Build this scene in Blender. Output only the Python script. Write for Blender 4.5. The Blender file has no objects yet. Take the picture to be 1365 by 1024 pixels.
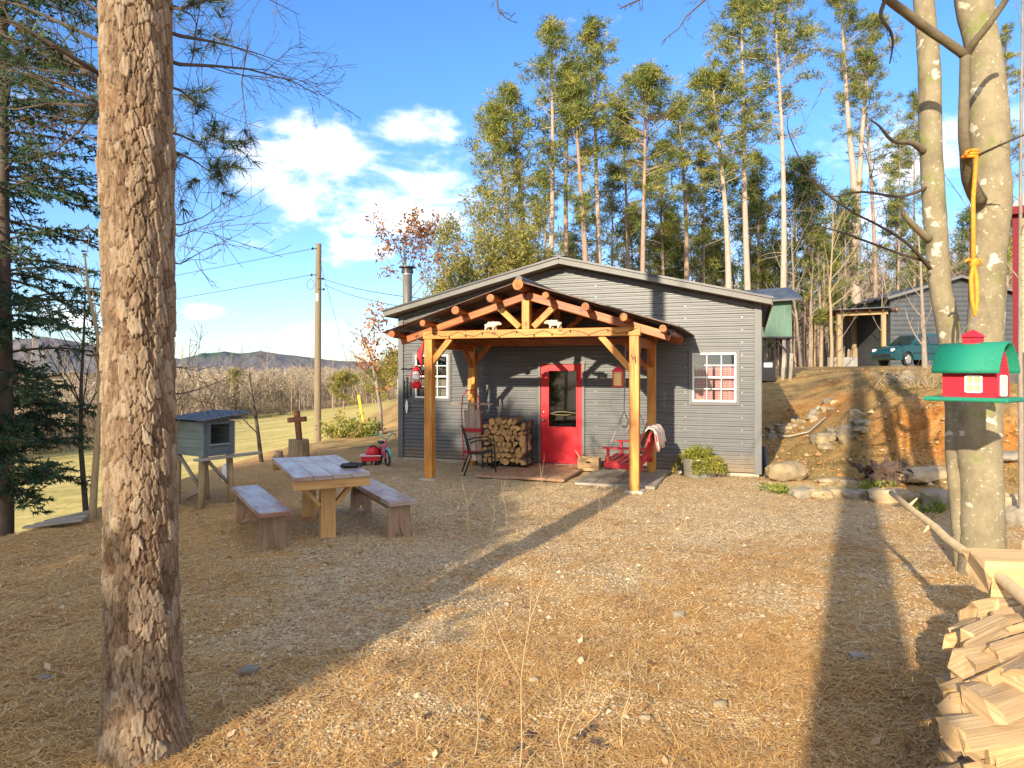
import bpy, bmesh, math, random
import numpy as np
from mathutils import Vector, Matrix
PI = math.pi
R = math.radians
random.seed(11)
rng = np.random.default_rng(5)
SC = bpy.context.scene
COL = SC.collection

# ------------------------------------------------------------------ survey of the place
F, CX, HY, EYE = 900.0, 682.5, 495.0, 1.9          # lens and eye height that fit the photograph


def P(px, py, Y):
    return Vector(((px - CX) / F * Y, Y, EYE - (py - HY) / F * Y))


def G(px, py, z=0.0):
    return P(px, py, F * (EYE - z) / (py - HY))


HL = Vector((-2.42, 14.6))                          # left front corner of the cabin
HU = Vector((.9425, -.3343))                        # along its front
HN = Vector((.3343, .9425))                         # into it
HR = math.atan2(HU.y, HU.x)
SUN_AZ, SUN_EL = R(26.5), R(20)                      # the light travels to +Y and a little to +X


def H(a, b, z):
    p = HL + HU * a + HN * b
    return Vector((p.x, p.y, z))


def sstep(a, b, x):
    t = np.clip((x - a) / (b - a), 0, 1)
    return t * t * (3 - 2 * t)


def vnoise(x, y, seed=0):
    xi = np.floor(x).astype(np.int64)
    yi = np.floor(y).astype(np.int64)
    xf = x - xi
    yf = y - yi

    def h(i, j):
        n = (i * 374761393 + j * 668265263 + seed * 1442695041) & 0x7fffffff
        n = ((n ^ (n >> 13)) * 1274126177) & 0x7fffffff
        return ((n ^ (n >> 16)) & 0xffff) / 65535.0
    u = xf * xf * (3 - 2 * xf)
    v = yf * yf * (3 - 2 * yf)
    return (h(xi, yi) * (1 - u) + h(xi + 1, yi) * u) * (1 - v) + (h(xi, yi + 1) * (1 - u) + h(xi + 1, yi + 1) * u) * v


def fbm(x, y, seed=0, o=4):
    s = 0
    a = .5
    for k in range(o):
        s = s + a * vnoise(x * 2 ** k, y * 2 ** k, seed + k)
        a *= .5
    return s


CRY = [-60, 5, 8, 9.8, 14.6, 18, 21.4, 24, 30, 45, 100, 400]
CRX = [-6.0, -6.0, -6.1, -6.1, -6.2, -6.05, -4.9, -4.2, -4.9, -7.0, -12, -20]


def bank_s(X, Y):
    return .838 * (X - 4.7) + .545 * (Y - 11.8)


def ground_z(X, Y):
    X = np.asarray(X, float)
    Y = np.asarray(Y, float)
    s = bank_s(X, Y)
    wob = (fbm(X * .7, Y * .7, 3) - .47) * 1.6
    bank = np.interp(s + wob * .7, [-1, 0, 1, 2.4, 3.5, 6, 12, 25, 60, 150], [0, .02, .18, .55, 1.25, 1.5, 1.85, 2.15, 2.35, 4])
    d = .9425 * (X - 4.46) - .3343 * (Y - 12.16)
    t = .3343 * (X - 4.46) + .9425 * (Y - 12.16)
    gul = np.interp(t, [-50, .5, 3, 6, 10, 14, 25, 60, 150], [0, 0, .12, .45, 1.0, 1.6, 2.1, 2.35, 4])
    gul = gul * sstep(-9, -5, d + t * .45)
    m = sstep(.5, 3.4, d)
    z = m * bank + (1 - m) * gul
    xc = np.interp(Y, CRY, CRX)
    dl = xc - X
    low = np.where(dl > 0, dl * .42, 0)
    low = 5.2 * (1 - np.exp(-low / 5.2 * 1.25))
    w = sstep(-.3, 1.2, dl)
    z = z * (1 - sstep(-1.5, 2, dl)) - low * w - .05 * np.clip(-X - 3.0, 0, 4) * (1 - w) - .15 * w
    # the wooded slope to the right, far
    far = sstep(45, 150, X) * sstep(30, 110, Y) * 26
    r = np.hypot(X, Y)
    rise = np.clip(r - 170, 0, None) * .012 * (X < 0)
    z = z + far + np.clip(rise, 0, 10)
    rel = (fbm(X * 1.7, Y * 1.7, 8) - .47) * .09 + (fbm(X * 6, Y * 6, 21) - .47) * .035
    amp = 1 + 3.5 * sstep(.3, 2.5, s) * (1 - sstep(6, 14, s)) * m
    z = z + rel * amp * (1 - .8 * sstep(20, 60, r))
    return z


def gz(x, y):
    return float(ground_z(x, y))


# ------------------------------------------------------------------ materials
def new_mat(name):
    m = bpy.data.materials.new(name)
    m.use_nodes = True
    nt = m.node_tree
    nt.nodes.clear()
    out = nt.nodes.new('ShaderNodeOutputMaterial')
    b = nt.nodes.new('ShaderNodeBsdfPrincipled')
    nt.links.new(b.outputs[0], out.inputs[0])
    return m, nt, b


def nd(nt, t, **kw):
    n = nt.nodes.new('ShaderNode' + t)
    for k, v in kw.items():
        setattr(n, k, v)
    return n


def noise(nt, vec, scale, detail=4, rough=.55, dist=0.0):
    n = nd(nt, 'TexNoise')
    n.inputs['Scale'].default_value = scale
    n.inputs['Detail'].default_value = detail
    n.inputs['Roughness'].default_value = rough
    n.inputs['Distortion'].default_value = dist
    if vec is not None:
        nt.links.new(vec, n.inputs['Vector'])
    return n.outputs[0]


def mapping(nt, vec, s):
    m = nd(nt, 'Mapping')
    m.inputs['Scale'].default_value = s
    nt.links.new(vec, m.inputs['Vector'])
    return m.outputs[0]


def ramp(nt, fac, stops):
    r = nd(nt, 'ValToRGB')
    e = r.color_ramp.elements
    while len(e) > 1:
        e.remove(e[-1])
    e[0].position = stops[0][0]
    e[0].color = (*stops[0][1], 1)
    for p, c in stops[1:]:
        x = e.new(p)
        x.color = (*c, 1)
    nt.links.new(fac, r.inputs[0])
    return r.outputs[0]


def mixc(nt, fac, a, b, mode='MIX'):
    m = nd(nt, 'MixRGB', blend_type=mode)
    for i, v in ((0, fac), (1, a), (2, b)):
        if hasattr(v, 'is_linked'):
            nt.links.new(v, m.inputs[i])
        elif isinstance(v, (int, float)):
            m.inputs[i].default_value = v
        else:
            m.inputs[i].default_value = (*v, 1)
    return m.outputs[0]


def math_(nt, op, a, b=0.0, c=None):
    m = nd(nt, 'Math', operation=op)
    for i, v in enumerate((a, b) if c is None else (a, b, c)):
        if hasattr(v, 'is_linked'):
            nt.links.new(v, m.inputs[i])
        else:
            m.inputs[i].default_value = v
    return m.outputs[0]


def bump(nt, b, h, strength=.3, dist=.01):
    n = nd(nt, 'Bump')
    n.inputs['Strength'].default_value = strength
    n.inputs['Distance'].default_value = dist
    nt.links.new(h, n.inputs['Height'])
    nt.links.new(n.outputs[0], b.inputs['Normal'])


def tex(nt, kind='Object'):
    return nd(nt, 'TexCoord').outputs[kind]


def simple(name, c1, c2=None, scale=6, rough=.7, metal=0, bmp=0, bscale=30, rnd=0.0, stretch=(1, 1, 1), spec=.4):
    """two-tone mottled surface; rnd varies the brightness from object to object"""
    m, nt, b = new_mat(name)
    v = mapping(nt, tex(nt), stretch)
    c2 = c2 or tuple(x * .75 for x in c1)
    f = noise(nt, v, scale, 5, .6)
    col = ramp(nt, f, [(.32, c1), (.68, c2)])
    if rnd:
        oi = nd(nt, 'ObjectInfo').outputs['Random']
        k = math_(nt, 'MULTIPLY_ADD', oi, rnd, 1 - rnd / 2)
        col = mixc(nt, 1.0, col, k, 'MULTIPLY')
    nt.links.new(col, b.inputs['Base Color'])
    b.inputs['Roughness'].default_value = rough
    b.inputs['Metallic'].default_value = metal
    b.inputs['Specular IOR Level'].default_value = spec
    if bmp:
        bump(nt, b, noise(nt, v, bscale, 4), bmp, .01)
    return m


def wood(name, c_lo, c_mid, c_hi, rough=.55, knots=True, grain=1.0, weather=None, bmp=.25):
    """grain runs along the V of the UVs that every beam carries"""
    m, nt, b = new_mat(name)
    uv = tex(nt, 'UV')
    oi = nd(nt, 'ObjectInfo').outputs['Random']
    add = nd(nt, 'VectorMath', operation='ADD')
    nt.links.new(uv, add.inputs[0])
    cmb = nd(nt, 'CombineXYZ')
    nt.links.new(math_(nt, 'MULTIPLY', oi, 37.0), cmb.inputs[0])
    nt.links.new(math_(nt, 'MULTIPLY', oi, 91.0), cmb.inputs[1])
    nt.links.new(cmb.outputs[0], add.inputs[1])
    v = add.outputs[0]
    g = noise(nt, mapping(nt, v, (28 * grain, 1.6, 1)), 1.0, 6, .65, .6)
    big = noise(nt, mapping(nt, v, (3.5, 1.3, 1)), 1.0, 3, .5, .8)
    mixf = math_(nt, 'ADD', math_(nt, 'MULTIPLY', g, .6), math_(nt, 'MULTIPLY', big, .4))
    col = ramp(nt, mixf, [(.33, c_lo), (.5, c_mid), (.66, c_hi)])
    if knots:
        vo = nd(nt, 'TexVoronoi')
        vo.inputs['Scale'].default_value = 1
        nt.links.new(mapping(nt, v, (5.0, 2.6, 1)), vo.inputs['Vector'])
        kf = ramp(nt, vo.outputs['Distance'], [(.06, (1, 1, 1)), (.17, (0, 0, 0))])
        col = mixc(nt, kf, col, tuple(x * .5 for x in c_lo))
    if weather:
        wf = ramp(nt, noise(nt, mapping(nt, v, (4, 1.2, 1)), 1.3, 6, .7), [(.42, (0, 0, 0)), (.6, (1, 1, 1))])
        col = mixc(nt, wf, col, weather)
    nt.links.new(col, b.inputs['Base Color'])
    b.inputs['Roughness'].default_value = rough
    if bmp:
        bump(nt, b, g, bmp, .006)
    return m


def plain(name, c, rough=.5, metal=0, spec=.5):
    m, nt, b = new_mat(name)
    f = noise(nt, tex(nt), 9, 4)
    nt.links.new(ramp(nt, f, [(.3, tuple(x * .86 for x in c)), (.7, c)]), b.inputs['Base Color'])
    b.inputs['Roughness'].default_value = rough
    b.inputs['Metallic'].default_value = metal
    b.inputs['Specular IOR Level'].default_value = spec
    return m


def attr_mat(name, stops, rough=.8, attr='tint', trans=0.0, spec=.25):
    """colour picked along a ramp by a per-leaf random value"""
    m, nt, b = new_mat(name)
    a = nd(nt, 'Attribute', attribute_name=attr)
    col = ramp(nt, a.outputs['Fac'], stops)
    nt.links.new(col, b.inputs['Base Color'])
    b.inputs['Roughness'].default_value = rough
    b.inputs['Specular IOR Level'].default_value = spec
    if trans:
        out = [n for n in nt.nodes if n.type == 'OUTPUT_MATERIAL'][0]
        t = nd(nt, 'BsdfTranslucent')
        nt.links.new(col, t.inputs[0])
        mx = nd(nt, 'MixShader')
        mx.inputs[0].default_value = trans
        nt.links.new(b.outputs[0], mx.inputs[1])
        nt.links.new(t.outputs[0], mx.inputs[2])
        nt.links.new(mx.outputs[0], out.inputs[0])
    return m


def glass(name, tint=(.9, .95, .95)):
    m, nt, b = new_mat(name)
    out = [n for n in nt.nodes if n.type == 'OUTPUT_MATERIAL'][0]
    nt.nodes.remove(b)
    tr = nd(nt, 'BsdfTransparent')
    tr.inputs[0].default_value = (*tint, 1)
    gl = nd(nt, 'BsdfGlossy')
    gl.inputs['Roughness'].default_value = .03
    fr = nd(nt, 'Fresnel')
    fr.inputs[0].default_value = 1.5
    mx = nd(nt, 'MixShader')
    nt.links.new(math_(nt, 'MULTIPLY_ADD', fr.outputs[0], 1.0, .06), mx.inputs[0])
    nt.links.new(tr.outputs[0], mx.inputs[1])
    nt.links.new(gl.outputs[0], mx.inputs[2])
    nt.links.new(mx.outputs[0], out.inputs[0])
    return m


def dirty_siding(*a, **k):
    """the cladding, with splashed mud along its foot"""
    m = simple(*a, **k)
    nt = m.node_tree
    b = [n for n in nt.nodes if n.type == 'BSDF_PRINCIPLED'][0]
    old = b.inputs['Base Color'].links[0].from_socket
    v = tex(nt)
    sp = nd(nt, 'SeparateXYZ')
    nt.links.new(v, sp.inputs[0])
    n = noise(nt, mapping(nt, v, (1, 1, .45)), 5, 6, .72)
    f = math_(nt, 'SUBTRACT', math_(nt, 'MULTIPLY', n, .85), sp.outputs[2])
    f = ramp(nt, f, [(0.0, (0, 0, 0)), (.35, (.75, .75, .75))])
    c = mixc(nt, f, old, (.25, .18, .11))
    st = ramp(nt, noise(nt, mapping(nt, v, (7, 7, .5)), 1.4, 5, .7), [(.55, (0, 0, 0)), (.75, (.4, .4, .4))])
    c = mixc(nt, st, c, (.20, .19, .175))
    nt.links.new(c, b.inputs['Base Color'])
    return m


M = {}
M['post'] = wood('golden_timber', (.24, .075, .012), (.48, .19, .03), (.62, .33, .07), .5)
M['rafter'] = wood('red_stained_timber', (.09, .02, .006), (.33, .085, .016), (.54, .21, .045), .4)
M['log'] = wood('dark_red_log', (.05, .013, .006), (.17, .04, .011), (.34, .10, .024), .4)
M['tabletop'] = wood('weathered_tabletop', (.15, .055, .03), (.26, .12, .075), (.38, .22, .15), .36, weather=(.37, .325, .30), bmp=.4)
M['bench'] = wood('weathered_bench', (.16, .09, .05), (.27, .17, .10), (.36, .25, .16), .55, bmp=.4)
M['table_leg'] = wood('table_leg_wood', (.30, .15, .05), (.48, .27, .09), (.56, .36, .15), .6)
M['grey_wood'] = wood('grey_weathered_wood', (.16, .13, .10), (.28, .24, .19), (.40, .36, .30), .8)
M['plank'] = wood('deck_plank', (.24, .13, .07), (.36, .21, .12), (.46, .30, .18), .75, grain=.7)
M['crate'] = wood('crate_wood', (.24, .14, .06), (.36, .23, .11), (.45, .31, .17), .7)
M['split'] = wood('split_firewood', (.36, .21, .09), (.54, .35, .16), (.66, .48, .26), .85, knots=False, bmp=1, grain=1.6)
M['split_old'] = wood('old_split_firewood', (.20, .13, .07), (.40, .27, .14), (.54, .40, .23), .9, knots=False, bmp=1, grain=1.6)
M['logend'] = simple('cut_log_end', (.62, .38, .15), (.44, .22, .08), 14, .8, rnd=.5, bmp=.3)
M['logcut'] = simple('rough_cut_log_end', (.52, .19, .05), (.20, .06, .02), 16, .7, rnd=.5, bmp=.5)
M['logbark'] = simple('firewood_bark', (.16, .10, .06), (.26, .18, .12), 20, .9, bmp=.8)
M['rack'] = plain('black_iron', (.02, .02, .022), .5, .3)
M['siding'] = dirty_siding('grey_metal_siding', (.138, .143, .15), (.112, .117, .124), 1.6, .42, .2, stretch=(1, 1, 2.5))
M['trim'] = simple('grey_metal_trim', (.14, .144, .148), (.115, .118, .122), 2, .5, .1)
M['fascia'] = simple('pale_fascia', (.155, .154, .148), (.125, .124, .12), 3, .5)
M['roofmetal'] = simple('dark_roof_metal', (.05, .052, .058), (.075, .075, .08), 2, .4, .5)
M['porchroof'] = simple('brown_roof_underside', (.17, .12, .10), (.12, .085, .07), 3, .45, .3)
M['soffit'] = simple('brown_soffit', (.26, .15, .09), (.18, .1, .06), 5, .6)
M['red'] = simple('red_paint', (.66, .014, .026), (.58, .009, .02), 3, .38, spec=.5)
M['swingred'] = simple('old_red_paint', (.55, .025, .035), (.40, .02, .03), 12, .55, bmp=.2)
M['white'] = plain('white_frame_paint', (.78, .78, .76), .45)
M['nickel'] = plain('nickel', (.6, .58, .54), .3, 1)
M['steel'] = simple('galvanised_flue', (.55, .55, .55), (.42, .42, .43), 4, .36, .85)
M['tub'] = simple('galvanised_tub', (.42, .42, .38), (.32, .32, .29), 7, .5, .6)
M['black'] = plain('black_plastic', (.015, .015, .017), .5)
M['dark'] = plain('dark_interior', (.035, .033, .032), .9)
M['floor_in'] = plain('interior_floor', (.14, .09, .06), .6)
M['glass'] = glass('window_glass')
M['rubber'] = plain('rubber', (.02, .02, .02), .85)
M['concrete'] = simple('pale_footing', (.42, .38, .30), (.34, .29, .22), 8, .9, bmp=.4)
M['polewood'] = simple('utility_pole_wood', (.24, .19, .12), (.15, .12, .08), 3, .9, stretch=(8, 8, .5), bmp=.5, bscale=8)
M['wire'] = plain('wire', (.03, .03, .03), .6)
M['rope'] = simple('orange_strap', (.85, .20, .015), (.95, .30, .02), 40, .7)
M['stone'] = simple('pale_stone', (.40, .31, .19), (.20, .15, .09), 5, .9, bmp=1, bscale=11, rnd=.5)
M['stonegrey'] = simple('grey_stone', (.32, .27, .20), (.15, .13, .10), 5, .9, bmp=1, bscale=11, rnd=.5)
M['stump'] = simple('rotten_stump', (.12, .075, .05), (.055, .035, .025), 9, .95, bmp=1, bscale=16)
M['deadwood'] = simple('grey_deadwood', (.40, .36, .30), (.28, .24, .19), 6, .9, stretch=(1, 6, 6), bmp=.5)
M['stick'] = simple('peeled_pole', (.66, .50, .28), (.52, .37, .19), 5, .7, stretch=(1, 5, 5), bmp=.4)
M['pinebark'] = simple('pine_bark_far', (.36, .26, .20), (.22, .155, .12), 4, .95, stretch=(4, 4, .8), bmp=.9, bscale=6)
M['palebark'] = simple('pale_pine_bark', (.44, .36, .30), (.30, .235, .19), 4, .95, stretch=(4, 4, .8), bmp=.9, bscale=6)
M['twig'] = simple('dark_twig', (.10, .075, .055), (.06, .045, .035), 6, .9)
M['greybark'] = simple('grey_brown_bark', (.30, .25, .20), (.19, .155, .125), 6, .95, stretch=(3, 3, 1), bmp=.4)
M['tanbark'] = simple('tan_bark', (.38, .29, .19), (.26, .19, .12), 6, .95, stretch=(3, 3, 1), bmp=.4)
M['stem'] = simple('dry_stem', (.46, .34, .18), (.34, .23, .11), 9, .85)
M['needle'] = attr_mat('pine_foliage', [(0, (.055, .095, .03)), (.4, (.145, .185, .042)), (.75, (.27, .275, .055)), (1, (.37, .32, .07))], .7, trans=.25)
M['needle_dk'] = attr_mat('dark_pine_foliage', [(0, (.045, .085, .036)), (.6, (.11, .155, .05)), (1, (.22, .235, .06))], .7, trans=.2)
M['needle_y'] = attr_mat('yellow_green_foliage', [(0, (.12, .135, .035)), (.6, (.27, .25, .06)), (1, (.38, .31, .09))], .7, trans=.3)
M['hemlock'] = attr_mat('hemlock_foliage', [(0, (.02, .055, .035)), (.6, (.045, .09, .045)), (.92, (.09, .125, .045)), (1, (.20, .09, .05))], .6, trans=.15)
M['nearneedle'] = attr_mat('near_pine_needles', [(0, (.03, .06, .03)), (.6, (.06, .10, .035)), (1, (.16, .17, .05))], .6, trans=.15)
M['oakleaf'] = attr_mat('oak_leaves', [(0, (.22, .075, .035)), (.5, (.40, .15, .05)), (1, (.50, .26, .10))], .8, trans=.25)
M['oakleaf_red'] = attr_mat('red_oak_leaves', [(0, (.16, .07, .04)), (.6, (.27, .12, .055)), (1, (.38, .20, .09))], .8, trans=.25)
M['planter'] = attr_mat('planter_leaves', [(0, (.10, .13, .02)), (.6, (.26, .26, .04)), (1, (.42, .32, .07))], .7, trans=.25)
M['moss'] = attr_mat('green_weeds', [(0, (.09, .12, .02)), (.7, (.22, .26, .05)), (1, (.34, .32, .09))], .8, trans=.25)
M['straw'] = attr_mat('dry_grass_blades', [(0, (.20, .13, .06)), (.5, (.40, .28, .12)), (1, (.52, .40, .20))], .9, trans=.2)
M['bankgrass'] = attr_mat('bank_grass_blades', [(0, (.16, .14, .05)), (.5, (.30, .24, .09)), (1, (.44, .31, .13))], .9, trans=.2)
M['litter'] = attr_mat('fallen_needles', [(0, (.25, .115, .045)), (.4, (.54, .29, .098)), (.8, (.70, .46, .18)), (1, (.76, .60, .34))], .85)
M['pebble'] = attr_mat('gravel_stones', [(0, (.20, .15, .09)), (.4, (.44, .32, .18)), (.8, (.56, .44, .27)), (1, (.60, .50, .35))], .85)
M['farwood'] = attr_mat('far_bare_wood', [(0, (.19, .15, .115)), (.5, (.33, .265, .19)), (1, (.45, .37, .27))], .95)
M['bushdk'] = attr_mat('dark_bush', [(0, (.06, .05, .035)), (1, (.15, .125, .08))], .95)


# ------------------------------------------------------------------ mesh helpers
class MB:
    def __init__(s):
        s.v = []
        s.f = []
        s.uv = []
        s.mi = []
        s.xf = None

    def add(s, vs, fs, uvs=None, mi=0):
        o = len(s.v)
        for p in vs:
            p = Vector(p)
            s.v.append(s.xf @ p if s.xf is not None else p)
        for k, f in enumerate(fs):
            s.f.append([i + o for i in f])
            s.uv.append(uvs[k] if uvs else [(vs[i][0] + vs[i][1] * .37, vs[i][2]) for i in f])
            s.mi.append(mi)

    def beam(s, p0, p1, w, h, up=(0, 0, 1), mi=0, roll=0, w1=None, h1=None):
        """box from p0 to p1, w across and h along 'up'"""
        p0, p1 = Vector(p0), Vector(p1)
        d = p1 - p0
        L = d.length
        d = d / L
        up = Vector(up)
        if abs(d.dot(up)) > .98:
            up = Vector((0, 1, 0))
        x = d.cross(up).normalized()
        y = x.cross(d).normalized()
        if roll:
            q = Matrix.Rotation(roll, 3, d)
            x, y = q @ x, q @ y
        w1 = w if w1 is None else w1
        h1 = h if h1 is None else h1
        vs = []
        for p, a, b in ((p0, w, h), (p1, w1, h1)):
            for sx, sy in ((-1, -1), (1, -1), (1, 1), (-1, 1)):
                vs.append(p + x * (sx * a / 2) + y * (sy * b / 2))
        r = random.random() * 9
        fs = [(0, 3, 2, 1), (4, 5, 6, 7)]
        uvs = [[(r, r), (r + .05, r), (r + .05, r + .05), (r, r + .05)]] * 2
        for k in range(4):
            j = (k + 1) % 4
            fs.append((k, j, 4 + j, 4 + k))
            c = w if k % 2 == 0 else h
            u0 = r + k * .31
            uvs.append([(u0, r), (u0 + c, r), (u0 + c, r + L), (u0, r + L)])
        s.add(vs, fs, uvs, mi)

    def box(s, c, size, rz=0, mi=0, axis=None):
        """box by centre and size; grain runs along its longest side"""
        c = Vector(c)
        k = axis if axis is not None else max(range(3), key=lambda i: size[i])
        ax = [Vector((1, 0, 0)), Vector((0, 1, 0)), Vector((0, 0, 1))]
        q = Matrix.Rotation(rz, 3, 'Z')
        ax = [q @ a for a in ax]
        d = ax[k] * size[k] / 2
        up = ax[2] if k != 2 else ax[1]
        o = [i for i in range(3) if i != k]
        if k == 2:
            w, h = size[0], size[1]
        else:
            w = size[1 - k]
            h = size[2]
        s.beam(c - d, c + d, w, h, up, mi)

    def tube(s, pts, rad, n=6, cap=True, mi=0, jit=0, closed=False, flat=1.0):
        pts = [Vector(p) for p in pts]
        if not hasattr(rad, '__len__'):
            rad = [rad] * len(pts)
        N = len(pts)
        vs = []
        nrm = None
        ls = 0
        lens = []
        for i, p in enumerate(pts):
            if i:
                ls += (p - pts[i - 1]).length
            lens.append(ls)
            if closed:
                t = pts[(i + 1) % N] - pts[i - 1]
            else:
                t = pts[min(i + 1, N - 1)] - pts[max(i - 1, 0)]
            if t.length < 1e-9:
                t = Vector((0, 0, 1))
            t.normalize()
            if nrm is None:
                a = Vector((0, 0, 1)) if abs(t.z) < .9 else Vector((1, 0, 0))
                nrm = t.cross(a).normalized()
            else:
                nrm = (nrm - t * nrm.dot(t))
                if nrm.length < 1e-6:
                    nrm = t.orthogonal()
                nrm.normalize()
            b = t.cross(nrm)
            for k in range(n):
                an = 2 * PI * k / n
                r = rad[i] * (1 + (random.uniform(-jit, jit) if jit else 0))
                vs.append(p + nrm * (r * math.cos(an)) + b * (r * math.sin(an) * flat))
        fs = []
        uvs = []
        u0 = random.random() * 7
        rr = max(rad) * 2 * PI / n
        rng_ = range(N if closed else N - 1)
        for i in rng_:
            j = (i + 1) % N
            for k in range(n):
                l = (k + 1) % n
                fs.append((i * n + k, i * n + l, j * n + l, j * n + k))
                v1 = lens[j] if j else ls + .1
                uvs.append([(u0 + k * rr, lens[i]), (u0 + (k + 1) * rr, lens[i]), (u0 + (k + 1) * rr, v1), (u0 + k * rr, v1)])
        if cap and not closed:
            fs.append(tuple(range(n - 1, -1, -1)))
            uvs.append([(u0 + .02 * math.cos(k), .02 * math.sin(k)) for k in range(n)])
            fs.append(tuple((N - 1) * n + k for k in range(n)))
            uvs.append([(u0 + .02 * math.cos(k), .02 * math.sin(k)) for k in range(n)])
        s.add(vs, fs, uvs, mi)

    def lathe(s, prof, n=20, c=(0, 0, 0), mi=0, sx=1, sy=1):
        c = Vector(c)
        vs = []
        for r, z in prof:
            for k in range(n):
                a = 2 * PI * k / n
                vs.append(c + Vector((r * math.cos(a) * sx, r * math.sin(a) * sy, z)))
        fs = []
        for i in range(len(prof) - 1):
            for k in range(n):
                l = (k + 1) % n
                fs.append((i * n + k, i * n + l, (i + 1) * n + l, (i + 1) * n + k))
        if prof[0][0] > 1e-4:
            fs.append(tuple(range(n - 1, -1, -1)))
        if prof[-1][0] > 1e-4:
            fs.append(tuple((len(prof) - 1) * n + k for k in range(n)))
        s.add(vs, fs, None, mi)

    def prism(s, poly, o, ux, uy, depth, mi=0):
        """polygon (2-D) in the plane o + ux*x + uy*y, extruded both ways along its normal"""
        o, ux, uy = Vector(o), Vector(ux).normalized(), Vector(uy).normalized()
        nn = ux.cross(uy) * depth / 2
        n = len(poly)
        vs = [o + ux * x + uy * y + nn for x, y in poly] + [o + ux * x + uy * y - nn for x, y in poly]
        fs = [tuple(range(n)), tuple(range(2 * n - 1, n - 1, -1))]
        uvs = [[(x, y) for x, y in poly], [(x, y) for x, y in reversed(poly)]]
        for k in range(n):
            j = (k + 1) % n
            fs.append((k, n + k, n + j, j))
            L = math.dist(poly[k], poly[j])
            uvs.append([(0, 0), (depth, 0), (depth, L), (0, L)])
        s.add(vs, fs, uvs, mi)

    def blob(s, c, r, n=2, jit=.18, sq=(1, 1, 1), mi=0, seed=None):
        """a lumpy stone"""
        bm = bmesh.new()
        bmesh.ops.create_icosphere(bm, subdivisions=n, radius=1)
        ph = [random.uniform(0, 9) for _ in range(6)]
        idx = {}
        vs = []
        for i, v in enumerate(bm.verts):
            idx[v] = i
            q = v.co
            k = 1 + jit * (math.sin(3 * q.x + ph[0]) + math.sin(4 * q.y + ph[1]) + math.sin(3.5 * q.z + ph[2])) * .6
            k += jit * .6 * math.sin(7 * q.x + 6 * q.y + ph[3]) + random.uniform(-jit, jit) * .35
            cl = [max(-.78, min(.78, t)) for t in (q.x, q.y, q.z)]
            vs.append(Vector(c) + Vector((cl[0] * sq[0], cl[1] * sq[1], cl[2] * sq[2])) * (r * k * 1.25))
        fs = [tuple(idx[v] for v in f.verts) for f in bm.faces]
        bm.free()
        s.add(vs, fs, None, mi)

    def build(s, name, mat, parent=None, smooth=False, bev=0, seg=1, sub=0, loc=None, rz=None):
        me = bpy.data.meshes.new(name)
        me.from_pydata([tuple(v) for v in s.v], [], s.f)
        uvl = me.uv_layers.new(name='UVMap')
        flat = []
        for u in s.uv:
            for q in u:
                flat.extend(q)
        uvl.data.foreach_set('uv', flat)
        for m in (mat if isinstance(mat, (list, tuple)) else [mat]):
            me.materials.append(M[m] if isinstance(m, str) else m)
        if any(s.mi):
            me.polygons.foreach_set('material_index', s.mi)
        if smooth:
            me.polygons.foreach_set('use_smooth', [True] * len(me.polygons))
            if smooth is not True:
                me.set_sharp_from_angle(angle=R(smooth))
        me.update()
        o = bpy.data.objects.new(name, me)
        COL.objects.link(o)
        if parent:
            o.parent = parent
        if loc is not None:
            o.location = loc
        if rz is not None:
            o.rotation_euler = (0, 0, rz)
        if bev:
            b = o.modifiers.new('Bevel', 'BEVEL')
            b.width = bev
            b.segments = seg
            b.limit_method = 'ANGLE'
            b.angle_limit = R(35)
        if sub:
            b = o.modifiers.new('Sub', 'SUBSURF')
            b.levels = b.render_levels = sub
        return o


def np_mesh(name, v, f, mat, parent=None, tint=None, smooth=False):
    """mesh from numpy arrays; f is (M,3) or (M,4)"""
    v = np.asarray(v, np.float32)
    f = np.asarray(f, np.int32)
    k = f.shape[1]
    me = bpy.data.meshes.new(name)
    me.vertices.add(len(v))
    me.vertices.foreach_set('co', v.ravel())
    me.loops.add(f.size)
    me.loops.foreach_set('vertex_index', f.ravel())
    me.polygons.add(len(f))
    me.polygons.foreach_set('loop_start', np.arange(0, f.size, k, dtype=np.int32))
    try:
        me.polygons.foreach_set('loop_total', np.full(len(f), k, np.int32))
    except Exception:
        pass
    if smooth:
        me.polygons.foreach_set('use_smooth', np.ones(len(f), bool))
    if tint is not None:
        a = me.attributes.new('tint', 'FLOAT', 'POINT')
        a.data.foreach_set('value', np.asarray(tint, np.float32))
    me.update(calc_edges=True)
    me.validate()
    for m in (mat if isinstance(mat, (list, tuple)) else [mat]):
        me.materials.append(M[m] if isinstance(m, str) else m)
    o = bpy.data.objects.new(name, me)
    COL.objects.link(o)
    if parent:
        o.parent = parent
    return o


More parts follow.
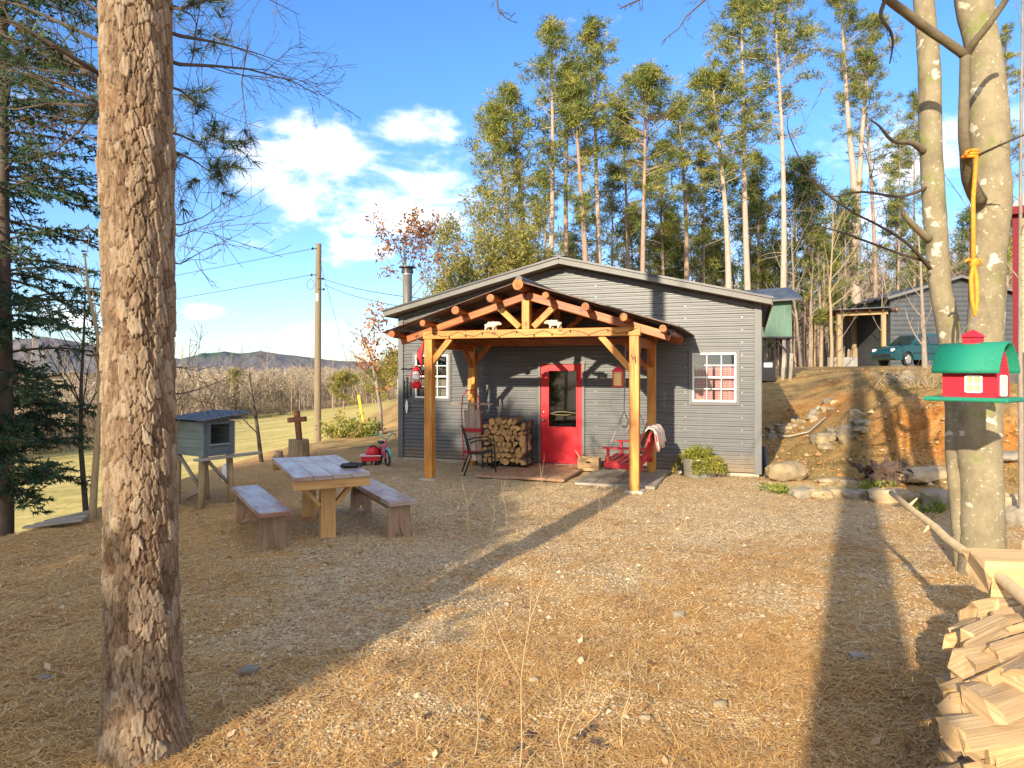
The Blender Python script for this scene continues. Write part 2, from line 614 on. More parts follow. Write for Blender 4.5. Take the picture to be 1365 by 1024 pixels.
class Blades:
    """many leaf-sized triangles, gathered in numpy"""

    def __init__(s):
        s.b, s.t, s.w, s.k = [], [], [], []

    def put(s, base, tip, side, tint):
        s.b.append(base)
        s.t.append(tip)
        s.w.append(side)
        s.k.append(tint)

    def clump(s, c, r, n, ln, w, up=.25, tint=(.0, 1.0), flat=1.0):
        c = np.array(c, float)
        d = rng.normal(size=(n, 3))
        d /= np.linalg.norm(d, axis=1)[:, None] + 1e-9
        d[:, 2] = d[:, 2] * flat
        base = c + d * r * rng.uniform(.1, .9, (n, 1))
        dd = d + rng.normal(size=(n, 3)) * .6
        dd[:, 2] += up
        dd /= np.linalg.norm(dd, axis=1)[:, None] + 1e-9
        L = ln * rng.uniform(.6, 1.3, (n, 1))
        tip = base + dd * L
        side = np.cross(dd, rng.normal(size=(n, 3)))
        side /= np.linalg.norm(side, axis=1)[:, None] + 1e-9
        side *= w * rng.uniform(.6, 1.3, (n, 1)) / 2
        t0 = tint[0] + (tint[1] - tint[0]) * rng.random()
        s.put(base, tip, side, np.clip(t0 + rng.normal(size=n) * .13, 0, 1))

    def along(s, p0, p1, n, ln, w, spread=.8, droop=0, tint=(0, 1)):
        """leaflets set along a twig"""
        p0 = np.array(p0, float)
        p1 = np.array(p1, float)
        ax = p1 - p0
        L0 = np.linalg.norm(ax) + 1e-9
        ax /= L0
        t = rng.random((n, 1))
        base = p0 + (p1 - p0) * t
        dd = ax + rng.normal(size=(n, 3)) * spread
        dd[:, 2] -= droop
        dd /= np.linalg.norm(dd, axis=1)[:, None] + 1e-9
        tip = base + dd * ln * rng.uniform(.6, 1.25, (n, 1))
        side = np.cross(dd, rng.normal(size=(n, 3)))
        side /= np.linalg.norm(side, axis=1)[:, None] + 1e-9
        side *= w * rng.uniform(.6, 1.3, (n, 1)) / 2
        t0 = tint[0] + (tint[1] - tint[0]) * rng.random()
        s.put(base, tip, side, np.clip(t0 + rng.normal(size=n) * .15, 0, 1))

    def build(s, name, mat, parent=None, leaf=False):
        b = np.concatenate(s.b)
        t = np.concatenate(s.t)
        w = np.concatenate(s.w)
        k = np.concatenate(s.k)
        n = len(b)
        if leaf:                                    # a four-cornered leaf
            m = b * .45 + t * .55
            v = np.stack([b, m + w, t, m - w], 1).reshape(-1, 3)
            f = np.arange(4 * n).reshape(-1, 4)
            return np_mesh(name, v, f, mat, parent, np.repeat(k, 4))
        v = np.stack([b + w, b - w, t], 1).reshape(-1, 3)
        f = np.arange(3 * n).reshape(-1, 3)
        return np_mesh(name, v, f, mat, parent, np.repeat(k, 3))


def thing(name, label, cat, loc=(0, 0, 0), rz=0, group=None):
    o = bpy.data.objects.new(name, None)
    o.empty_display_size = .2
    COL.objects.link(o)
    o.location = loc
    o.rotation_euler = (0, 0, rz)
    o['label'] = label
    o['category'] = cat
    if group:
        o['group'] = group
    return o


def tag(o, label, cat, group=None):
    o['label'] = label
    o['category'] = cat
    if group:
        o['group'] = group
    return o


def kind(o, k):
    o['kind'] = k
    return o


def copy_tree(o, parent=None):
    c = o.copy()
    COL.objects.link(c)
    if parent:
        c.parent = parent
    for ch in o.children:
        copy_tree(ch, c)
    return c


def place_copy(o, loc, rz=0, sc=1, label=None, group=None):
    c = copy_tree(o)
    c.location = loc
    c.rotation_euler = (0, 0, rz)
    c.scale = (sc, sc, sc) if not hasattr(sc, '__len__') else sc
    if label:
        c['label'] = label
    if group:
        c['group'] = group
    return c

# ------------------------------------------------------------------ camera, sun, sky
cam = bpy.data.cameras.new('camera')
cam.lens = 36 * F / 1365
cam.sensor_width = 36
cam.shift_x = 0
cam.shift_y = (HY - 512) / 1365
cam.clip_start = .05
cam.clip_end = 9000
cam_o = bpy.data.objects.new('camera', cam)
cam_o.location = (0, 0, EYE)
cam_o.rotation_euler = (PI / 2, 0, 0)
COL.objects.link(cam_o)
SC.camera = cam_o

sl = bpy.data.lights.new('sun', 'SUN')
sl.energy = 4.1
sl.angle = R(.55)
sl.color = (1, .85, .62)
so = bpy.data.objects.new('sun', sl)
COL.objects.link(so)
sd = Vector((math.sin(SUN_AZ) * math.cos(SUN_EL), math.cos(SUN_AZ) * math.cos(SUN_EL), -math.sin(SUN_EL)))
so.rotation_euler = sd.to_track_quat('-Z', 'Y').to_euler()

SC.view_settings.view_transform = 'Standard'
SC.view_settings.look = 'None'
SC.view_settings.exposure = 1.2
SC.view_settings.gamma = 1
SC.render.film_transparent = False


def make_world():
    w = bpy.data.worlds.new('World')
    SC.world = w
    w.use_nodes = True
    nt = w.node_tree
    nt.nodes.clear()
    out = nd(nt, 'OutputWorld')
    bg = nd(nt, 'Background')
    nt.links.new(bg.outputs[0], out.inputs[0])
    sky = nd(nt, 'TexSky', sky_type='NISHITA')
    sky.sun_disc = False
    sky.sun_elevation = SUN_EL
    sky.sun_rotation = PI + SUN_AZ              # the sun stands opposite to where its light goes
    sky.altitude = 300
    sky.air_density = 1.0
    sky.dust_density = .3
    sky.ozone_density = 2.0
    hs = nd(nt, 'HueSaturation')
    hs.inputs['Saturation'].default_value = 1.12
    hs.inputs['Value'].default_value = 1.0
    nt.links.new(sky.outputs[0], hs.inputs['Color'])
    d = tex(nt, 'Generated')
    sp = nd(nt, 'SeparateXYZ')
    nt.links.new(d, sp.inputs[0])
    tint = ramp(nt, sp.outputs[2], [(0, (.46, .52, .64)), (.12, (.52, .61, .78)), (.4, (.52, .70, .92))])
    blue = mixc(nt, 1.0, hs.outputs[0], tint, 'MULTIPLY')
    az = math_(nt, 'ARCTAN2', sp.outputs[0], sp.outputs[1])
    el = math_(nt, 'ARCSINE', sp.outputs[2])
    # cloud banks: azimuth, elevation, half sizes (degrees) and weight
    banks = [(440, 205, 5.4, 3.3, 1.0), (375, 255, 5.2, 3.2, .95), (545, 172, 5.0, 1.7, .9), (550, 262, 8.0, 4.2, .95),
             (700, 280, 8.0, 3.2, .7), (470, 300, 6.0, 1.6, .45), (490, 335, 4.5, 1.3, .9), (265, 414, 2.0, .9, 1.0), (440, 440, 3.6, 1.2, .95),
             (345, 320, 3.5, 1.0, .6), (95, 425, 2.6, 1.2, .8), (1240, 200, 9, 3.0, .7), (1180, 330, 10, 3.0, .6),
             (900, 380, 9, 3.2, .55), (330, 190, 3.5, .9, .35), (1330, 160, 5, 2.5, .7)]
    # a calm second set behind the viewer, so the sky is whole
    dirs = []
    for px, py, ra, re, wt in banks:
        a = math.atan2(px - CX, F)
        e = math.atan2((HY - py), F / math.cos(a))
        dirs.append((a, e, R(ra), R(re), wt))
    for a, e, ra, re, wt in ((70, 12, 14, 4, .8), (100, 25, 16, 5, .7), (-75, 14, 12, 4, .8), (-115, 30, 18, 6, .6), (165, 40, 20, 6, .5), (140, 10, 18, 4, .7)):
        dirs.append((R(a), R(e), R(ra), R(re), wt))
    tot = None
    for a, e, ra, re, wt in dirs:
        x = math_(nt, 'MULTIPLY', math_(nt, 'SUBTRACT', az, a), 1 / ra)
        y = math_(nt, 'MULTIPLY', math_(nt, 'SUBTRACT', el, e), 1 / re)
        r2 = math_(nt, 'ADD', math_(nt, 'MULTIPLY', x, x), math_(nt, 'MULTIPLY', y, y))
        g = math_(nt, 'MULTIPLY', math_(nt, 'EXPONENT', math_(nt, 'MULTIPLY', r2, -1.0)), wt)
        tot = g if tot is None else math_(nt, 'MAXIMUM', tot, g)
    # unseen cloud cover added behind the viewer to lift the shadow fill
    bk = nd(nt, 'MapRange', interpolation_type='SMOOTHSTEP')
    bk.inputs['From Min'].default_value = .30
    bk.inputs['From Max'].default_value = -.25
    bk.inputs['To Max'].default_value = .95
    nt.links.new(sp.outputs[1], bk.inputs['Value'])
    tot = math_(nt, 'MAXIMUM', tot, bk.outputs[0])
    n1 = noise(nt, mapping(nt, d, (1, 1, 2.0)), 7.5, 8, .62, .3)
    n2 = noise(nt, mapping(nt, d, (1, 1, 2.4)), 26, 6, .6, .2)
    f = math_(nt, 'ADD', tot, math_(nt, 'MULTIPLY_ADD', n1, 2.3, -1.22))
    f = math_(nt, 'ADD', f, math_(nt, 'MULTIPLY_ADD', n2, .7, -.35))
    mk = nd(nt, 'MapRange', interpolation_type='SMOOTHSTEP')
    mk.inputs['From Min'].default_value = .26
    mk.inputs['From Max'].default_value = 1.12
    nt.links.new(f, mk.inputs['Value'])
    # body tone: bright tops, greyer where thick
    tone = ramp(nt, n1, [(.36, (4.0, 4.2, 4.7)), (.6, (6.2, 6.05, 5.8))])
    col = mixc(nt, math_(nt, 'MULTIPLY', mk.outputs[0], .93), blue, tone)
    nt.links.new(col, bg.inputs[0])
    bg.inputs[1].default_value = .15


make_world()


# ------------------------------------------------------------------ ground sheet
def ground_material():
    m, nt, b = new_mat('ground')
    at = nd(nt, 'Attribute', attribute_name='zone')
    sep = nd(nt, 'SeparateColor')
    nt.links.new(at.outputs['Color'], sep.inputs[0])
    v = tex(nt)
    at_clay = nd(nt, 'Attribute', attribute_name='clay').outputs['Fac']
    # gravel
    vo = nd(nt, 'TexVoronoi')
    vo.inputs['Scale'].default_value = 60
    nt.links.new(v, vo.inputs['Vector'])
    vs = nd(nt, 'SeparateColor')
    nt.links.new(vo.outputs['Color'], vs.inputs[0])
    grav = ramp(nt, vs.outputs[0], [(0, (.18, .13, .08)), (.35, (.40, .28, .145)), (.7, (.52, .39, .22)), (1, (.63, .51, .33))])
    # needle litter
    n1 = noise(nt, v, 95, 3, .7)
    n2 = noise(nt, v, 11, 5, .65)
    lit = ramp(nt, n1, [(.3, (.21, .105, .042)), (.5, (.49, .285, .105)), (.7, (.64, .44, .19))])
    lit = mixc(nt, math_(nt, 'MULTIPLY', n2, .55), lit, (.40, .24, .10))
    patch = math_(nt, 'ADD', sep.outputs[0], math_(nt, 'MULTIPLY_ADD', noise(nt, mapping(nt, v, (1, 1.6, 1)), 1.6, 6, .68), 1.7, -.85))
    pf = ramp(nt, patch, [(.36, (0, 0, 0)), (.62, (1, 1, 1))])
    yard = mixc(nt, pf, grav, lit)
    # dark loose soil spots
    so_ = ramp(nt, noise(nt, v, .9, 5, .7), [(.64, (0, 0, 0)), (.72, (1, 1, 1))])
    yard = mixc(nt, math_(nt, 'MULTIPLY', so_, .45), yard, (.15, .10, .065))
    # pasture
    fn = noise(nt, mapping(nt, v, (.5, 1.5, 1)), .35, 7, .65)
    fine = noise(nt, v, 2.2, 5, .7)
    field = ramp(nt, math_(nt, 'ADD', math_(nt, 'MULTIPLY', fn, .6), math_(nt, 'MULTIPLY', fine, .4)),
                 [(.38, (.28, .24, .075)), (.5, (.44, .355, .12)), (.62, (.58, .46, .19))])
    # clay and bank
    cn = noise(nt, v, 2.2, 8, .7, .4)
    clay = ramp(nt, cn, [(.34, (.30, .105, .025)), (.5, (.50, .20, .045)), (.66, (.58, .32, .11))])
    bn = noise(nt, v, 1.5, 7, .7)
    bankc = ramp(nt, bn, [(.34, (.19, .17, .065)), (.45, (.36, .24, .10)), (.56, (.48, .33, .14)), (.68, (.54, .30, .095))])
    bankc = mixc(nt, math_(nt, 'MULTIPLY', n1, .5), bankc, (.20, .11, .05))
    wood_f = ramp(nt, noise(nt, v, .8, 6, .7), [(.35, (.16, .10, .055)), (.65, (.32, .21, .12))])
    col = mixc(nt, sep.outputs[1], yard, field)
    col = mixc(nt, sep.outputs[2], col, bankc)
    al = nd(nt, 'Attribute', attribute_name='clay')
    col = mixc(nt, al.outputs['Fac'], col, clay)
    wa = nd(nt, 'Attribute', attribute_name='woods')
    col = mixc(nt, wa.outputs['Fac'], col, wood_f)
    nt.links.new(col, b.inputs['Base Color'])
    b.inputs['Roughness'].default_value = .95
    b.inputs['Specular IOR Level'].default_value = .1
    h = math_(nt, 'ADD', math_(nt, 'MULTIPLY', vo.outputs['Distance'], -.6), math_(nt, 'MULTIPLY', n1, .5))
    clod = noise(nt, v, 9, 6, .75)
    h = math_(nt, 'ADD', h, math_(nt, 'MULTIPLY', math_(nt, 'MULTIPLY', clod, 5.0), math_(nt, 'MAXIMUM', sep.outputs[2], at_clay)))
    bump(nt, b, h, .75, .016)
    return m


def make_ground():
    th = np.concatenate([np.radians(np.arange(-180, -50, 5.0)), np.radians(np.arange(-50, 50, .22)), np.radians(np.arange(50, 180, 5.0))])
    r = [.05]
    while r[-1] < 4200:
        r.append(r[-1] * (1.021 if .8 < r[-1] < 60 else 1.06) + .012)
    r = np.array(r)
    T, Rr = np.meshgrid(th, r)
    X = Rr * np.sin(T)
    Y = Rr * np.cos(T)
    Z = ground_z(X, Y)
    v = np.stack([X, Y, Z], -1).reshape(-1, 3)
    nr, nt_ = X.shape
    i = np.arange(nr - 1)[:, None] * nt_
    j = np.arange(nt_)[None, :]
    j2 = (j + 1) % nt_
    f = np.stack([i + j, i + nt_ + j, i + nt_ + j2, i + j2], -1).reshape(-1, 4)[:, ::-1]
    o = np_mesh('ground', v, f, ground_material(), smooth=True)
    me = o.data
    x, y = v[:, 0], v[:, 1]
    s = bank_s(x, y) + (fbm(x * .7, y * .7, 3) - .47) * 1.1
    d = .9425 * (x - 4.46) - .3343 * (y - 12.16)
    t = .3343 * (x - 4.46) + .9425 * (y - 12.16)
    xc = np.interp(y, CRY, CRX)
    r_ = np.hypot(x, y)
    fieldm = sstep(2.6, 4.6, xc - x + (fbm(x * .6, y * .6, 5) - .47) * 2)
    bankm = sstep(-.1, .5, s) * (1 - fieldm)
    bankm = np.maximum(bankm, sstep(.3, 2.5, t) * (d > -12) * (1 - fieldm))
    # needles lie thick at lower left, along the left slope and near the camera; gravel shows in the drive
    lit = .55 + .42 * sstep(-1.0, -4.5, x) + .35 * sstep(4.4, 2.6, y) - .30 * sstep(5, 8.5, y) * sstep(-5, -2.5, x) + .12 * sstep(3, 4.6, x)
    lit = lit - .25 * np.exp(-((x + 1.1) ** 2 / .8 + (y - 5.6) ** 2 / 3.5))
    zone = np.stack([np.clip(lit, 0, 1), fieldm, bankm, np.ones_like(x)], -1)
    a = me.color_attributes.new('zone', 'FLOAT_COLOR', 'POINT')
    a.data.foreach_set('color', zone.astype(np.float32).ravel())
    cl = fbm(x * .55 + 3, y * .55, 31)
    clay = sstep(1.3, 2.1, s) * (1 - sstep(3.6, 4.6, s)) * sstep(1.6, 3.0, d) * sstep(.36, .52, cl) * .95
    clay = np.maximum(clay, .8 * np.exp(-(((s - 6.5) / 1.2) ** 2 + ((d - 1.6) / 1.3) ** 2)))
    clay = np.maximum(clay, .45 * sstep(4, 7, s) * (1 - sstep(16, 30, s)) * sstep(.5, .62, fbm(x * .35, y * .35, 77)))
    a = me.attributes.new('clay', 'FLOAT', 'POINT')
    a.data.foreach_set('value', np.clip(clay * (1 - fieldm), 0, 1).astype(np.float32))
    far_edge = np.interp(np.arctan2(x, y), np.radians([-60, -40, -32, -24, -14, -5, 60]), [55, 60, 72, 108, 122, 125, 125])
    woods = np.maximum(sstep(0, 14, r_ - far_edge) * (x < 5), sstep(22, 40, t) * (x > -10) * (1 - sstep(6, 10, x) * (1 - sstep(45, 52, y))))
    woods = np.maximum(woods, sstep(52, 60, y) * (x > 0))
    a = me.attributes.new('woods', 'FLOAT', 'POINT')
    a.data.foreach_set('value', np.clip(woods, 0, 1).astype(np.float32))
    kind(o, 'structure')
    return o


make_ground()


# ------------------------------------------------------------------ hills beyond the valley
def make_hills():
    m, nt, b = new_mat('wooded_hills')
    v = tex(nt)
    n1 = noise(nt, v, .03, 8, .75)
    n2 = noise(nt, mapping(nt, v, (1, 1, .4)), .22, 6, .75)
    c = ramp(nt, math_(nt, 'ADD', math_(nt, 'MULTIPLY', n1, .4), math_(nt, 'MULTIPLY', n2, .6)),
             [(.36, (.105, .11, .125)), (.5, (.15, .145, .155)), (.64, (.20, .18, .175))])  # blue-grey of distant haze is put into these colours
    pa = nd(nt, 'Attribute', attribute_name='pine')
    pc = ramp(nt, n2, [(.35, (.05, .085, .085)), (.65, (.09, .135, .11))])
    c = mixc(nt, pa.outputs['Fac'], c, pc)
    nt.links.new(c, b.inputs['Base Color'])
    b.inputs['Roughness'].default_value = 1
    b.inputs['Specular IOR Level'].default_value = 0
    bump(nt, b, n2, .6, 2)
    th = np.radians(np.arange(-62, 62, .12))
    r = np.linspace(420, 1900, 90)
    T, Rr = np.meshgrid(th, r)
    azd = np.degrees(T)
    px = CX + F * np.tan(T)
    prof = np.interp(px, [-900, -200, 0, 60, 130, 200, 240, 268, 300, 322, 345, 375, 410, 450, 480, 520, 560, 700, 1000, 1365, 2200],
                     [478, 470, 472, 466, 472, 480, 484, 478, 475, 477, 474, 477, 480, 484, 485, 487, 488, 490, 488, 480, 470])
    bump_ = (fbm(azd * 1.3, Rr * .004, 12) - .47)
    ht = (HY - prof + 3) / F * 1500 / np.cos(T) * .92
    shape = sstep(520, 1450, Rr + bump_ * 110) * (1 - .25 * sstep(1500, 1900, Rr))
    Z = -2 + ht * shape + bump_ * 1.5 * shape + (fbm(azd * 4, Rr * .02, 40) - .47) * .6 + 3
    X = Rr * np.sin(T)
    Y = Rr * np.cos(T)
    v = np.stack([X, Y, Z], -1).reshape(-1, 3)
    a, c2 = X.shape
    i = np.arange(a - 1)[:, None] * c2
    j = np.arange(c2 - 1)[None, :]
    f = np.stack([i + j, i + j + 1, i + c2 + j + 1, i + c2 + j], -1).reshape(-1, 4)
    o = np_mesh('hills', v, f, m, smooth=True)
    pm = np.exp(-((px - 300) / 34) ** 4) * sstep(900, 1250, Rr) + .8 * np.exp(-((px - 262) / 20) ** 2) * sstep(900, 1200, Rr)
    at = o.data.attributes.new('pine', 'FLOAT', 'POINT')
    at.data.foreach_set('value', np.clip(pm, 0, 1).astype(np.float32).ravel())
    kind(o, 'structure')


make_hills()


# ------------------------------------------------------------------ bare trees
def limb(p, d, L, n, curl=.25, up=.1):
    """a wandering polyline"""
    pts = [Vector(p)]
    d = Vector(d).normalized()
    for k in range(n):
        d = (d + Vector((random.gauss(0, curl), random.gauss(0, curl), random.gauss(0, curl) + up)) * .6).normalized()
        pts.append(pts[-1] + d * (L / n))
    return pts


def branch_out(mb, pts, r0, depth, nb, sides=5, ratio=.5, ang=.9, up=.25, tips=None, start=.25, curl=.22):
    """side branches along a limb, and theirs in turn"""
    n = len(pts)
    L = sum((pts[i + 1] - pts[i]).length for i in range(n - 1))
    for k in range(nb):
        t = start + (1 - start) * (k + random.random()) / nb
        x = t * (n - 1)
        i = min(int(x), n - 2)
        p = pts[i].lerp(pts[i + 1], x - i)
        d = (pts[i + 1] - pts[i]).normalized()
        side = d.cross(Vector((random.gauss(0, 1), random.gauss(0, 1), random.gauss(0, 1)))).normalized()
        dd = (d * math.cos(ang) + side * math.sin(ang) + Vector((0, 0, up))).normalized()
        l2 = L * ratio * random.uniform(.6, 1.15) * (1.15 - .6 * t)
        r2 = r0 * (1 - .75 * t) * .5
        q = limb(p, dd, l2, 4 if depth > 1 else 3, curl, up * .3)
        m = len(q)
        mb.tube(q, [max(.0015, r2 * (1 - .8 * j / (m - 1))) for j in range(m)], sides if depth > 1 else 3, cap=False)
        if depth > 1:
            branch_out(mb, q, r2, depth - 1, max(3, int(nb * .6)), max(3, sides - 1), ratio * .95, ang, up, tips, .2, curl)
        elif tips is not None:
            tips.append((q[0], q[-1]))


def bare_tree(h, r, lean=(0, 0), nb=10, depth=3, start=.35, curl=.10, ratio=.42, up=.3, tips=None, ang=.8):
    mb = MB()
    pts = [Vector((0, 0, -.25))]
    n = 9
    x = y = 0
    for k in range(1, n + 1):
        x += lean[0] * h / n + random.gauss(0, curl) * h * .07
        y += lean[1] * h / n + random.gauss(0, curl) * h * .07
        pts.append(Vector((x, y, h * k / n)))
    mb.tube(pts, [r * 1.2] + [r * (1 - .86 * (k / n)) for k in range(1, n + 1)], 8, cap=False)
    branch_out(mb, pts, r, depth, nb, 5, ratio, ang, up, tips, start, .2)
    return mb


def far_wood():
    """the bare wood that closes the valley: one mass of stems and twigs"""
    B = Blades()

    def tree(x, y, z, h, tint):
        n = 26
        r = h * .012
        base = np.array([[x, y, z - .3], [x, y, z - .3]])
        tip = np.array([[x + rng.normal() * .3, y, z + h]] * 2)
        side = np.array([[r, 0, 0], [0, r, 0]])
        B.put(base, tip, side, np.clip(np.full(2, tint + .15), 0, 1))
        t = rng.uniform(.22, .98, n)
        b = np.array([x, y, z]) + np.stack([rng.normal(size=n) * .1, rng.normal(size=n) * .1, t * h], 1)
        a = rng.uniform(0, 2 * PI, n)
        L = h * .34 * (1.15 - t) * rng.uniform(.5, 1.2, n) + .5
        e = b + np.stack([np.cos(a) * L * .75, np.sin(a) * L * .75, L * rng.uniform(.5, 1.1, n)], 1)
        sd_ = np.stack([np.sin(a) * .06, -np.cos(a) * .06, np.full(n, .03)], 1)
        B.put(b, e, sd_, np.clip(tint + rng.normal(size=n) * .12, 0, 1))
        # twigs
        k = 4
        bb = np.repeat(b, k, 0) + (np.repeat(e, k, 0) - np.repeat(b, k, 0)) * rng.uniform(.3, 1, (n * k, 1))
        dd = rng.normal(size=(n * k, 3))
        dd[:, 2] = np.abs(dd[:, 2]) * .9 + .2
        ee = bb + dd * h * .05
        ss = rng.normal(size=(n * k, 3)) * .03
        B.put(bb, ee, ss, np.clip(tint + .1 + rng.normal(size=n * k) * .15, 0, 1))

    for _ in range(1500):
        a = random.uniform(-50, -3)
        fe = np.interp(a, [-60, -40, -32, -24, -14, -5, 60], [55, 60, 72, 108, 122, 125, 125])
        r_ = fe + 3 + (random.random() ** 1.7) * 190
        x, y = r_ * math.sin(R(a)), r_ * math.cos(R(a))
        h = random.uniform(5.4, 7.8) * (1.0 if r_ > fe + 15 else .85)
        if a < -29:
            h *= .8
        tree(x, y, gz(x, y), h, random.uniform(.2, .85))
    for _ in range(1100):                           # the wood behind the pines and the garage
        x = random.uniform(-2, 120)
        y = random.uniform(66, 150)
        if x > y * .85:
            continue
        tree(x, y, gz(x, y), random.uniform(8, 16), random.uniform(.05, .6))
    o = B.build('bare_woods', 'farwood')
    kind(o, 'stuff')
    tag(o, 'mass of bare brown winter woods beyond the pasture and the yard', 'woods')


far_wood()

# ------------------------------------------------------------------ the cabin (built in its own frame: x along the front, y into it)
W, RZ, EV, DEP = 7.3, 4.0, 3.13, 8.0               # width, ridge and eave heights, depth
MID = W / 2


def gable(x):
    return EV + (RZ - EV) * (1 - abs(x - MID) / MID)


house = thing('metal_cabin', 'grey corrugated metal cabin with a low gable roof and a red front door', 'cabin', H(0, 0, 0), HR)
OPEN = [(.375, 1.155, 1.33, 2.25), (3.16, 4.06, .0, 2.07), (6.125, 6.90, 1.335, 2.24)]


def siding(x0, x1, top, opens, flip=False):
    """horizontal ribs: one tall rib and two low ones in every 0.2286 m; y = outward relief"""
    prof = []
    z = .06
    P9 = .2286
    while z < 4.2:
        for dz, y in ((0, 0), (.012, -.012), (.030, -.012), (.042, 0), (.074, 0), (.086, -.012), (.104, -.012), (.116, 0), (.142, 0), (.158, -.019), (.186, -.019), (.202, 0)):
            prof.append((z + dz, y))
        z += P9
    cuts = sorted({o[2] for o in opens} | {o[3] for o in opens})
    rows = []
    for i in range(len(prof) - 1):
        rows.append(prof[i])
        for c in cuts:
            if prof[i][0] < c < prof[i + 1][0]:
                t = (c - prof[i][0]) / (prof[i + 1][0] - prof[i][0])
                rows.append((c, prof[i][1] + t * (prof[i + 1][1] - prof[i][1])))
    mb = MB()

    def xr(z):
        if z <= EV or not top:
            return x0, x1
        k = min(1, (z - EV) / (RZ - EV))
        return x0 + (MID - x0) * k, x1 + (MID - x1) * k
    ztop = RZ - .02 if top else EV
    for (z0, y0), (z1, y1) in zip(rows, rows[1:]):
        if z1 > ztop:
            break
        a0, b0 = xr(z0)
        a1, b1 = xr(z1)
        segs = [(0, 1, None)]
        xs = [('L', None)]
        zz = (z0 + z1) / 2
        blk = [(o[0], o[1]) for o in opens if o[2] <= zz <= o[3]]
        cur0, cur1 = a0, a1
        for o0, o1 in sorted(blk):
            mb.add([(cur0, y0, z0), (o0, y0, z0), (o0, y1, z1), (cur1, y1, z1)], [(0, 1, 2, 3)])
            cur0 = cur1 = o1
        mb.add([(cur0, y0, z0), (b0, y0, z0), (b1, y1, z1), (cur1, y1, z1)], [(0, 1, 2, 3)])
    return mb


front = siding(0, W, True, OPEN).build('front_wall', 'siding', house)
# side and back walls with the same ribs, and a lining that keeps the rooms dark
for nm, wob, mat4 in (('side_wall', siding(0, DEP, False, []), Matrix(((0, -1, 0, 0), (-1, 0, 0, DEP), (0, 0, 1, 0), (0, 0, 0, 1)))),
                      ('side_wall', siding(0, DEP, False, []), Matrix(((0, 1, 0, W), (1, 0, 0, 0), (0, 0, 1, 0), (0, 0, 0, 1))))):
    o = wob.build(nm, 'siding', house)
    if mat4[0][1] < 0:
        # left wall: profile relief points to -x
        for v in o.data.vertices:
            x, y, z = v.co
            v.co = (y, x, z)
    else:
        for v in o.data.vertices:
            x, y, z = v.co
            v.co = (W - y, x, z)
bw = siding(0, W, True, [(4.6, 5.5, 1.0, 2.2)]).build('back_wall', 'siding', house)
for v in bw.data.vertices:
    v.co = (v.co.x, DEP - v.co.y, v.co.z)
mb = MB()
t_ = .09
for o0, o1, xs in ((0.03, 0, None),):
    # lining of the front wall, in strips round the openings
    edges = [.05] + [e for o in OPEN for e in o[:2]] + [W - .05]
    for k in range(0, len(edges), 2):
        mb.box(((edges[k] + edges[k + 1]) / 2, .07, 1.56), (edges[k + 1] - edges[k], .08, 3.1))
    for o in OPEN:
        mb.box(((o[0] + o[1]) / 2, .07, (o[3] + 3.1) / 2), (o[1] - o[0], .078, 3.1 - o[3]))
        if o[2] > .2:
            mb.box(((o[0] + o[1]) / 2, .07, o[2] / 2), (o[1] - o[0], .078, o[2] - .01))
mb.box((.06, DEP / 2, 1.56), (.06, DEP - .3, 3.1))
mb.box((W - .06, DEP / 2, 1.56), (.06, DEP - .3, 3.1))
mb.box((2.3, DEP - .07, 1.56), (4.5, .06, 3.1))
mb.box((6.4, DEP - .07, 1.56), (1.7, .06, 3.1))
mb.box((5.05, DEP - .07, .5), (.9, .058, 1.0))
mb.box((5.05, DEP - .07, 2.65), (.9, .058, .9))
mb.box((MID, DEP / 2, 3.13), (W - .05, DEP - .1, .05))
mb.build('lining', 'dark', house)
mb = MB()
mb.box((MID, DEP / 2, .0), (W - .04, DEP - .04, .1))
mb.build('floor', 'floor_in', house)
mb = MB()
mb.box((MID, .03, -.05), (W - .02, .1, .2))
mb.build('footing', 'concrete', house)
# corner boards
for x in (0.0, W):
    mb = MB()
    sx = 1 if x == 0 else -1
    mb.box((x + sx * .03, -.030, 1.58), (.12, .018, 3.07))
    mb.box((x - sx * .030, .06, 1.58), (.018, .16, 3.07))
    mb.build('corner_trim', 'trim', house, bev=.003)
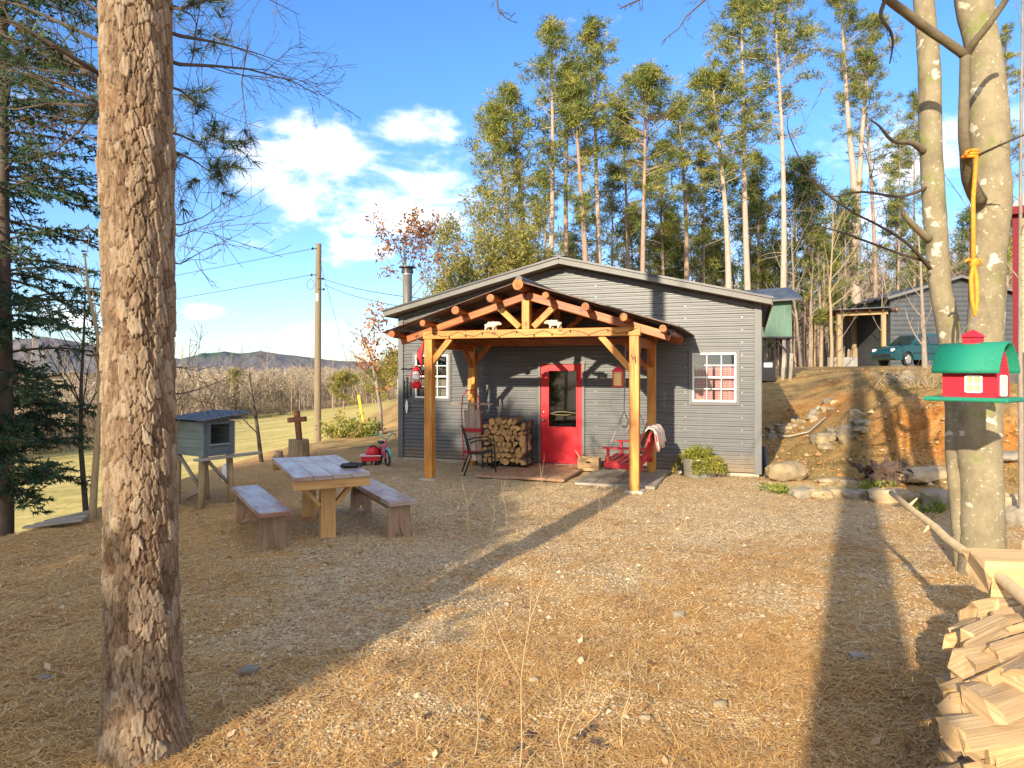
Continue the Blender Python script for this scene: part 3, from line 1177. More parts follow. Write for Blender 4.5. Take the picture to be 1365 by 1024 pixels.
# roof: two ribbed sheets over the walls
OH, FO = .20, .36
sl_ = (RZ - EV) / MID
for sgn, nm in ((-1, 'roof_sheet'), (1, 'roof_sheet')):
    mb = MB()
    ys = []
    y = -FO
    while y < DEP + .25:
        ys += [(y, 0), (y + .18, 0), (y + .195, .02), (y + .214, .02), (y + .2285, 0)]
        y += .2286
    e = MID + sgn * (MID + OH)
    ze = EV - sl_ * OH + .115
    vs = []
    for yy, h in ys:
        vs += [(MID, yy, RZ + .115 + h), (e, yy, ze + h)]
    fs = [(2 * i, 2 * i + 1, 2 * i + 3, 2 * i + 2) for i in range(len(ys) - 1)]
    mb.add(vs, fs)
    mb.build(nm, 'roofmetal', house)
    # fascia along the rake, and the soffit behind it
    mb = MB()
    mb.beam((MID, -FO + .011, RZ + .038), (e, -FO + .011, ze - .078), .022, .11, up=(0, 0, 1))
    mb.build('rake_fascia', 'fascia', house, bev=.003)
    mb = MB()
    mb.beam((MID, -FO - .012, RZ + .105), (e + sgn * .02, -FO - .012, ze - .018), .03, .035, up=(0, 0, 1))
    mb.build('rake_edge', 'roofmetal', house)
    mb = MB()
    q = [(MID, -FO + .03, RZ - .015), (e, -FO + .03, ze - .13), (e, 0.02, ze - .13), (MID, 0.02, RZ - .015)]
    mb.add(q, [(0, 1, 2, 3)])
    mb.build('soffit', 'soffit', house)
    mb = MB()
    mb.beam((e, -FO + .03, ze - .075), (e, DEP + .2, ze - .075), .025, .13)
    mb.build('eave_fascia', 'soffit', house)
    mb = MB()
    mb.beam((MID + sgn * .05, -.022, RZ - .08), (MID + sgn * (MID - .08), -.022, EV - .06), .02, .05)
    mb.build('gable_trim', 'trim', house)
mb = MB()
mb.beam((MID, -FO, RZ + .135), (MID, DEP + .2, RZ + .135), .26, .035)
mb.build('ridge_cap', 'roofmetal', house, bev=.01)


def window(o, curtain):
    x0, x1, z0, z1 = o
    xm, zm = (x0 + x1) / 2, (z0 + z1) / 2
    mb = MB()
    fw = .035
    for x in (x0 + fw / 2, x1 - fw / 2):
        mb.box((x, -.004, zm), (fw, .055, z1 - z0))
    for z in (z0 + fw / 2, z1 - fw / 2, zm):
        mb.box((xm, -.006, z), (x1 - x0 - 2 * fw, .05, fw))
    for k in (1, 2):
        mb.box((x0 + (x1 - x0) * k / 3, -.002, zm), (.017, .034, z1 - z0 - .07))
    for z in (z0 + (z1 - z0) * .265, z0 + (z1 - z0) * .745):
        mb.box((xm, -.002, z), (x1 - x0 - .07, .030, .017))
    f = mb.build('window', 'white', house, bev=.003)
    mb = MB()
    mb.box((xm, .012, zm), (x1 - x0 - .06, .006, z1 - z0 - .06))
    mb.build('pane', 'glass', f)
    mb = MB()
    for x in (x0 - .03, x1 + .03):
        mb.box((x, -.026, zm), (.055, .02, z1 - z0 + .115))
    mb.box((xm, -.026, z1 + .03), (x1 - x0, .021, .055))
    mb.box((xm, -.026, z0 - .03), (x1 - x0, .021, .055))
    mb.build('window_trim', 'trim', f)
    if curtain:
        for a, b in ((x0 + .03, xm - .03), (xm + .015, x1 - .03)):
            mb = MB()
            n = 44
            zt, zb = z0 + (z1 - z0) * .75, z0 + .02
            vs = []
            for i in range(n + 1):
                x = a + (b - a) * i / n
                y = .085 + .018 * math.sin(i * 1.15) + .006 * math.sin(i * 2.9)
                vs += [(x, y, zb), (x, y, zt)]
            mb.add(vs, [(2 * i, 2 * i + 2, 2 * i + 3, 2 * i + 1) for i in range(n)], [[(i / n, 0), ((i + 1) / n, 0), ((i + 1) / n, 1), (i / n, 1)] for i in range(n)])
            mb.build('curtain', curtain, f, smooth=True)


def gingham():
    m, nt, b = new_mat('red_gingham')
    uv = tex(nt, 'UV')
    w1 = nd(nt, 'TexWave', wave_type='BANDS', bands_direction='X')
    w1.inputs['Scale'].default_value = 5.5
    w2 = nd(nt, 'TexWave', wave_type='BANDS', bands_direction='Y')
    w2.inputs['Scale'].default_value = 6.5
    nt.links.new(uv, w1.inputs[0])
    nt.links.new(uv, w2.inputs[0])
    f = math_(nt, 'ADD', math_(nt, 'MULTIPLY', w1.outputs['Fac'], .5), math_(nt, 'MULTIPLY', w2.outputs['Fac'], .5))
    nt.links.new(ramp(nt, f, [(.2, (.82, .62, .6)), (.55, (.80, .28, .28)), (.85, (.66, .06, .07))]), b.inputs['Base Color'])
    b.inputs['Roughness'].default_value = .9
    return m


M['gingham'] = gingham()
M['linen'] = plain('brown_linen', (.30, .24, .20), .9)
window(OPEN[0], None)
window(OPEN[2], 'gingham')
# lower sash of the left window shows a drawn brown blind
mb = MB()
mb.box((.765, .10, 1.56), (.74, .006, .42))
mb.build('blind', 'linen', house)

# door
door = None
mb = MB()
x0, x1, z0, z1 = 3.185, 4.035, .075, 2.04
gx0, gx1, gz0, gz1 = 3.345, 3.925, .79, 1.92
yD = .012
for x, w in (((x0 + gx0) / 2, gx0 - x0), ((x1 + gx1) / 2, x1 - gx1)):
    mb.box((x, yD, (z0 + z1) / 2), (w, .045, z1 - z0))
mb.box(((gx0 + gx1) / 2, yD, (z0 + gz0) / 2), (gx1 - gx0, .045, gz0 - z0))
mb.box(((gx0 + gx1) / 2, yD, (z1 + gz1) / 2), (gx1 - gx0, .045, z1 - gz1))
door = mb.build('door', 'red', house, bev=.002)
mb = MB()
for x in (gx0 + .0, gx1 - .0):
    mb.box((x, yD - .026, (gz0 + gz1) / 2), (.022, .02, gz1 - gz0 + .022))
for z in (gz0, gz1):
    mb.box(((gx0 + gx1) / 2, yD - .026, z), (gx1 - gx0 - .022, .019, .022))
mb.build('glazing_bead', 'red', door, bev=.003)
mb = MB()
mb.box(((gx0 + gx1) / 2, yD, (gz0 + gz1) / 2), (gx1 - gx0 - .004, .008, gz1 - gz0 - .004))
mb.build('pane', 'glass', door)
mb = MB()
mb.lathe([(.0, 0), (.028, .0), (.03, .004), (.012, .012), (.011, .035), (.026, .045), (.03, .06), (.024, .075), (0, .08)], 14)
for v in mb.v:
    v.xyz = (v.x + x0 + .062, yD - .022 - v.z, v.y + .93)
mb.build('door_knob', 'nickel', door, smooth=True)
mb = MB()
mb.lathe([(.0, 0), (.026, .0), (.026, .012), (.02, .02), (0, .022)], 14)
for v in mb.v:
    v.xyz = (v.x + x0 + .062, yD - .022 - v.z, v.y + 1.08)
mb.build('deadbolt', 'nickel', door, smooth=True)
mb = MB()
for x in (3.1585, 4.0615):
    mb.box((x, -.012, 1.04), (.05, .075, 2.06))
mb.box(((x0 + x1) / 2, -.012, 2.069), (1.0 - .02, .074, .052))
mb.build('door_frame', 'fascia', house, bev=.003)
mb = MB()
mb.box(((x0 + x1) / 2, -.02, .04), (.94, .15, .06))
mb.build('threshold', 'steel', house, bev=.004)
# a jute wreath-like hanger inside the door glass and a table beyond it
mb = MB()
mb.tube([(gx0 + .02, .06, 1.05), (3.5, .05, 1.09), (3.66, .05, 1.095), (3.9, .05, 1.07), (3.7, .055, 1.03), (3.5, .055, 1.03), (gx0 + .02, .06, 1.05)], .012, 6)
mb.build('door_garland', 'stem', door)

# flue
mb = MB()
fx, fy = -.12, .55
mb.lathe([(.105, 1.6), (.105, 4.05), (.112, 4.06), (.112, 4.09), (.105, 4.1)], 22, (fx, fy, 0))
fl = mb.build('flue_pipe', 'steel', house, smooth=40)
mb = MB()
mb.lathe([(.11, 4.09), (.135, 4.10), (.135, 4.16), (.12, 4.17), (.12, 4.21), (.19, 4.22), (.19, 4.245), (0, 4.27)], 22, (fx, fy, 0))
mb.build('flue_cap', 'roofmetal', fl, smooth=40)
mb = MB()
mb.box((fx + .06, fy, 2.0), (.3, .06, .06))
mb.box((fx, fy, 1.55), (.34, .30, .34))
mb.build('flue_bracket', 'steel', fl)
# wall fittings
mb = MB()
mb.box((4.87, -.04, .89), (.12, .05, .1))
mb.box((4.87, -.07, .895), (.09, .03, .07))
mb.build('outlet_box', 'trim', house, bev=.006)
# screws: small bright heads in columns, part of the cladding
mb = MB()
for x in (.55, 1.9, 2.95, 4.3, 5.55, 6.0, 7.0):
    z = .16
    while z < gable(x) - .15:
        if not any(o[0] - .08 < x < o[1] + .08 and o[2] - .08 < z < o[3] + .08 for o in OPEN):
            mb.box((x, -.006, z - .02), (.014, .014, .014))
        z += .2286 * (1 if x > 4 else 2)
mb.build('cladding_screws', 'steel', house)
mb = MB()
for a in (5, 40):
    pass
mb.tube([(W + .12, -.15, .06), (W + .12, 1.2, .10), (W + .12, 3.0, .2)], .05, 10)
mb.build('drain_pipe', 'black', house)


# ------------------------------------------------------------------ porch
porch = thing('timber_porch', 'gabled porch of orange stained timbers with log purlins over the red door', 'porch', H(0, 0, 0), HR)
PA0, PA1, PF, PB = 1.875, 5.435, -2.33, -.42
PM = (PA0 + PA1) / 2
SLP = .310


def rough(o, amt=.004):
    for v in o.data.vertices:
        v.co += Vector((random.uniform(-amt, amt), random.uniform(-amt, amt), 0))


for a, b, nm in ((PA0, PF, 'post'), (PA1, PF, 'post'), (PA0, PB, 'post'), (PA1, PB, 'post')):
    mb = MB()
    mb.beam((a, b, -.05), (a, b, 2.455 if b == PF else 2.40), .15, .15, up=(0, 1, 0))
    mb.build(nm, 'post', porch, bev=.008, seg=2)
mb = MB()
mb.beam((PA0 - .1, PF, 2.525), (PA1 + .1, PF, 2.525), .155, .135)
mb.build('tie_beam', 'post', porch, bev=.008, seg=2)
mb = MB()
mb.beam((PA0 - .1, PB, 2.465), (PA1 + .1, PB, 2.465), .15, .13)
mb.build('tie_beam', 'rafter', porch, bev=.008, seg=2)
for a in (PA0, PA1):
    mb = MB()
    mb.beam((a, PF + .08, 2.37), (a, PB - .08, 2.37), .12, .15)
    mb.build('side_plate', 'rafter', porch, bev=.008)
for b in (PF, PB):
    zr = 2.44 + SLP * (PM - 1.36)
    for sg in (-1, 1):
        e = PM + sg * (PM - 1.33)
        mb = MB()
        mb.beam((PM + sg * .004, b, zr), (e, b, 2.435), .12, .135)
        mb.build('rafter', 'rafter', porch, bev=.008)
        mb = MB()
        mb.beam((PM + sg * .12, b, 2.63), (PM + sg * .50, b, 2.98), .085, .10)
        mb.build('strut', 'post' if b == PF else 'rafter', porch, bev=.006)
        # knee braces
        p = PA0 if sg < 0 else PA1
        mb = MB()
        k = .34 if sg < 0 else .48
        mb.beam((p - sg * .05, b, 2.44 - k - .04), (p - sg * (k + .06), b, 2.465), .075, .10)
        mb.build('knee_brace', 'post' if b == PF else 'rafter', porch, bev=.006)
    mb = MB()
    mb.beam((PM, b, 2.59), (PM, b, zr - .07), .15, .13, up=(1, 0, 0))
    mb.build('king_post', 'post' if b == PF else 'rafter', porch, bev=.006)
for a in (PA0, PA1):
    for b0, b1 in ((PF + .05, PF + .45), (PB - .05, PB - .4)):
        mb = MB()
        mb.beam((a, b0, 2.0), (a, b1, 2.33), .07, .09)
        mb.build('side_brace', 'rafter', porch, bev=.006)
for a in (1.38, 1.965, 2.565, 3.185, PM, 4.115, 4.74, 5.34, 5.93):
    zc = 3.235 - SLP * abs(a - PM) + (.05 if a == PM else 0)
    r = .10 if a == PM else random.uniform(.055, .066)
    mb = MB()
    n = 9
    pts = [(a + random.uniform(-.012, .012), -2.78 + k * (2.70 / n), zc + random.uniform(-.008, .008)) for k in range(n + 1)]
    mb.tube(pts, [r * random.uniform(.9, 1.08) for _ in pts], 11, jit=.05)
    o = mb.build('purlin_log', 'log', porch, smooth=50)
    mb = MB()
    mb.tube([(a, -2.786, zc), (a, -2.779, zc)], r * .86, 11)
    mb.build('log_end', 'logcut', o)
for sg in (-1, 1):
    mb = MB()
    xs = []
    x = 0
    n = 0
    ys = []
    y = -2.74
    while y < -.06:
        ys += [(y, 0), (y + .16, 0), (y + .175, .018), (y + .2, .018), (y + .215, 0)]
        y += .2286
    e = PM + sg * 2.50
    z0 = 3.235 + .105
    vs = []
    for yy, h in ys:
        vs += [(PM, yy, z0 + h), (e, yy, z0 - SLP * 2.5 + h)]
    mb.add(vs, [(2 * i, 2 * i + 1, 2 * i + 3, 2 * i + 2) for i in range(len(ys) - 1)])
    o = mb.build('roof_sheet', 'porchroof', porch)
    s_ = o.modifiers.new('Solid', 'SOLIDIFY')
    s_.thickness = .006
mb = MB()
mb.tube([(PM, -2.75, z0 + .03), (PM, -.05, z0 + .03)], .06, 10)
mb.build('ridge_cap', 'roofmetal', porch, smooth=50)
# flood lamp under the right rafter end, string lights along the front beam
mb = MB()
mb.tube([(5.98, PF - .07, 2.53), (5.98, PF - .16, 2.50)], [.05, .06], 12)
mb.tube([(5.90, PF - .07, 2.55), (5.90, PF - .14, 2.53)], [.035, .045], 12)
mb.box((5.94, PF - .075, 2.54), (.2, .02, .1))
mb.build('flood_lamp', 'black', porch, smooth=40)
mb = MB()
pts = []
for k in range(25):
    a = PA0 - .05 + (PA1 - PA0 + .1) * k / 24
    pts.append((a, PF - .083, 2.535 + .045 * math.sin(k * 1.9) - .01))
mb.tube(pts, .004, 5)
for p in pts[1::2]:
    mb.lathe([(0, -.02), (.011, -.015), (.011, .01), (0, .018)], 6, (p[0], p[1] - .01, p[2] - .018))
mb.build('string_lights', 'black', porch)
for a in (PA0, PA1):
    mb = MB()
    mb.box((a, PF, .012), (.30, .30, .06))
    mb.build('post_pad', 'concrete', porch, bev=.02)
mb = MB()
for k in range(3):
    pass
mb.tube([(PA1 - .04, PF - .08, 2.16), (PA1 - .01, PF - .085, 2.08), (PA1 + .02, PF - .085, 2.14), (PA1 + .03, PF - .085, 2.03)], .007, 6)
mb.build('iron_hook', 'black', porch)


# two little bears on the beam
def bear(name, label, loc, rz):
    vs = [(0, 0, .085), (.06, 0, .09), (-.06, 0, .088), (.115, 0, .098), (.15, 0, .092), (.172, 0, .084),
          (.062, .022, .04), (.072, .024, 0), (.05, -.022, .04), (.035, -.024, 0),
          (-.062, .022, .045), (-.05, .024, 0), (-.07, -.022, .045), (-.085, -.024, 0), (.118, .022, .122), (.118, -.022, .122), (-.1, 0, .08)]
    es = [(0, 1), (0, 2), (1, 3), (3, 4), (4, 5), (1, 6), (6, 7), (1, 8), (8, 9), (2, 10), (10, 11), (2, 12), (12, 13), (3, 14), (3, 15), (2, 16)]
    rad = [.045, .042, .042, .03, .022, .012, .02, .016, .02, .016, .022, .016, .022, .016, .009, .009, .014]
    me = bpy.data.meshes.new(name)
    me.from_pydata(vs, es, [])
    o = bpy.data.objects.new(name, me)
    COL.objects.link(o)
    me.materials.append(M['bear'])
    sk = o.modifiers.new('Skin', 'SKIN')
    if not me.skin_vertices:
        bm = bmesh.new()
        bm.from_mesh(me)
        bm.verts.layers.skin.verify()
        bm.to_mesh(me)
        bm.free()
    for i, r in enumerate(rad):
        me.skin_vertices[0].data[i].radius = (r, r)
    me.skin_vertices[0].data[0].use_root = True
    sb = o.modifiers.new('Sub', 'SUBSURF')
    sb.levels = sb.render_levels = 2
    o.location = loc
    o.rotation_euler = (0, 0, rz)
    o.scale = (1.12,) * 3
    tag(o, label, 'figurine', 'bears on the porch beam')
    return o


M['bear'] = simple('carved_white_bear', (.62, .54, .45), (.42, .34, .27), 30, .8)
bear('bear_figurine', 'small white bear figurine on the porch beam, left of the king post', H(3.02, PF, 2.5925), HR)
bear('bear_figurine', 'small white bear figurine on the porch beam, right of the king post', H(4.14, PF, 2.5925), HR + PI)


# ------------------------------------------------------------------ paving
def slab(name, label, poly, z, mat, planks):
    t = thing(name, label, 'paving', H(0, 0, 0), HR)
    return t


mat_ = thing('boardwalk_mat', 'reddish brown wooden boardwalk laid on the gravel before the red door', 'boardwalk', H(0, 0, 0), HR)
nb = 5
for k in range(nb):
    mb = MB()
    x = 2.52 + (k + .5) * .33
    y0, y1 = -1.86, -.08
    cut = random.uniform(-1.3, -.7)
    mb.box((x + random.uniform(-.004, .004), (y0 + cut) / 2, .035 + random.uniform(0, .01)), (.322, cut - y0 - .008, .045))
    mb.box((x + random.uniform(-.004, .004), (cut + y1) / 2, .035 + random.uniform(0, .012)), (.322, y1 - cut - .008, .045))
    mb.build('board', 'plank', mat_, bev=.004)
pav = thing('stone_slab', 'flat grey slab under the red porch swing', 'slab', H(0, 0, 0), HR)
mb = MB()
for k in range(2):
    mb.box((4.72 + k * .66, -1.15, .03), (.655, 1.75, .05))
mb.build('slab_stone', 'grey_wood', pav, bev=.006)


# ------------------------------------------------------------------ things on the porch (cabin frame coordinates through H)
def hthing(name, label, cat, a, b, z=0, rz=0, group=None):
    return thing(name, label, cat, H(a, b, z), HR + rz, group)


# chair: sling seat, tube frame
ch = hthing('patio_chair', 'black metal patio chair with a mesh seat standing before the wooden sled', 'chair', 2.43, -1.35, 0, R(-62))
for sx in (-1, 1):
    mb = MB()
    x = .27 * sx
    mb.tube([(x, .26, 0), (x, .24, .2), (x, .22, .62), (x, .14, .655), (x, -.1, .64), (x, -.22, .60)], .013, 8)
    mb.build('arm_leg', 'rack', ch, smooth=True)
    mb = MB()
    x = .25 * sx
    mb.tube([(x * 1.06, -.33, 0), (x, -.2, .36), (x, -.24, .55), (x, -.32, .84), (x * .9, -.34, .87)], .013, 8)
    mb.build('rear_leg', 'rack', ch, smooth=True)
mb = MB()
mb.tube([(-.225, -.34, .87), (-.1, -.36, .885), (.1, -.36, .885), (.225, -.34, .87)], .013, 8)
mb.tube([(-.26, .2, .385), (.26, .2, .385)], .011, 8)
mb.build('cross_bar', 'rack', ch, smooth=True)
M['sling'] = simple('dark_mesh_sling', (.06, .055, .05), (.035, .032, .03), 60, .7)
mb = MB()
pr = [(.23, .42), (.15, .415), (0, .385), (-.15, .385), (-.2, .40)]
vs = []
for y, z in pr:
    vs += [(-.25, y, z), (.25, y, z)]
mb.add(vs, [(2 * i, 2 * i + 1, 2 * i + 3, 2 * i + 2) for i in range(4)])
mb.build('seat', 'sling', ch)
mb = MB()
pr = [(-.2, .42), (-.235, .55), (-.29, .72), (-.33, .86)]
vs = []
for y, z in pr:
    vs += [(-.24, y, z), (.24, y, z)]
mb.add(vs, [(2 * i, 2 * i + 1, 2 * i + 3, 2 * i + 2) for i in range(3)])
mb.build('backrest', 'sling', ch)

# old sled leaning on the rear post and wall
sl = hthing('wooden_sled', 'old wooden sled with red runners leaning upright against the porch post', 'sled', 1.98, -.62, 0, 0)
M['sledwood'] = wood('sled_wood', (.30, .20, .14), (.44, .33, .25), (.54, .44, .36), .7)
tilt = Matrix.Rotation(R(7), 3, 'X')


def sled_part(nm, mb, mat):
    for v in mb.v:
        q = tilt @ Vector((v.x, -v.y, v.z))
        v.xyz = q
    return mb.build(nm, mat, sl, bev=.003)


for k in (-1, 0, 1):
    mb = MB()
    hgt = 1.02 if k else 1.10
    mb.box((k * .118, -.06, .12 + hgt / 2), (.108, .014, hgt))
    sled_part('slat', mb, 'sledwood')
mb = MB()
mb.beam((-.43, -.075, 1.26), (.43, -.075, 1.26), .045, .03)
sled_part('steering_bar', mb, 'sledwood')
for sx in (-1, 1):
    mb = MB()
    mb.tube([(sx * .2, 0, .02), (sx * .2, 0, .4), (sx * .2, 0, 1.1), (sx * .17, -.02, 1.4), (sx * .1, -.04, 1.52), (0, -.05, 1.54)], .012, 6)
    sled_part('runner', mb, 'swingred')
for z in (.3, .75):
    mb = MB()
    mb.beam((-.21, -.02, z), (.21, -.02, z), .03, .06)
    sled_part('cross_piece', mb, 'swingred')
# broom and shovel beside it
sh = hthing('shovel', 'dark long handled shovel leaning behind the firewood rack', 'shovel', 2.33, -.22)
mb = MB()
mb.tube([(0, -.14, .3), (0.02, 0.13, 1.33)], .016, 8)
mb.build('handle', 'grey_wood', sh)
mb = MB()
mb.prism([(-.11, .32), (.11, .32), (.12, .1), (.06, .0), (0, -.02), (-.06, .0), (-.12, .1)], (0, -.19, .02), (1, 0, 0), (0, .25, 1), .012)
mb.build('blade', 'rack', sh)

# firewood rack with split logs
rk = hthing('firewood_rack', 'black iron firewood rack by the door', 'rack', 2.66, -.52)
mb = MB()
for y in (-.17, .17):
    mb.tube([(-.46, y, .0), (-.46, y, .95)], .014, 6)
    mb.tube([(.46, y, .0), (.46, y, .95)], .014, 6)
    mb.tube([(-.46, y, .10), (.46, y, .10)], .014, 6)
for x in (-.46, .46):
    mb.tube([(x, -.17, .94), (x, .17, .94)], .014, 6)
    mb.tube([(x, -.17, .10), (x, .17, .10)], .014, 6)
mb.build('frame', 'rack', rk)


def split_log(L, r, shape, end_mat, bark):
    """axis along y; one mesh: bark round, split faces, sawn ends"""
    mb = MB()
    if shape == 0:
        poly = [(math.cos(a) * r * random.uniform(.9, 1.08), math.sin(a) * r * random.uniform(.9, 1.08)) for a in [2 * PI * k / 11 for k in range(11)]]
        barks = list(range(11))
    else:
        span = random.uniform(1.2, 1.9) if shape == 1 else random.uniform(2.5, 3.2)
        n = 6
        R_ = r * (1.75 if shape == 1 else 1.25)
        arc = [(math.cos(-span / 2 + span * k / n) * R_, math.sin(-span / 2 + span * k / n) * R_) for k in range(n + 1)]
        poly = arc + ([(random.uniform(-.02, .15) * r, random.uniform(-.1, .1) * r)])
        cx = sum(p[0] for p in poly) / len(poly)
        poly = [(p[0] - cx + random.uniform(-.05, .05) * r, p[1] + random.uniform(-.05, .05) * r) for p in poly]
        barks = list(range(n))
    # the outline is resampled so the faces can be splintery
    q_, b_ = [], []
    for i in range(len(poly)):
        p, w = Vector(poly[i]), Vector(poly[(i + 1) % len(poly)])
        m = max(1, int((w - p).length / (r * .34)))
        for k in range(m):
            c_ = p.lerp(w, k / m)
            off = random.gauss(0, .010) * r
            q_.append((c_.x * (1 + off / r), c_.y * (1 + off / r)))
            if i in barks:
                b_.append(len(q_) - 1)
    poly, barks = q_, set(b_)
    n = len(poly)
    K = 11
    vs = []
    tw = random.uniform(-.07, .07)
    for k in range(K):
        y = -L / 2 + L * k / (K - 1)
        c, s = math.cos(tw * k / K), math.sin(tw * k / K)
        for x, z in poly:
            j = 1 + random.uniform(-.010, .010)
            vs.append((x * c * j - z * s, y + (random.uniform(-.02, .02) if k in (0, K - 1) else 0), x * s + z * c * j))
    for k in range(K - 1):
        for i in range(n):
            j = (i + 1) % n
            u0 = i * .13
            mb.add([vs[k * n + i], vs[k * n + j], vs[(k + 1) * n + j], vs[(k + 1) * n + i]], [(0, 1, 2, 3)],
                   [[(u0, L * k / K), (u0 + .12, L * k / K), (u0 + .12, L * (k + 1) / K), (u0, L * (k + 1) / K)]], 0 if i in barks else 1)
    mb.add(vs[:n], [tuple(range(n))], None, 2)
    mb.add(vs[-n:], [tuple(range(n - 1, -1, -1))], None, 2)
    # weld
    me = bpy.data.meshes.new('firewood_log')
    bm = bmesh.new()
    bv = [bm.verts.new(v) for v in mb.v]
    uvl = bm.loops.layers.uv.new('UVMap')
    for f, mi, uv in zip(mb.f, mb.mi, mb.uv):
        try:
            q = bm.faces.new([bv[i] for i in f])
        except ValueError:
            continue
        q.material_index = mi
        for l, w in zip(q.loops, uv):
            l[uvl].uv = w
    bmesh.ops.remove_doubles(bm, verts=bm.verts, dist=1e-5)
    bmesh.ops.recalc_face_normals(bm, faces=bm.faces)
    bm.to_mesh(me)
    bm.free()
    for m in (bark, 'split', end_mat):
        me.materials.append(M[m])
    return me


small = [split_log(.42, random.uniform(.056, .068), s, 'logend', 'logbark') for s in (0, 0, 1, 1, 1, 2, 2, 1)]
for row in range(8):
    n = 8 if row % 2 == 0 else 7
    for k in range(n):
        if row == 7 and k in (0, 6):
            continue
        o = bpy.data.objects.new('firewood_log', random.choice(small))
        COL.objects.link(o)
        a = 2.66 - .39 + (k + (0 if row % 2 == 0 else .5)) * .111 + random.uniform(-.01, .01)
        o.location = H(a, -.52 + random.uniform(-.04, .03), .175 + row * .107 + random.uniform(-.008, .008))
        o.rotation_euler = (random.uniform(-.03, .03), random.uniform(0, 6.28), HR + random.uniform(-.04, .04))
        s = random.uniform(.92, 1.12)
        o.scale = (s, 1, s)
        tag(o, 'short split log stacked in the black firewood rack by the door', 'firewood log', 'logs in the firewood rack')
tr = hthing('blue_dish', 'small pale blue plastic dish under the firewood rack', 'dish', 2.72, -.75)
mb = MB()
mb.lathe([(.0, 0.01), (.09, .01), (.13, .05), (.125, .055), (.085, .02), (0, .02)], 18)
M['bluepl'] = plain('pale_blue_plastic', (.16, .32, .42), .4)
mb.build('bowl', 'bluepl', tr, smooth=40)

# crate beside the door
cr = hthing('wooden_crate', 'small brown wooden crate with a stencilled mark right of the door', 'crate', 4.27, -.42)
for y in (-.11, .11):
    mb = MB()
    mb.box((0, y, .15), (.40, .016, .24))
    mb.build('side_panel', 'crate', cr, bev=.002)
for x in (-.19, .19):
    mb = MB()
    mb.box((x, 0, .15), (.016, .204, .24))
    mb.build('end_panel', 'crate', cr, bev=.002)
mb = MB()
mb.box((0, 0, .045), (.36, .2, .014))
mb.build('bottom', 'crate', cr)
mb = MB()
M['stencil'] = plain('dark_stencil', (.05, .03, .02), .9)
mb.prism([(-.06, 0), (-.045, .02), (-.02, .032), (.01, .03), (.035, .02), (.055, .002), (.03, -.008), (-.03, -.008)], (.01, -.1195, .18), (1, 0, 0), (0, 0, 1), .002)
for k in range(5):
    mb.prism([(-.012, -.007), (.012, -.007), (.012, .007), (-.012, .007)], (-.07 + k * .036, -.1195, .10), (1, 0, 0), (0, 0, 1), .002)
mb.build('stencil_mark', 'stencil', cr)
kd = hthing('kindling_stick', 'pale stick poking out of the crate by the door', 'stick', 4.2, -.42, .06)
mb = MB()
mb.beam((.02, .0, 0), (-.20, -.02, .34), .022, .015)
mb.build('stick_body', 'stick', kd)
kt = hthing('watering_can', 'small black watering can behind the crate', 'watering can', 4.62, -.36, .055)
mb = MB()
mb.lathe([(.0, 0), (.06, 0), (.065, .02), (.06, .16), (.045, .18), (0, .18)], 14)
mb.build('can_body', 'black', kt, smooth=40)
mb = MB()
mb.tube([(.05, 0, .05), (.11, 0, .13), (.17, 0, .22)], [.015, .012, .01], 8)
mb.tube([(.165, 0, .215), (.185, 0, .24)], [.018, .028], 10)
mb.build('spout', 'black', kt, smooth=40)
mb = MB()
mb.tube([(-.05, 0, .17), (-.06, 0, .24), (0, 0, .27), (.05, 0, .24), (.045, 0, .17)], .008, 6)
mb.build('handle', 'black', kt, smooth=True)

# porch swing (bench runs along the porch side, facing the door)
sw = hthing('porch_swing', 'red wooden porch swing hanging on ropes at the right side of the porch', 'swing', 5.17, -1.42)
for k in range(5):
    mb = MB()
    mb.box((-.21 + k * .105, 0, .42 - .012 * k), (.092, 1.2, .022))
    mb.build('seat_slat', 'swingred', sw, bev=.003)
for k in range(7):
    mb = MB()
    y = -.52 + k * .173
    mb.beam((.27, y, .34), (.46, y, .90), .11, .02, up=(1, 0, -.3))
    mb.build('back_slat', 'swingred', sw, bev=.003)
for z, x in ((.50, .34), (.80, .445)):
    mb = MB()
    mb.beam((x, -.6, z), (x, .6, z), .03, .07)
    mb.build('back_rail', 'swingred', sw, bev=.003)
for y in (-.6, .6):
    mb = MB()
    mb.beam((-.31, y, .645), (.38, y, .645), .10, .025)
    mb.build('armrest', 'swingred', sw, bev=.004)
    mb = MB()
    mb.beam((-.22, y, .40), (-.22, y, .63), .04, .07)
    mb.build('arm_post', 'swingred', sw, bev=.004)
    mb = MB()
    mb.beam((-.28, y * .96, .37), (.34, y * .96, .33), .04, .09)
    mb.build('seat_rail', 'swingred', sw, bev=.004)
    mb = MB()
    mb.tube([(-.2, y * 1.02, .66), (.05, y * 1.06, 1.25)], .008, 6)
    mb.tube([(.33, y * 1.02, .66), (.05, y * 1.06, 1.25), (.08, y * 1.1, 2.33)], .009, 6)
    mb.build('hanging_rope', 'grey_wood', sw)
mb = MB()
mb.beam((-.285, -.56, .385), (-.285, .56, .385), .025, .10)
mb.build('front_apron', 'swingred', sw, bev=.004)
M['pillow'] = simple('white_star_pillow', (.62, .60, .57), (.36, .34, .36), 9, .9)
pl = hthing('throw_pillow', 'white patterned pillow on the red swing', 'pillow', 5.17, -1.42)
mb = MB()
n = 9
vs = []
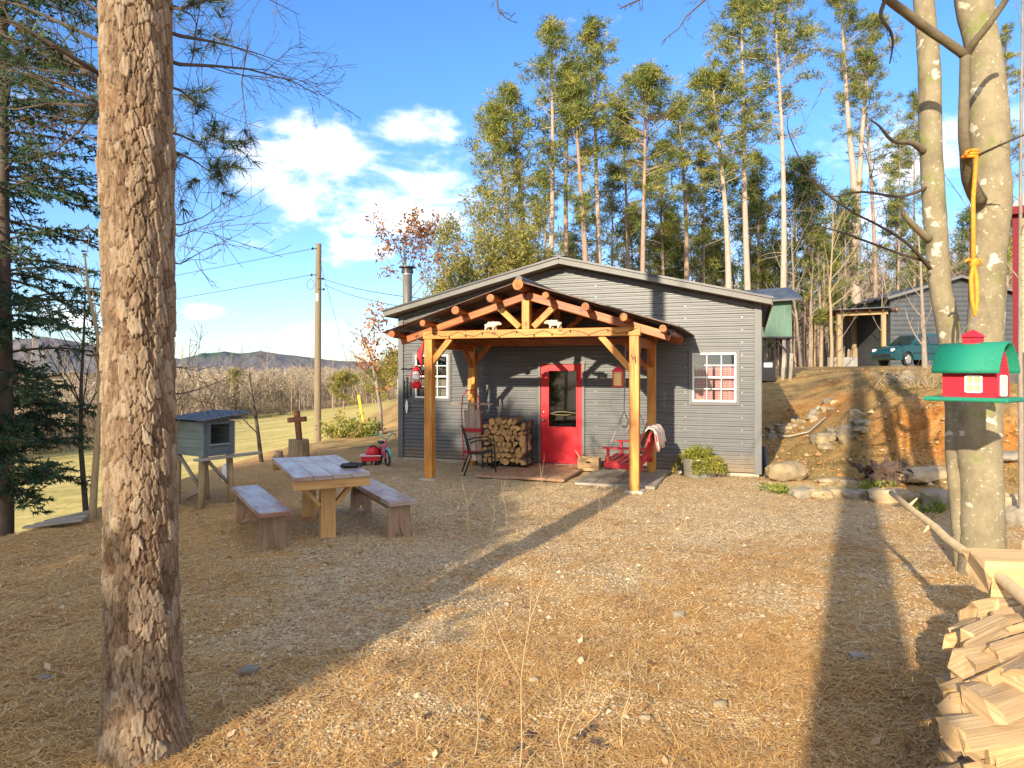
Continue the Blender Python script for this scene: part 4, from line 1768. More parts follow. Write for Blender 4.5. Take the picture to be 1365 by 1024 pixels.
for sgn in (1, -1):
    for i in range(n):
        for j in range(n):
            u, v = 2 * i / (n - 1) - 1, 2 * j / (n - 1) - 1
            th = .085 * max(0, (1 - u ** 4) * (1 - v ** 4)) ** .6
            k = 1 - .07 * (u * u * v * v) + .05 * (abs(u * v))
            vs.append((.02 + sgn * th + .16 + v * .05, .2 * u * k - .28, .66 + .2 * v * k))
fs = []
for s_ in (0, 1):
    for i in range(n - 1):
        for j in range(n - 1):
            q = [s_ * n * n + i * n + j, s_ * n * n + i * n + j + 1, s_ * n * n + (i + 1) * n + j + 1, s_ * n * n + (i + 1) * n + j]
            fs.append(q if s_ else q[::-1])
mb.add(vs, fs)
mb.build('cushion', 'pillow', pl, smooth=True)


def stripes():
    m, nt, b = new_mat('striped_blanket')
    w = nd(nt, 'TexWave', wave_type='BANDS', bands_direction='X')
    w.inputs['Scale'].default_value = 1.9
    w.inputs['Distortion'].default_value = .4
    nt.links.new(tex(nt, 'UV'), w.inputs[0])
    nt.links.new(ramp(nt, w.outputs['Fac'], [(0, (.62, .56, .46)), (.28, (.62, .56, .46)), (.34, (.06, .05, .05)), (.46, (.58, .03, .04)), (.72, (.60, .04, .05)), (.8, (.66, .62, .55))]), b.inputs['Base Color'])
    b.inputs['Roughness'].default_value = .95
    return m


M['blanket'] = stripes()
bl = hthing('striped_blanket', 'red, black and cream striped blanket draped over the swing back', 'blanket', 5.17, -1.42)
mb = MB()
prof = [(.16, .46), (.22, .56), (.28, .72), (.38, .92), (.45, 1.0), (.53, .99), (.58, .9), (.60, .76), (.62, .66)]
nY = 26
vs = []
uv = []
for i in range(nY + 1):
    y = -.60 + .85 * i / nY
    wv = .022 * math.sin(i * 1.1) + .014 * math.sin(i * 2.3 + 1)
    for k, (x, z) in enumerate(prof):
        ff = 1 + .35 * math.sin(i * .8) if k > 5 else 1
        vs.append((x - .03 + wv * (1 if k > 4 else .5) * ff, y + .01 * math.sin(k + i), z + .01 * math.sin(i * .7 + k) - (.05 * math.sin(i * .45) if k == len(prof) - 1 else 0)))
m_ = len(prof)
fs, uvs = [], []
for i in range(nY):
    for k in range(m_ - 1):
        fs.append((i * m_ + k, i * m_ + k + 1, (i + 1) * m_ + k + 1, (i + 1) * m_ + k))
        uvs.append([(i / 8 + k * .02, k / 8), (i / 8 + k * .02, (k + 1) / 8), ((i + 1) / 8 + k * .02, (k + 1) / 8), ((i + 1) / 8 + k * .02, k / 8)])
mb.add(vs, fs, uvs)
o = mb.build('cloth', 'blanket', bl, smooth=True)
s_ = o.modifiers.new('Solid', 'SOLIDIFY')
s_.thickness = .016


# lanterns
def lantern_box(a, b, z):
    t = hthing('candle_lantern', 'red square lantern with amber panes hanging beside the right front post', 'lantern', a, b, z)
    M['amber'] = plain('amber_pane', (.72, .46, .16), .35)
    mb = MB()
    mb.box((0, 0, 0), (.17, .17, .02))
    for x in (-.072, .072):
        for y in (-.072, .072):
            mb.box((x, y, .12), (.02, .02, .22))
    mb.build('lantern_frame', 'swingred', t, bev=.002)
    mb = MB()
    mb.lathe([(.135, .23), (.13, .245), (.06, .30), (.02, .31), (.02, .325), (0, .33)], 4)
    for v in mb.v:
        c, s = math.cos(PI / 4), math.sin(PI / 4)
        v.xyz = (v.x * c - v.y * s, v.x * s + v.y * c, v.z)
    mb.build('lantern_roof', 'swingred', t)
    for k in range(4):
        mb = MB()
        x, y = [(0, -.07), (.07, 0), (0, .07), (-.07, 0)][k]
        mb.box((x, y, .12), (.124 if k % 2 == 0 else .006, .006 if k % 2 == 0 else .124, .215))
        mb.build('lantern_pane', 'amber', t)
    mb = MB()
    mb.tube([(0, 0, .32), (.0, 0, .6), (.0, 0, 2.46 - z)], .005, 5)
    mb.build('hanging_chain', 'rack', t)


lantern_box(5.18, PF, 1.66)

ln = hthing('oil_lantern', 'red wire-guarded oil lantern hanging at the left front post', 'lantern', 1.62, PF - .02, 1.62)
mb = MB()
mb.lathe([(.0, -.02), (.085, -.02), (.095, .0), (.095, .05), (.06, .08), (.045, .1), (0, .1)], 18)
mb.build('fuel_tank', 'red', ln, smooth=40)
mb = MB()
mb.lathe([(.045, .1), (.068, .15), (.07, .2), (.05, .27), (.045, .28)], 16)
mb.build('globe', 'white', ln, smooth=True)
mb = MB()
mb.lathe([(.05, .28), (.058, .29), (.05, .32), (.03, .33), (.03, .36), (.05, .37), (0, .385)], 16)
for sx in (-1, 1):
    mb.tube([(sx * .08, 0, .03), (sx * .105, 0, .14), (sx * .095, 0, .26), (sx * .05, 0, .33), (sx * .03, 0, .34)], .009, 8)
for z in (.13, .22):
    mb.tube([(math.cos(k * PI / 6) * .078, math.sin(k * PI / 6) * .078, z) for k in range(12)], .004, 5, closed=True)
mb.build('guard_frame', 'red', ln, smooth=40)
mb = MB()
mb.tube([(-.095, 0, .24), (-.06, 0, .42), (0, 0, .5), (.06, 0, .42), (.095, 0, .24)], .004, 5)
mb.tube([(0, 0, .5), (.05, 0, .74)], .004, 5)
mb.build('bail_handle', 'rack', ln)
bn = hthing('red_bandana', 'red cloth tied at the left front porch post above the oil lantern', 'cloth', 1.77, PF - .02, 2.05)
mb = MB()
for k in range(5):
    x0 = -.03 - .012 * k
    pts = [(0, 0, .38 - .02 * k), (x0, -.02 + .01 * k, .24), (x0 - .03, .0, .12), (x0 - .015 + .02 * k, -.02, -.02 - .03 * (k % 3))]
    mb.tube(pts, [.014, .03, .038, .012], 7, jit=.15)
mb.build('cloth_tails', 'swingred', bn, smooth=True)

# wall ornaments by the left corner
or_ = hthing('wind_chime', 'black three-bar wind chime with a pale feather plate on the left corner of the cabin', 'wind chime', .19, -.05, 1.2)
for k, (x, z0, z1) in enumerate(((-.08, .12, .52), (0, .10, .58), (.08, .18, .48))):
    mb = MB()
    mb.tube([(x, 0, z0), (x, 0, z1)], .014, 8)
    mb.build('chime_bar', 'rack', or_)
mb = MB()
mb.tube([(-.14, 0, .74), (-.05, 0, .77), (.03, 0, .74), (.12, 0, .765), (.2, 0, .75)], .012, 6)
mb.tube([(0, 0, .75), (0, 0, .58)], .003, 4)
mb.build('top_scroll', 'rack', or_)
mb = MB()
mb.prism([(0, .18), (.025, .12), (.035, .03), (.025, -.06), (0, -.14), (-.025, -.06), (-.035, .03), (-.025, .12)], (.0, -.006, -.08), (1, 0, 0), (0, 0, 1), .008)
mb.build('feather_plate', 'white', or_)

# planter
pt = hthing('tub_planter', 'galvanised metal tub with trailing yellow-green plants against the cabin wall', 'planter', 6.28, -.32)
mb = MB()
mb.lathe([(.0, 0), (.26, 0), (.275, .03), (.28, .12), (.285, .13), (.29, .2), (.295, .21), (.305, .31), (.315, .32), (.31, .335), (.29, .33), (.28, .27), (0, .26)], 30)
mb.build('tub', 'tub', pt, smooth=30)
B = Blades()
for k in range(26):
    a = random.uniform(0, 6.28)
    r = random.uniform(0, .28)
    B.clump((r * math.cos(a), r * math.sin(a), .35 + random.uniform(0, .07)), .07, 40, .075, .022, .35, (0, 1))
for k in range(15):
    a = random.uniform(0, 6.28)
    if k < 12:
        a = random.choice((-1.75, -.9, .1, -.35, 3.0)) + random.uniform(-.25, .25)
    r = .33
    p = np.array([r * math.cos(a), r * math.sin(a), .33])
    for j in range(random.randint(2, 5)):
        B.clump(p, .05, 30, .06, .02, -.2, (.1, .9))
        p = p + np.array([math.cos(a) * .03, math.sin(a) * .03, -.055])
for k in range(7):
    a = random.uniform(0, 6.28)
    p = np.array([.15 * math.cos(a), .15 * math.sin(a), .36])
    for j in range(4):
        B.clump(p, .03, 12, .07, .018, .5, (.1, .6))
        p = p + np.array([random.gauss(0, .02), random.gauss(0, .02), .05])
B.build('plants', 'planter', pt, leaf=True)


# ------------------------------------------------------------------ foreground pine with plated bark
def plated_trunk(name, parent, axis, rad, z0, z1, cell=(.054, .096), depth=.0155, dth=300, dz=.0052):
    """axis(z)->(x,y), rad(z)->r ; plates are cells of a jittered grid, the cracks between them are real furrows"""
    nz = int((z1 - z0) / dz)
    zs = np.linspace(z0, z1, nz)
    ths = np.linspace(0, 2 * PI, dth, endpoint=False)
    TH, ZZ = np.meshgrid(ths, zs)
    r0 = .2
    u = TH * r0
    U = 2 * PI * r0
    nu = round(U / cell[0])
    cu = U / nu
    cv = cell[1]
    # warp so the plates wander
    wu = u + (fbm(np.cos(TH) * 4 + 9, ZZ * 5 + np.sin(TH) * 4, 51) - .47) * .07
    wv = ZZ + (fbm(np.cos(TH) * 6 + 3, ZZ * 6 + np.sin(TH) * 6, 52) - .47) * .16
    wu = wu + (fbm(np.cos(TH) * 16 + 12, ZZ * 14 + np.sin(TH) * 16, 57) - .47) * .018
    wv = wv + (fbm(np.cos(TH) * 18 + 5, ZZ * 15 + np.sin(TH) * 18, 58) - .47) * .028
    gu = wu / cu
    gv = wv / cv
    iu = np.floor(gu).astype(int)
    gv2 = gv
    F1 = np.full(u.shape, 9.0)
    F2 = np.full(u.shape, 9.0)
    ID = np.zeros(u.shape)
    nv = int((z1 - z0) / cv) + 30
    jx = rng.uniform(.08, .92, (nu, nv))
    jy = rng.uniform(.05, .95, (nu, nv))
    idv = rng.random((nu, nv))
    off = (np.arange(nu) * .37) % 1.0
    for du in (-2, -1, 0, 1, 2):
        cu_i = (iu + du) % nu
        iv = np.floor(gv2 - off[cu_i]).astype(int)
        for dv in (-1, 0, 1):
            cv_i = (iv + dv + 15) % nv
            px = iu + du + jx[cu_i, cv_i]
            py = iv + dv + off[cu_i] + jy[cu_i, cv_i]
            d = np.sqrt((gu - px) ** 2 + ((gv2 - py) * 1.0) ** 2)
            nearer = d < F1
            F2 = np.where(nearer, F1, np.minimum(F2, d))
            ID = np.where(nearer, idv[cu_i, cv_i], ID)
            F1 = np.where(nearer, d, F1)
    e = F2 - F1
    plate = sstep(.008, .095, e)
    rel = (plate - 1) * depth + (ID - .5) * depth * .9
    fl = fbm(np.cos(TH) * 22 + 30, ZZ * 30 + np.sin(TH) * 22, 61, 4) - .47
    fine = fbm(np.cos(TH) * 60 + 70, ZZ * 34 + np.sin(TH) * 60, 66, 3) - .44
    rel = rel + fl * .012 + np.abs(fine) * -.010 + (fbm(np.cos(TH) * 2, ZZ * 2 + np.sin(TH) * 2, 62) - .47) * .03
    RR = rad(ZZ) + rel
    ax, ay = axis(ZZ)
    X = ax + RR * np.cos(TH)
    Y = ay + RR * np.sin(TH)
    v = np.stack([X, Y, ZZ], -1).reshape(-1, 3)
    i = np.arange(nz - 1)[:, None] * dth
    j = np.arange(dth)[None, :]
    j2 = (j + 1) % dth
    f = np.stack([i + j, i + j2, i + dth + j2, i + dth + j], -1).reshape(-1, 4)
    o = np_mesh(name, v, f, 'plates', parent, np.clip(.14 + ID * .72 + fl * 1.3, 0, 1).ravel(), smooth=True)
    return o


def bark_plates():
    m, nt, b = new_mat('pine_plate_bark')
    a = nd(nt, 'Attribute', attribute_name='tint')
    v = tex(nt)
    n = noise(nt, mapping(nt, v, (1, 1, .6)), 60, 5, .7)
    big = noise(nt, v, 5, 4, .6)
    f = math_(nt, 'ADD', math_(nt, 'MULTIPLY', a.outputs['Fac'], .55), math_(nt, 'MULTIPLY', n, .45))
    c = ramp(nt, f, [(.22, (.095, .06, .038)), (.42, (.17, .115, .074)), (.58, (.225, .165, .11)), (.8, (.30, .24, .175))])
    c = mixc(nt, ramp(nt, big, [(.55, (0, 0, 0)), (.75, (.35, .35, .35))]), c, (.30, .16, .08))
    nt.links.new(c, b.inputs['Base Color'])
    b.inputs['Roughness'].default_value = .95
    b.inputs['Specular IOR Level'].default_value = .1
    bump(nt, b, n, .7, .006)
    return m


M['plates'] = bark_plates()
M['gravel_bark'] = M['plates']
px0 = P(189, 495, 3.38)
pine = thing('pine_tree', 'big foreground pine with thick plated bark, closest tree at the left', 'pine tree', (px0.x, px0.y, gz(px0.x, px0.y)))
zb = pine.location.z


def pine_r(z):
    return .170 - .0035 * z + .062 * np.exp(-np.clip(z + .1, 0, 9) / .24) + .012 * np.exp(-((z - 2.95) / .12) ** 2)


o = plated_trunk('trunk', pine, lambda z: (-.012 * z + .012, 0 * z), pine_r, -.35, 4.9)
# the upper bole and crown, above the picture
mb = MB()
pts = [(-.047 - .012 * k, .0, 4.85 + k * 1.5) for k in range(11)]
mb.tube(pts, [.145 * (1 - k / 13) for k in range(11)], 12)
crown_tips = []
for k in range(34):
    z = random.uniform(8, 19.5)
    a = random.uniform(0, 6.28)
    L = (20.5 - z) * .28 + .8
    q = limb((-.1, 0, z), (math.cos(a), math.sin(a), .15), L, 5, .2, .05)
    mb.tube(q, [.035 * (1 - j / 6) + .006 for j in range(6)], 4, cap=False)
    for j in range(2, 6):
        crown_tips.append(q[j])
mb.build('upper_trunk', 'pinebark', pine)
B = Blades()
for t in crown_tips:
    for _ in range(2):
        B.clump(t + Vector((random.gauss(0, .25), random.gauss(0, .25), random.gauss(0, .15))), .3, 26, .28, .03, .3)
B.build('crown', 'needle', pine)


def rel(px, py, Y):
    return P(px, py, Y) - pine.location


# low branches that leave this trunk in the picture: bare and twiggy, with needle tufts at the ends
def near_branch(pts, r, tufts, twigs, parent, mat='twig', droop=0, tn=(4, 9), tuft_len=.13):
    mb = MB()
    n = len(pts)
    mb.tube(pts, [max(.002, r * (1 - .85 * k / (n - 1))) for k in range(n)], 6, cap=False)
    tips = []
    br_pts = [Vector(p) for p in pts]
    branch_out(mb, br_pts, r * .8, 2, twigs, 4, .42, .8, .05 - droop, tips, .25, .22)
    o = mb.build('branch', mat, parent)
    if tufts:
        B = Blades()
        random.shuffle(tips)
        for a, b in tips[:tufts]:
            ax = np.array(b - a)
            ax /= np.linalg.norm(ax) + 1e-9
            for q in range(2):
                c = np.array(b) - ax * .05 * q
                nn = 26
                d = ax * .75 + rng.normal(size=(nn, 3)) * .55
                d /= np.linalg.norm(d, axis=1)[:, None]
                base = np.repeat(c[None], nn, 0)
                L = tuft_len * rng.uniform(.7, 1.15, (nn, 1))
                side = np.cross(d, rng.normal(size=(nn, 3)))
                side /= np.linalg.norm(side, axis=1)[:, None]
                B.put(base, base + d * L, side * .0022, np.clip(rng.uniform(.1, .9) + rng.normal(size=nn) * .1, 0, 1))
        if B.b:
            B.build('needle_tufts', 'nearneedle', o)
    return o


spec = [  # pixel polylines with depths
    ([(134, 55, 3.4), (80, 30, 3.6), (30, 8, 3.9), (-40, -10, 4.2)], .016, 14, 9),
    ([(135, 110, 3.4), (95, 82, 3.7), (45, 45, 4.0), (0, 25, 4.3), (-50, 5, 4.6)], .02, 22, 11),
    ([(135, 100, 3.4), (70, 60, 3.2), (20, 30, 3.1), (-40, 15, 3.0)], .017, 16, 10),
    ([(134, 140, 3.4), (105, 122, 3.6), (50, 100, 4.0), (-20, 90, 4.4)], .014, 16, 10),
    ([(134, 142, 3.4), (70, 138, 3.6), (20, 146, 3.8), (-30, 140, 4.0)], .012, 3, 8),
    ([(128, 145, 3.4), (105, 175, 3.5), (70, 205, 3.6), (60, 230, 3.7)], .010, 0, 7),
    ([(134, 165, 3.4), (95, 160, 3.8), (40, 150, 4.3)], .010, 6, 8),
    ([(134, 190, 3.4), (100, 175, 3.9), (60, 160, 4.5)], .010, 6, 8),
    ([(134, 20, 3.4), (110, -5, 3.5), (60, -40, 3.7)], .014, 12, 9),
    ([(240, 12, 3.4), (255, 20, 3.8), (262, 32, 4.1)], .010, 12, 8),
    ([(240, 48, 3.5), (280, 55, 4.2), (310, 62, 4.7), (345, 72, 5.2), (380, 85, 5.6)], .012, 0, 13),
    ([(240, 86, 3.5), (285, 88, 3.9), (330, 92, 4.2), (390, 108, 4.6), (425, 128, 4.8)], .012, 0, 14),
    ([(330, 60, 4.9), (322, 110, 5.0), (328, 160, 5.1), (320, 205, 5.1)], .006, 0, 10),
    ([(240, 120, 3.5), (258, 135, 3.9), (270, 145, 4.2), (282, 150, 4.4)], .008, 14, 8),
    ([(240, 180, 3.5), (258, 188, 3.9), (272, 190, 4.2), (284, 195, 4.4)], .008, 14, 8),
    ([(240, 205, 3.5), (260, 215, 3.9), (278, 228, 4.2), (292, 240, 4.4)], .008, 16, 8),
    ([(240, 300, 3.5), (270, 290, 4.0), (300, 270, 4.5), (318, 262, 4.8)], .005, 0, 9),
    ([(240, 315, 3.5), (275, 300, 4.2), (312, 292, 4.8)], .005, 0, 8),
    ([(240, 352, 3.5), (270, 335, 4.0), (305, 318, 4.6)], .005, 0, 8),
    ([(240, 525, 3.5), (262, 520, 3.9), (290, 510, 4.3), (308, 505, 4.6)], .006, 0, 10),
    ([(240, 490, 3.5), (262, 494, 3.9), (285, 488, 4.3)], .004, 0, 8),
    ([(241, 12, 3.5), (300, -10, 4.2), (350, -5, 4.8), (400, 20, 5.2)], .010, 0, 10),
]
for pl_, r, tf, tw in spec:
    pts_ = [rel(*q) for q in pl_]
    if 120 < pl_[0][0] < 250:                       # rooted inside the bole
        pts_ = [Vector((0, .02, pts_[0].z + .01))] + pts_
    near_branch(pts_, r, tf, tw, pine)


# ------------------------------------------------------------------ tall pines behind the cabin
def tall_pine(h, r, crown_from, crown_w, nb, dense, lean=(0, 0), mat='needle', bark='pinebark', fork=False, clump=(.42, 34, .30, .05), stubs=6):
    """meshes for one pine: bole with limbs, and the foliage in tufts along the limb ends"""
    mb = MB()
    B = Blades()

    def bole(p, d, hh, rr, c0):
        pts = [Vector(p)]
        n = 12
        ph = random.uniform(0, 6)
        for k in range(1, n + 1):
            t = k / n
            pts.append(Vector(p) + Vector(d) * (hh * t) + Vector((math.sin(t * 5 + ph) * .10, math.cos(t * 4 + ph) * .10, 0)) * (hh / 18) + Vector((lean[0] * t * t * hh, lean[1] * t * t * hh, 0)))
        mb.tube(pts, [rr * (1.25 if k == 0 else 1 - .80 * (k / n) ** 1.1) for k in range(n + 1)], 9, cap=False)

        def at(t):
            x = min(t, .999) * n
            i = int(x)
            return pts[i].lerp(pts[i + 1], x - i)
        for k in range(nb):
            t = c0 + (1 - c0) * ((k + random.random()) / nb) ** .8
            s = (t - c0) / (1 - c0)
            w = crown_w * (math.sin(PI * min(1, .18 + s * .82)) ** .8) * random.uniform(.55, 1.15) + .25
            if s < .35:
                w *= random.uniform(.5, 1.1)
            a = random.uniform(0, 2 * PI)
            el = random.uniform(-.05, .35) + .55 * s
            q = limb(at(t), (math.cos(a), math.sin(a), el), w, 5, .22, .10)
            rb = .012 + .022 * w / 2.5 * (hh / 18)
            mb.tube(q, [rb * (1 - .75 * j / 5) for j in range(6)], 4, cap=False)
            keep = .35 + .65 * min(1, s * 1.6)
            for j in range(2, 6):
                if random.random() > keep * dense:
                    continue
                for _ in range(2 if j > 3 else 1):
                    cc = q[j] + Vector((random.gauss(0, .22), random.gauss(0, .22), random.gauss(.05, .12)))
                    B.clump(cc, clump[0] * random.uniform(.7, 1.2), clump[1], clump[2], clump[3], .3, (.05, .95), .7)
                    if j > 2:
                        mb.tube([q[j], cc], [.012, .004], 3, cap=False)
        for k in range(stubs):
            t = random.uniform(.2, c0)
            a = random.uniform(0, 2 * PI)
            q = limb(at(t), (math.cos(a), math.sin(a), random.uniform(-.3, .2)), random.uniform(.5, 1.6), 3, .25, 0)
            mb.tube(q, [.022, .015, .01, .005], 3, cap=False)
        return at

    if fork:
        base = [(0, 0, -.5), (.0, 0, 3), (-.02, 0, 9.2), (.03, 0, 14.8)]
        mb.tube(base, [r * 1.2, r, r * .92, r * .85], 10, cap=False)
        bole((-.12, 0, 14.6), (-.075, 0, 1), h - 15, r * .66, .42)
        bole((.18, 0, 14.6), (.085, 0, 1), h - 17, r * .58, .40)
    else:
        bole((0, 0, -.5), (0, 0, 1), h, r, crown_from)
    return mb, B, mat, bark


def make_pine(name, label, cat, loc, spec_, rz=0, group=None, sc=1):
    mb, B, mat, bark = spec_
    t = thing(name, label, cat, loc, rz, group)
    mb.build('trunk', bark, t, smooth=True)
    B.build('crown', mat, t)
    t.scale = (sc,) * 3
    return t


def px_at(px, Y):
    x = (px - CX) / F * Y
    return (x, Y, gz(x, Y))


def top_h(py, Y, x):
    return EYE - (py - HY) / F * Y - gz(x, Y)


NG = 'tall pines behind the cabin'
PINES = [  # base px, top px, top py, depth, crown start, width, limbs, label, options
    (734, 735, 38, 40, .55, 1.7, 34, 'tall slim pine above the cabin ridge, its broken crown leaning left', dict(bark='palebark')),
    (797, 794, 36, 41, .60, 1.7, 36, 'tall slim straight pine with a narrow crown, near the roof ridge', dict(bark='palebark')),
    (756, 757, 92, 43, .55, 1.9, 36, 'pine with a medium crown just right of the tallest slim leaning pine', {}),
    (781, 766, 108, 39, .5, 1.6, 28, 'thin brown-trunked pine leaning left between two tall pale slim pines', {}),
    (859, 858, 98, 38, .55, 2.3, 60, 'pine with a broad dense rounded yellow-green crown over the right roof slope', {}),
    (836, 832, 150, 47, .45, 1.8, 34, 'thin pine half hidden left of the broad round-crowned pine', {}),
    (917, 904, 140, 46, .45, 1.9, 36, 'pine leaning slightly left between the two round-crowned pines', {}),
    (972, 950, 104, 40, .6, 2.2, 52, 'pine with a second round crown, leaning left over the right end of the roof', dict(bark='palebark')),
    (998, 985, -18, 42, .52, 2.2, 54, 'very tall pine leaving the picture, left one of the pair over the right roof end', dict(bark='palebark')),
    (1045, 1032, -22, 38, .58, 2.0, 50, 'very tall pale-trunked pine whose top leaves the picture, beside the green box blind', dict(bark='palebark')),
    (1166, 1150, 70, 57, .5, 2.6, 46, 'straight pine directly right of the big forked pine', {}),
    (690, 652, 150, 37, .45, 1.9, 36, 'left leaning pine with flat drooping limbs, outermost of the group above the left roof slope', {}),
    (708, 676, 122, 39, .45, 1.9, 36, 'leaning pine standing second from the left above the left roof slope', {}),
]
for bx, tx, ty, Y, c0, cw, nb, lab, op in PINES:
    loc = px_at(bx, Y)
    h = top_h(ty, Y, loc[0]) + .5
    lean = ((tx - bx) / F * Y / h, 0)
    dens = .85
    make_pine('pine_tree', lab, 'pine tree', loc, tall_pine(h, random.uniform(.19, .24), c0, cw * 1.22, int(nb * 1.35), dens + .08, lean, **op), 0, NG)
for k, (bx, tx, ty, Y) in enumerate([(728, 724, 225, 50), (818, 814, 215, 49), (884, 880, 185, 50), (940, 936, 200, 51),
                                       (1012, 1008, 200, 52), (1072, 1078, 240, 54), (1094, 1090, 300, 52), (1196, 1200, 170, 60), (1216, 1222, 120, 62), (1345, 1340, 30, 60)]):
    loc = px_at(bx, Y)
    h = top_h(ty, Y, loc[0])
    make_pine('pine_tree', 'mid-height green pine filling the gaps between the tall trunks', 'pine tree', loc, tall_pine(h, .15, .3, 1.9, 54, .95, ((tx - bx) / F * Y / h, 0)), 0, 'mid-height pines')
loc = px_at(1141, 56)
make_pine('pine_tree', 'big forked pine with two pale stems, tallest tree behind the carport', 'pine tree', loc,
          tall_pine(top_h(0, 56, loc[0]) + .8, .40, .6, 2.9, 54, .85, (0, 0), bark='palebark', fork=True), 0, NG)
# darker, smaller pines farther back, copied from four grown ones
proto = []
for k in range(4):
    h = (13, 15, 11, 16)[k]
    t = make_pine('pine_tree', 'darker thinner pine standing in the back rows behind the tall pines', 'pine tree', (0, 0, 0),
                  tall_pine(h, .14, (.25, .35, .15, .3)[k], 1.9, 46, .8, (0, 0), mat='needle_dk' if k % 2 else 'needle', clump=(.5, 26, .36, .07), stubs=4), 0, 'back rows of pines')
    proto.append(t)
spots = []
for k in range(20):
    Y = random.uniform(52, 66)
    spots.append((random.uniform(800, 1130) if k < 16 else random.uniform(690, 790), Y))
spots += [(1335, 58), (1290, 66), (1352, 70), (1195, 62), (1230, 68)]
for k, (px, Y) in enumerate(spots):
    p = proto[k % 4]
    loc = px_at(px, Y)
    if k < 4:
        p.location = loc
        p.rotation_euler = (0, 0, random.uniform(0, 6))
    else:
        c = place_copy(p, loc, random.uniform(0, 6), random.uniform(.8, 1.15))
# young yellow-green trees left of the pines, over the left roof slope
for px, Y, h, lab in ((604, 33, 5.6, 'young loose yellow-green tree nearest the flue over the left roof slope'),
                      (628, 31, 7.4, 'bushy yellow-green young tree with several thin stems, second right of the flue'),
                      (655, 34, 9.2, 'tallest of the yellow-green young trees over the left roof slope'),
                      (682, 32, 7.0, 'dense yellow-green young tree below the two leaning pines'),
                      (712, 35, 6.4, 'low yellow-green young tree just left of the cabin ridge')):
    loc = px_at(px, Y)
    t = thing('young_tree', lab, 'young tree', loc)
    tips = []
    mb = MB()
    for s in range(3):
        pts = limb((random.gauss(0, .3), random.gauss(0, .3), -.2), (random.gauss(0, .12), random.gauss(0, .12), 1), h * random.uniform(.8, 1), 8, .08, .2)
        mb.tube(pts, [.06 * (1 - .85 * j / 8) + .006 for j in range(9)], 6, cap=False)
        branch_out(mb, pts, .05, 2, 14, 4, .33, .95, .3, tips, .25, .2)
    mb.build('trunk', 'greybark', t)
    B = Blades()
    for a, b in tips:
        for _ in range(2):
            B.clump(b + Vector((random.gauss(0, .2), random.gauss(0, .2), random.gauss(0, .15))), .38, 12, .20, .065, .2, (.0, 1))
    B.build('crown', 'needle_y', t)
# yellow-green pines in the valley, above the far wood
for px, py, Y, h, w in ((535, 470, 66, 9.5, 2.6), (505, 492, 90, 8.5, 2.8), (560, 478, 72, 9, 2.6), (458, 497, 104, 10, 2.8), (314, 492, 112, 11, 1.9)):
    loc = px_at(px, Y)
    zt = EYE - (py - HY) / F * Y
    t = make_pine('pine_tree', 'yellow-green pine rising out of the bare wood across the pasture', 'pine tree', loc,
                  tall_pine(zt - loc[2], .16, .2, w, 46, .9, mat='needle_y', clump=(.6, 22, .42, .12), stubs=2), 0, 'pines in the valley wood')

# ------------------------------------------------------------------ bare trees on the right and by the field
protos = []
for k in range(5):
    mb = bare_tree((9, 11, 8, 12, 7)[k], (.09, .11, .07, .12, .06)[k], (random.gauss(0, .03), 0), 11, 3, .3)
    t = thing('bare_tree', 'slender bare winter tree at the edge of the wood behind the carport', 'bare tree', (0, 0, 0), 0, 'bare trees behind the carport')
    mb.build('trunk', ('greybark', 'tanbark')[k % 2], t)
    protos.append(t)
spots = [(1068, 40), (1108, 43), (1082, 48), (1094, 52), (1122, 50), (1058, 46), (1130, 56), (1176, 50), (1184, 58), (1150, 60), (1102, 60), (1078, 62), (1200, 66),
         (1225, 72), (1262, 64), (1300, 70), (1340, 66), (1245, 78), (1320, 82), (1020, 58), (1035, 64), (990, 66), (960, 60), (925, 66)]
for k, (px, Y) in enumerate(spots):
    loc = px_at(px, Y)
    if k < 5:
        protos[k].location = loc
    else:
        place_copy(protos[k % 5], loc, random.uniform(0, 6), random.uniform(.8, 1.25))
# edge of the valley wood: single trees one can count
protos = []
for k in range(4):
    mb = bare_tree((9, 8, 10, 7)[k], .1, (0, 0), 12, 3, .2, ratio=.45)
    t = thing('bare_tree', 'bare brown tree at the near edge of the wood across the pasture', 'bare tree', (0, 0, 0), 0, 'bare trees along the far edge of the pasture')
    mb.build('trunk', ('tanbark', 'greybark')[k % 2], t)
    protos.append(t)
for k in range(40):
    a = -40 + k * .78 + random.uniform(-.3, .3)
    fe = np.interp(a, [-60, -40, -32, -24, -14, -5, 60], [55, 60, 72, 108, 122, 125, 125]) + random.uniform(-1, 5)
    x, y = fe * math.sin(R(a)), fe * math.cos(R(a))
    loc = (x, y, gz(x, y))
    if k < 4:
        protos[k].location = loc
    else:
        place_copy(protos[k % 4], loc, random.uniform(0, 6), random.uniform(.75, 1.2))
# dark brush at the field edge
for px, Y, w in ((350, 100, 3.2), (372, 104, 2.2), (150, 62, 3.0), (185, 66, 2.6), (60, 58, 2.4), (325, 98, 2.0)):
    loc = px_at(px, Y)
    B = Blades()
    for _ in range(60):
        B.clump((random.gauss(0, w * .5), random.gauss(0, w * .4), abs(random.gauss(.9, .7))), .5, 22, .5, .05, .6)
    o = B.build('dark_bush', 'bushdk')
    o.location = loc
    tag(o, 'low dark leafless bush at the far edge of the pasture', 'bush', 'bushes at the far edge of the pasture')


# ------------------------------------------------------------------ picnic table and benches
def local_poly(t, pts):
    return pts


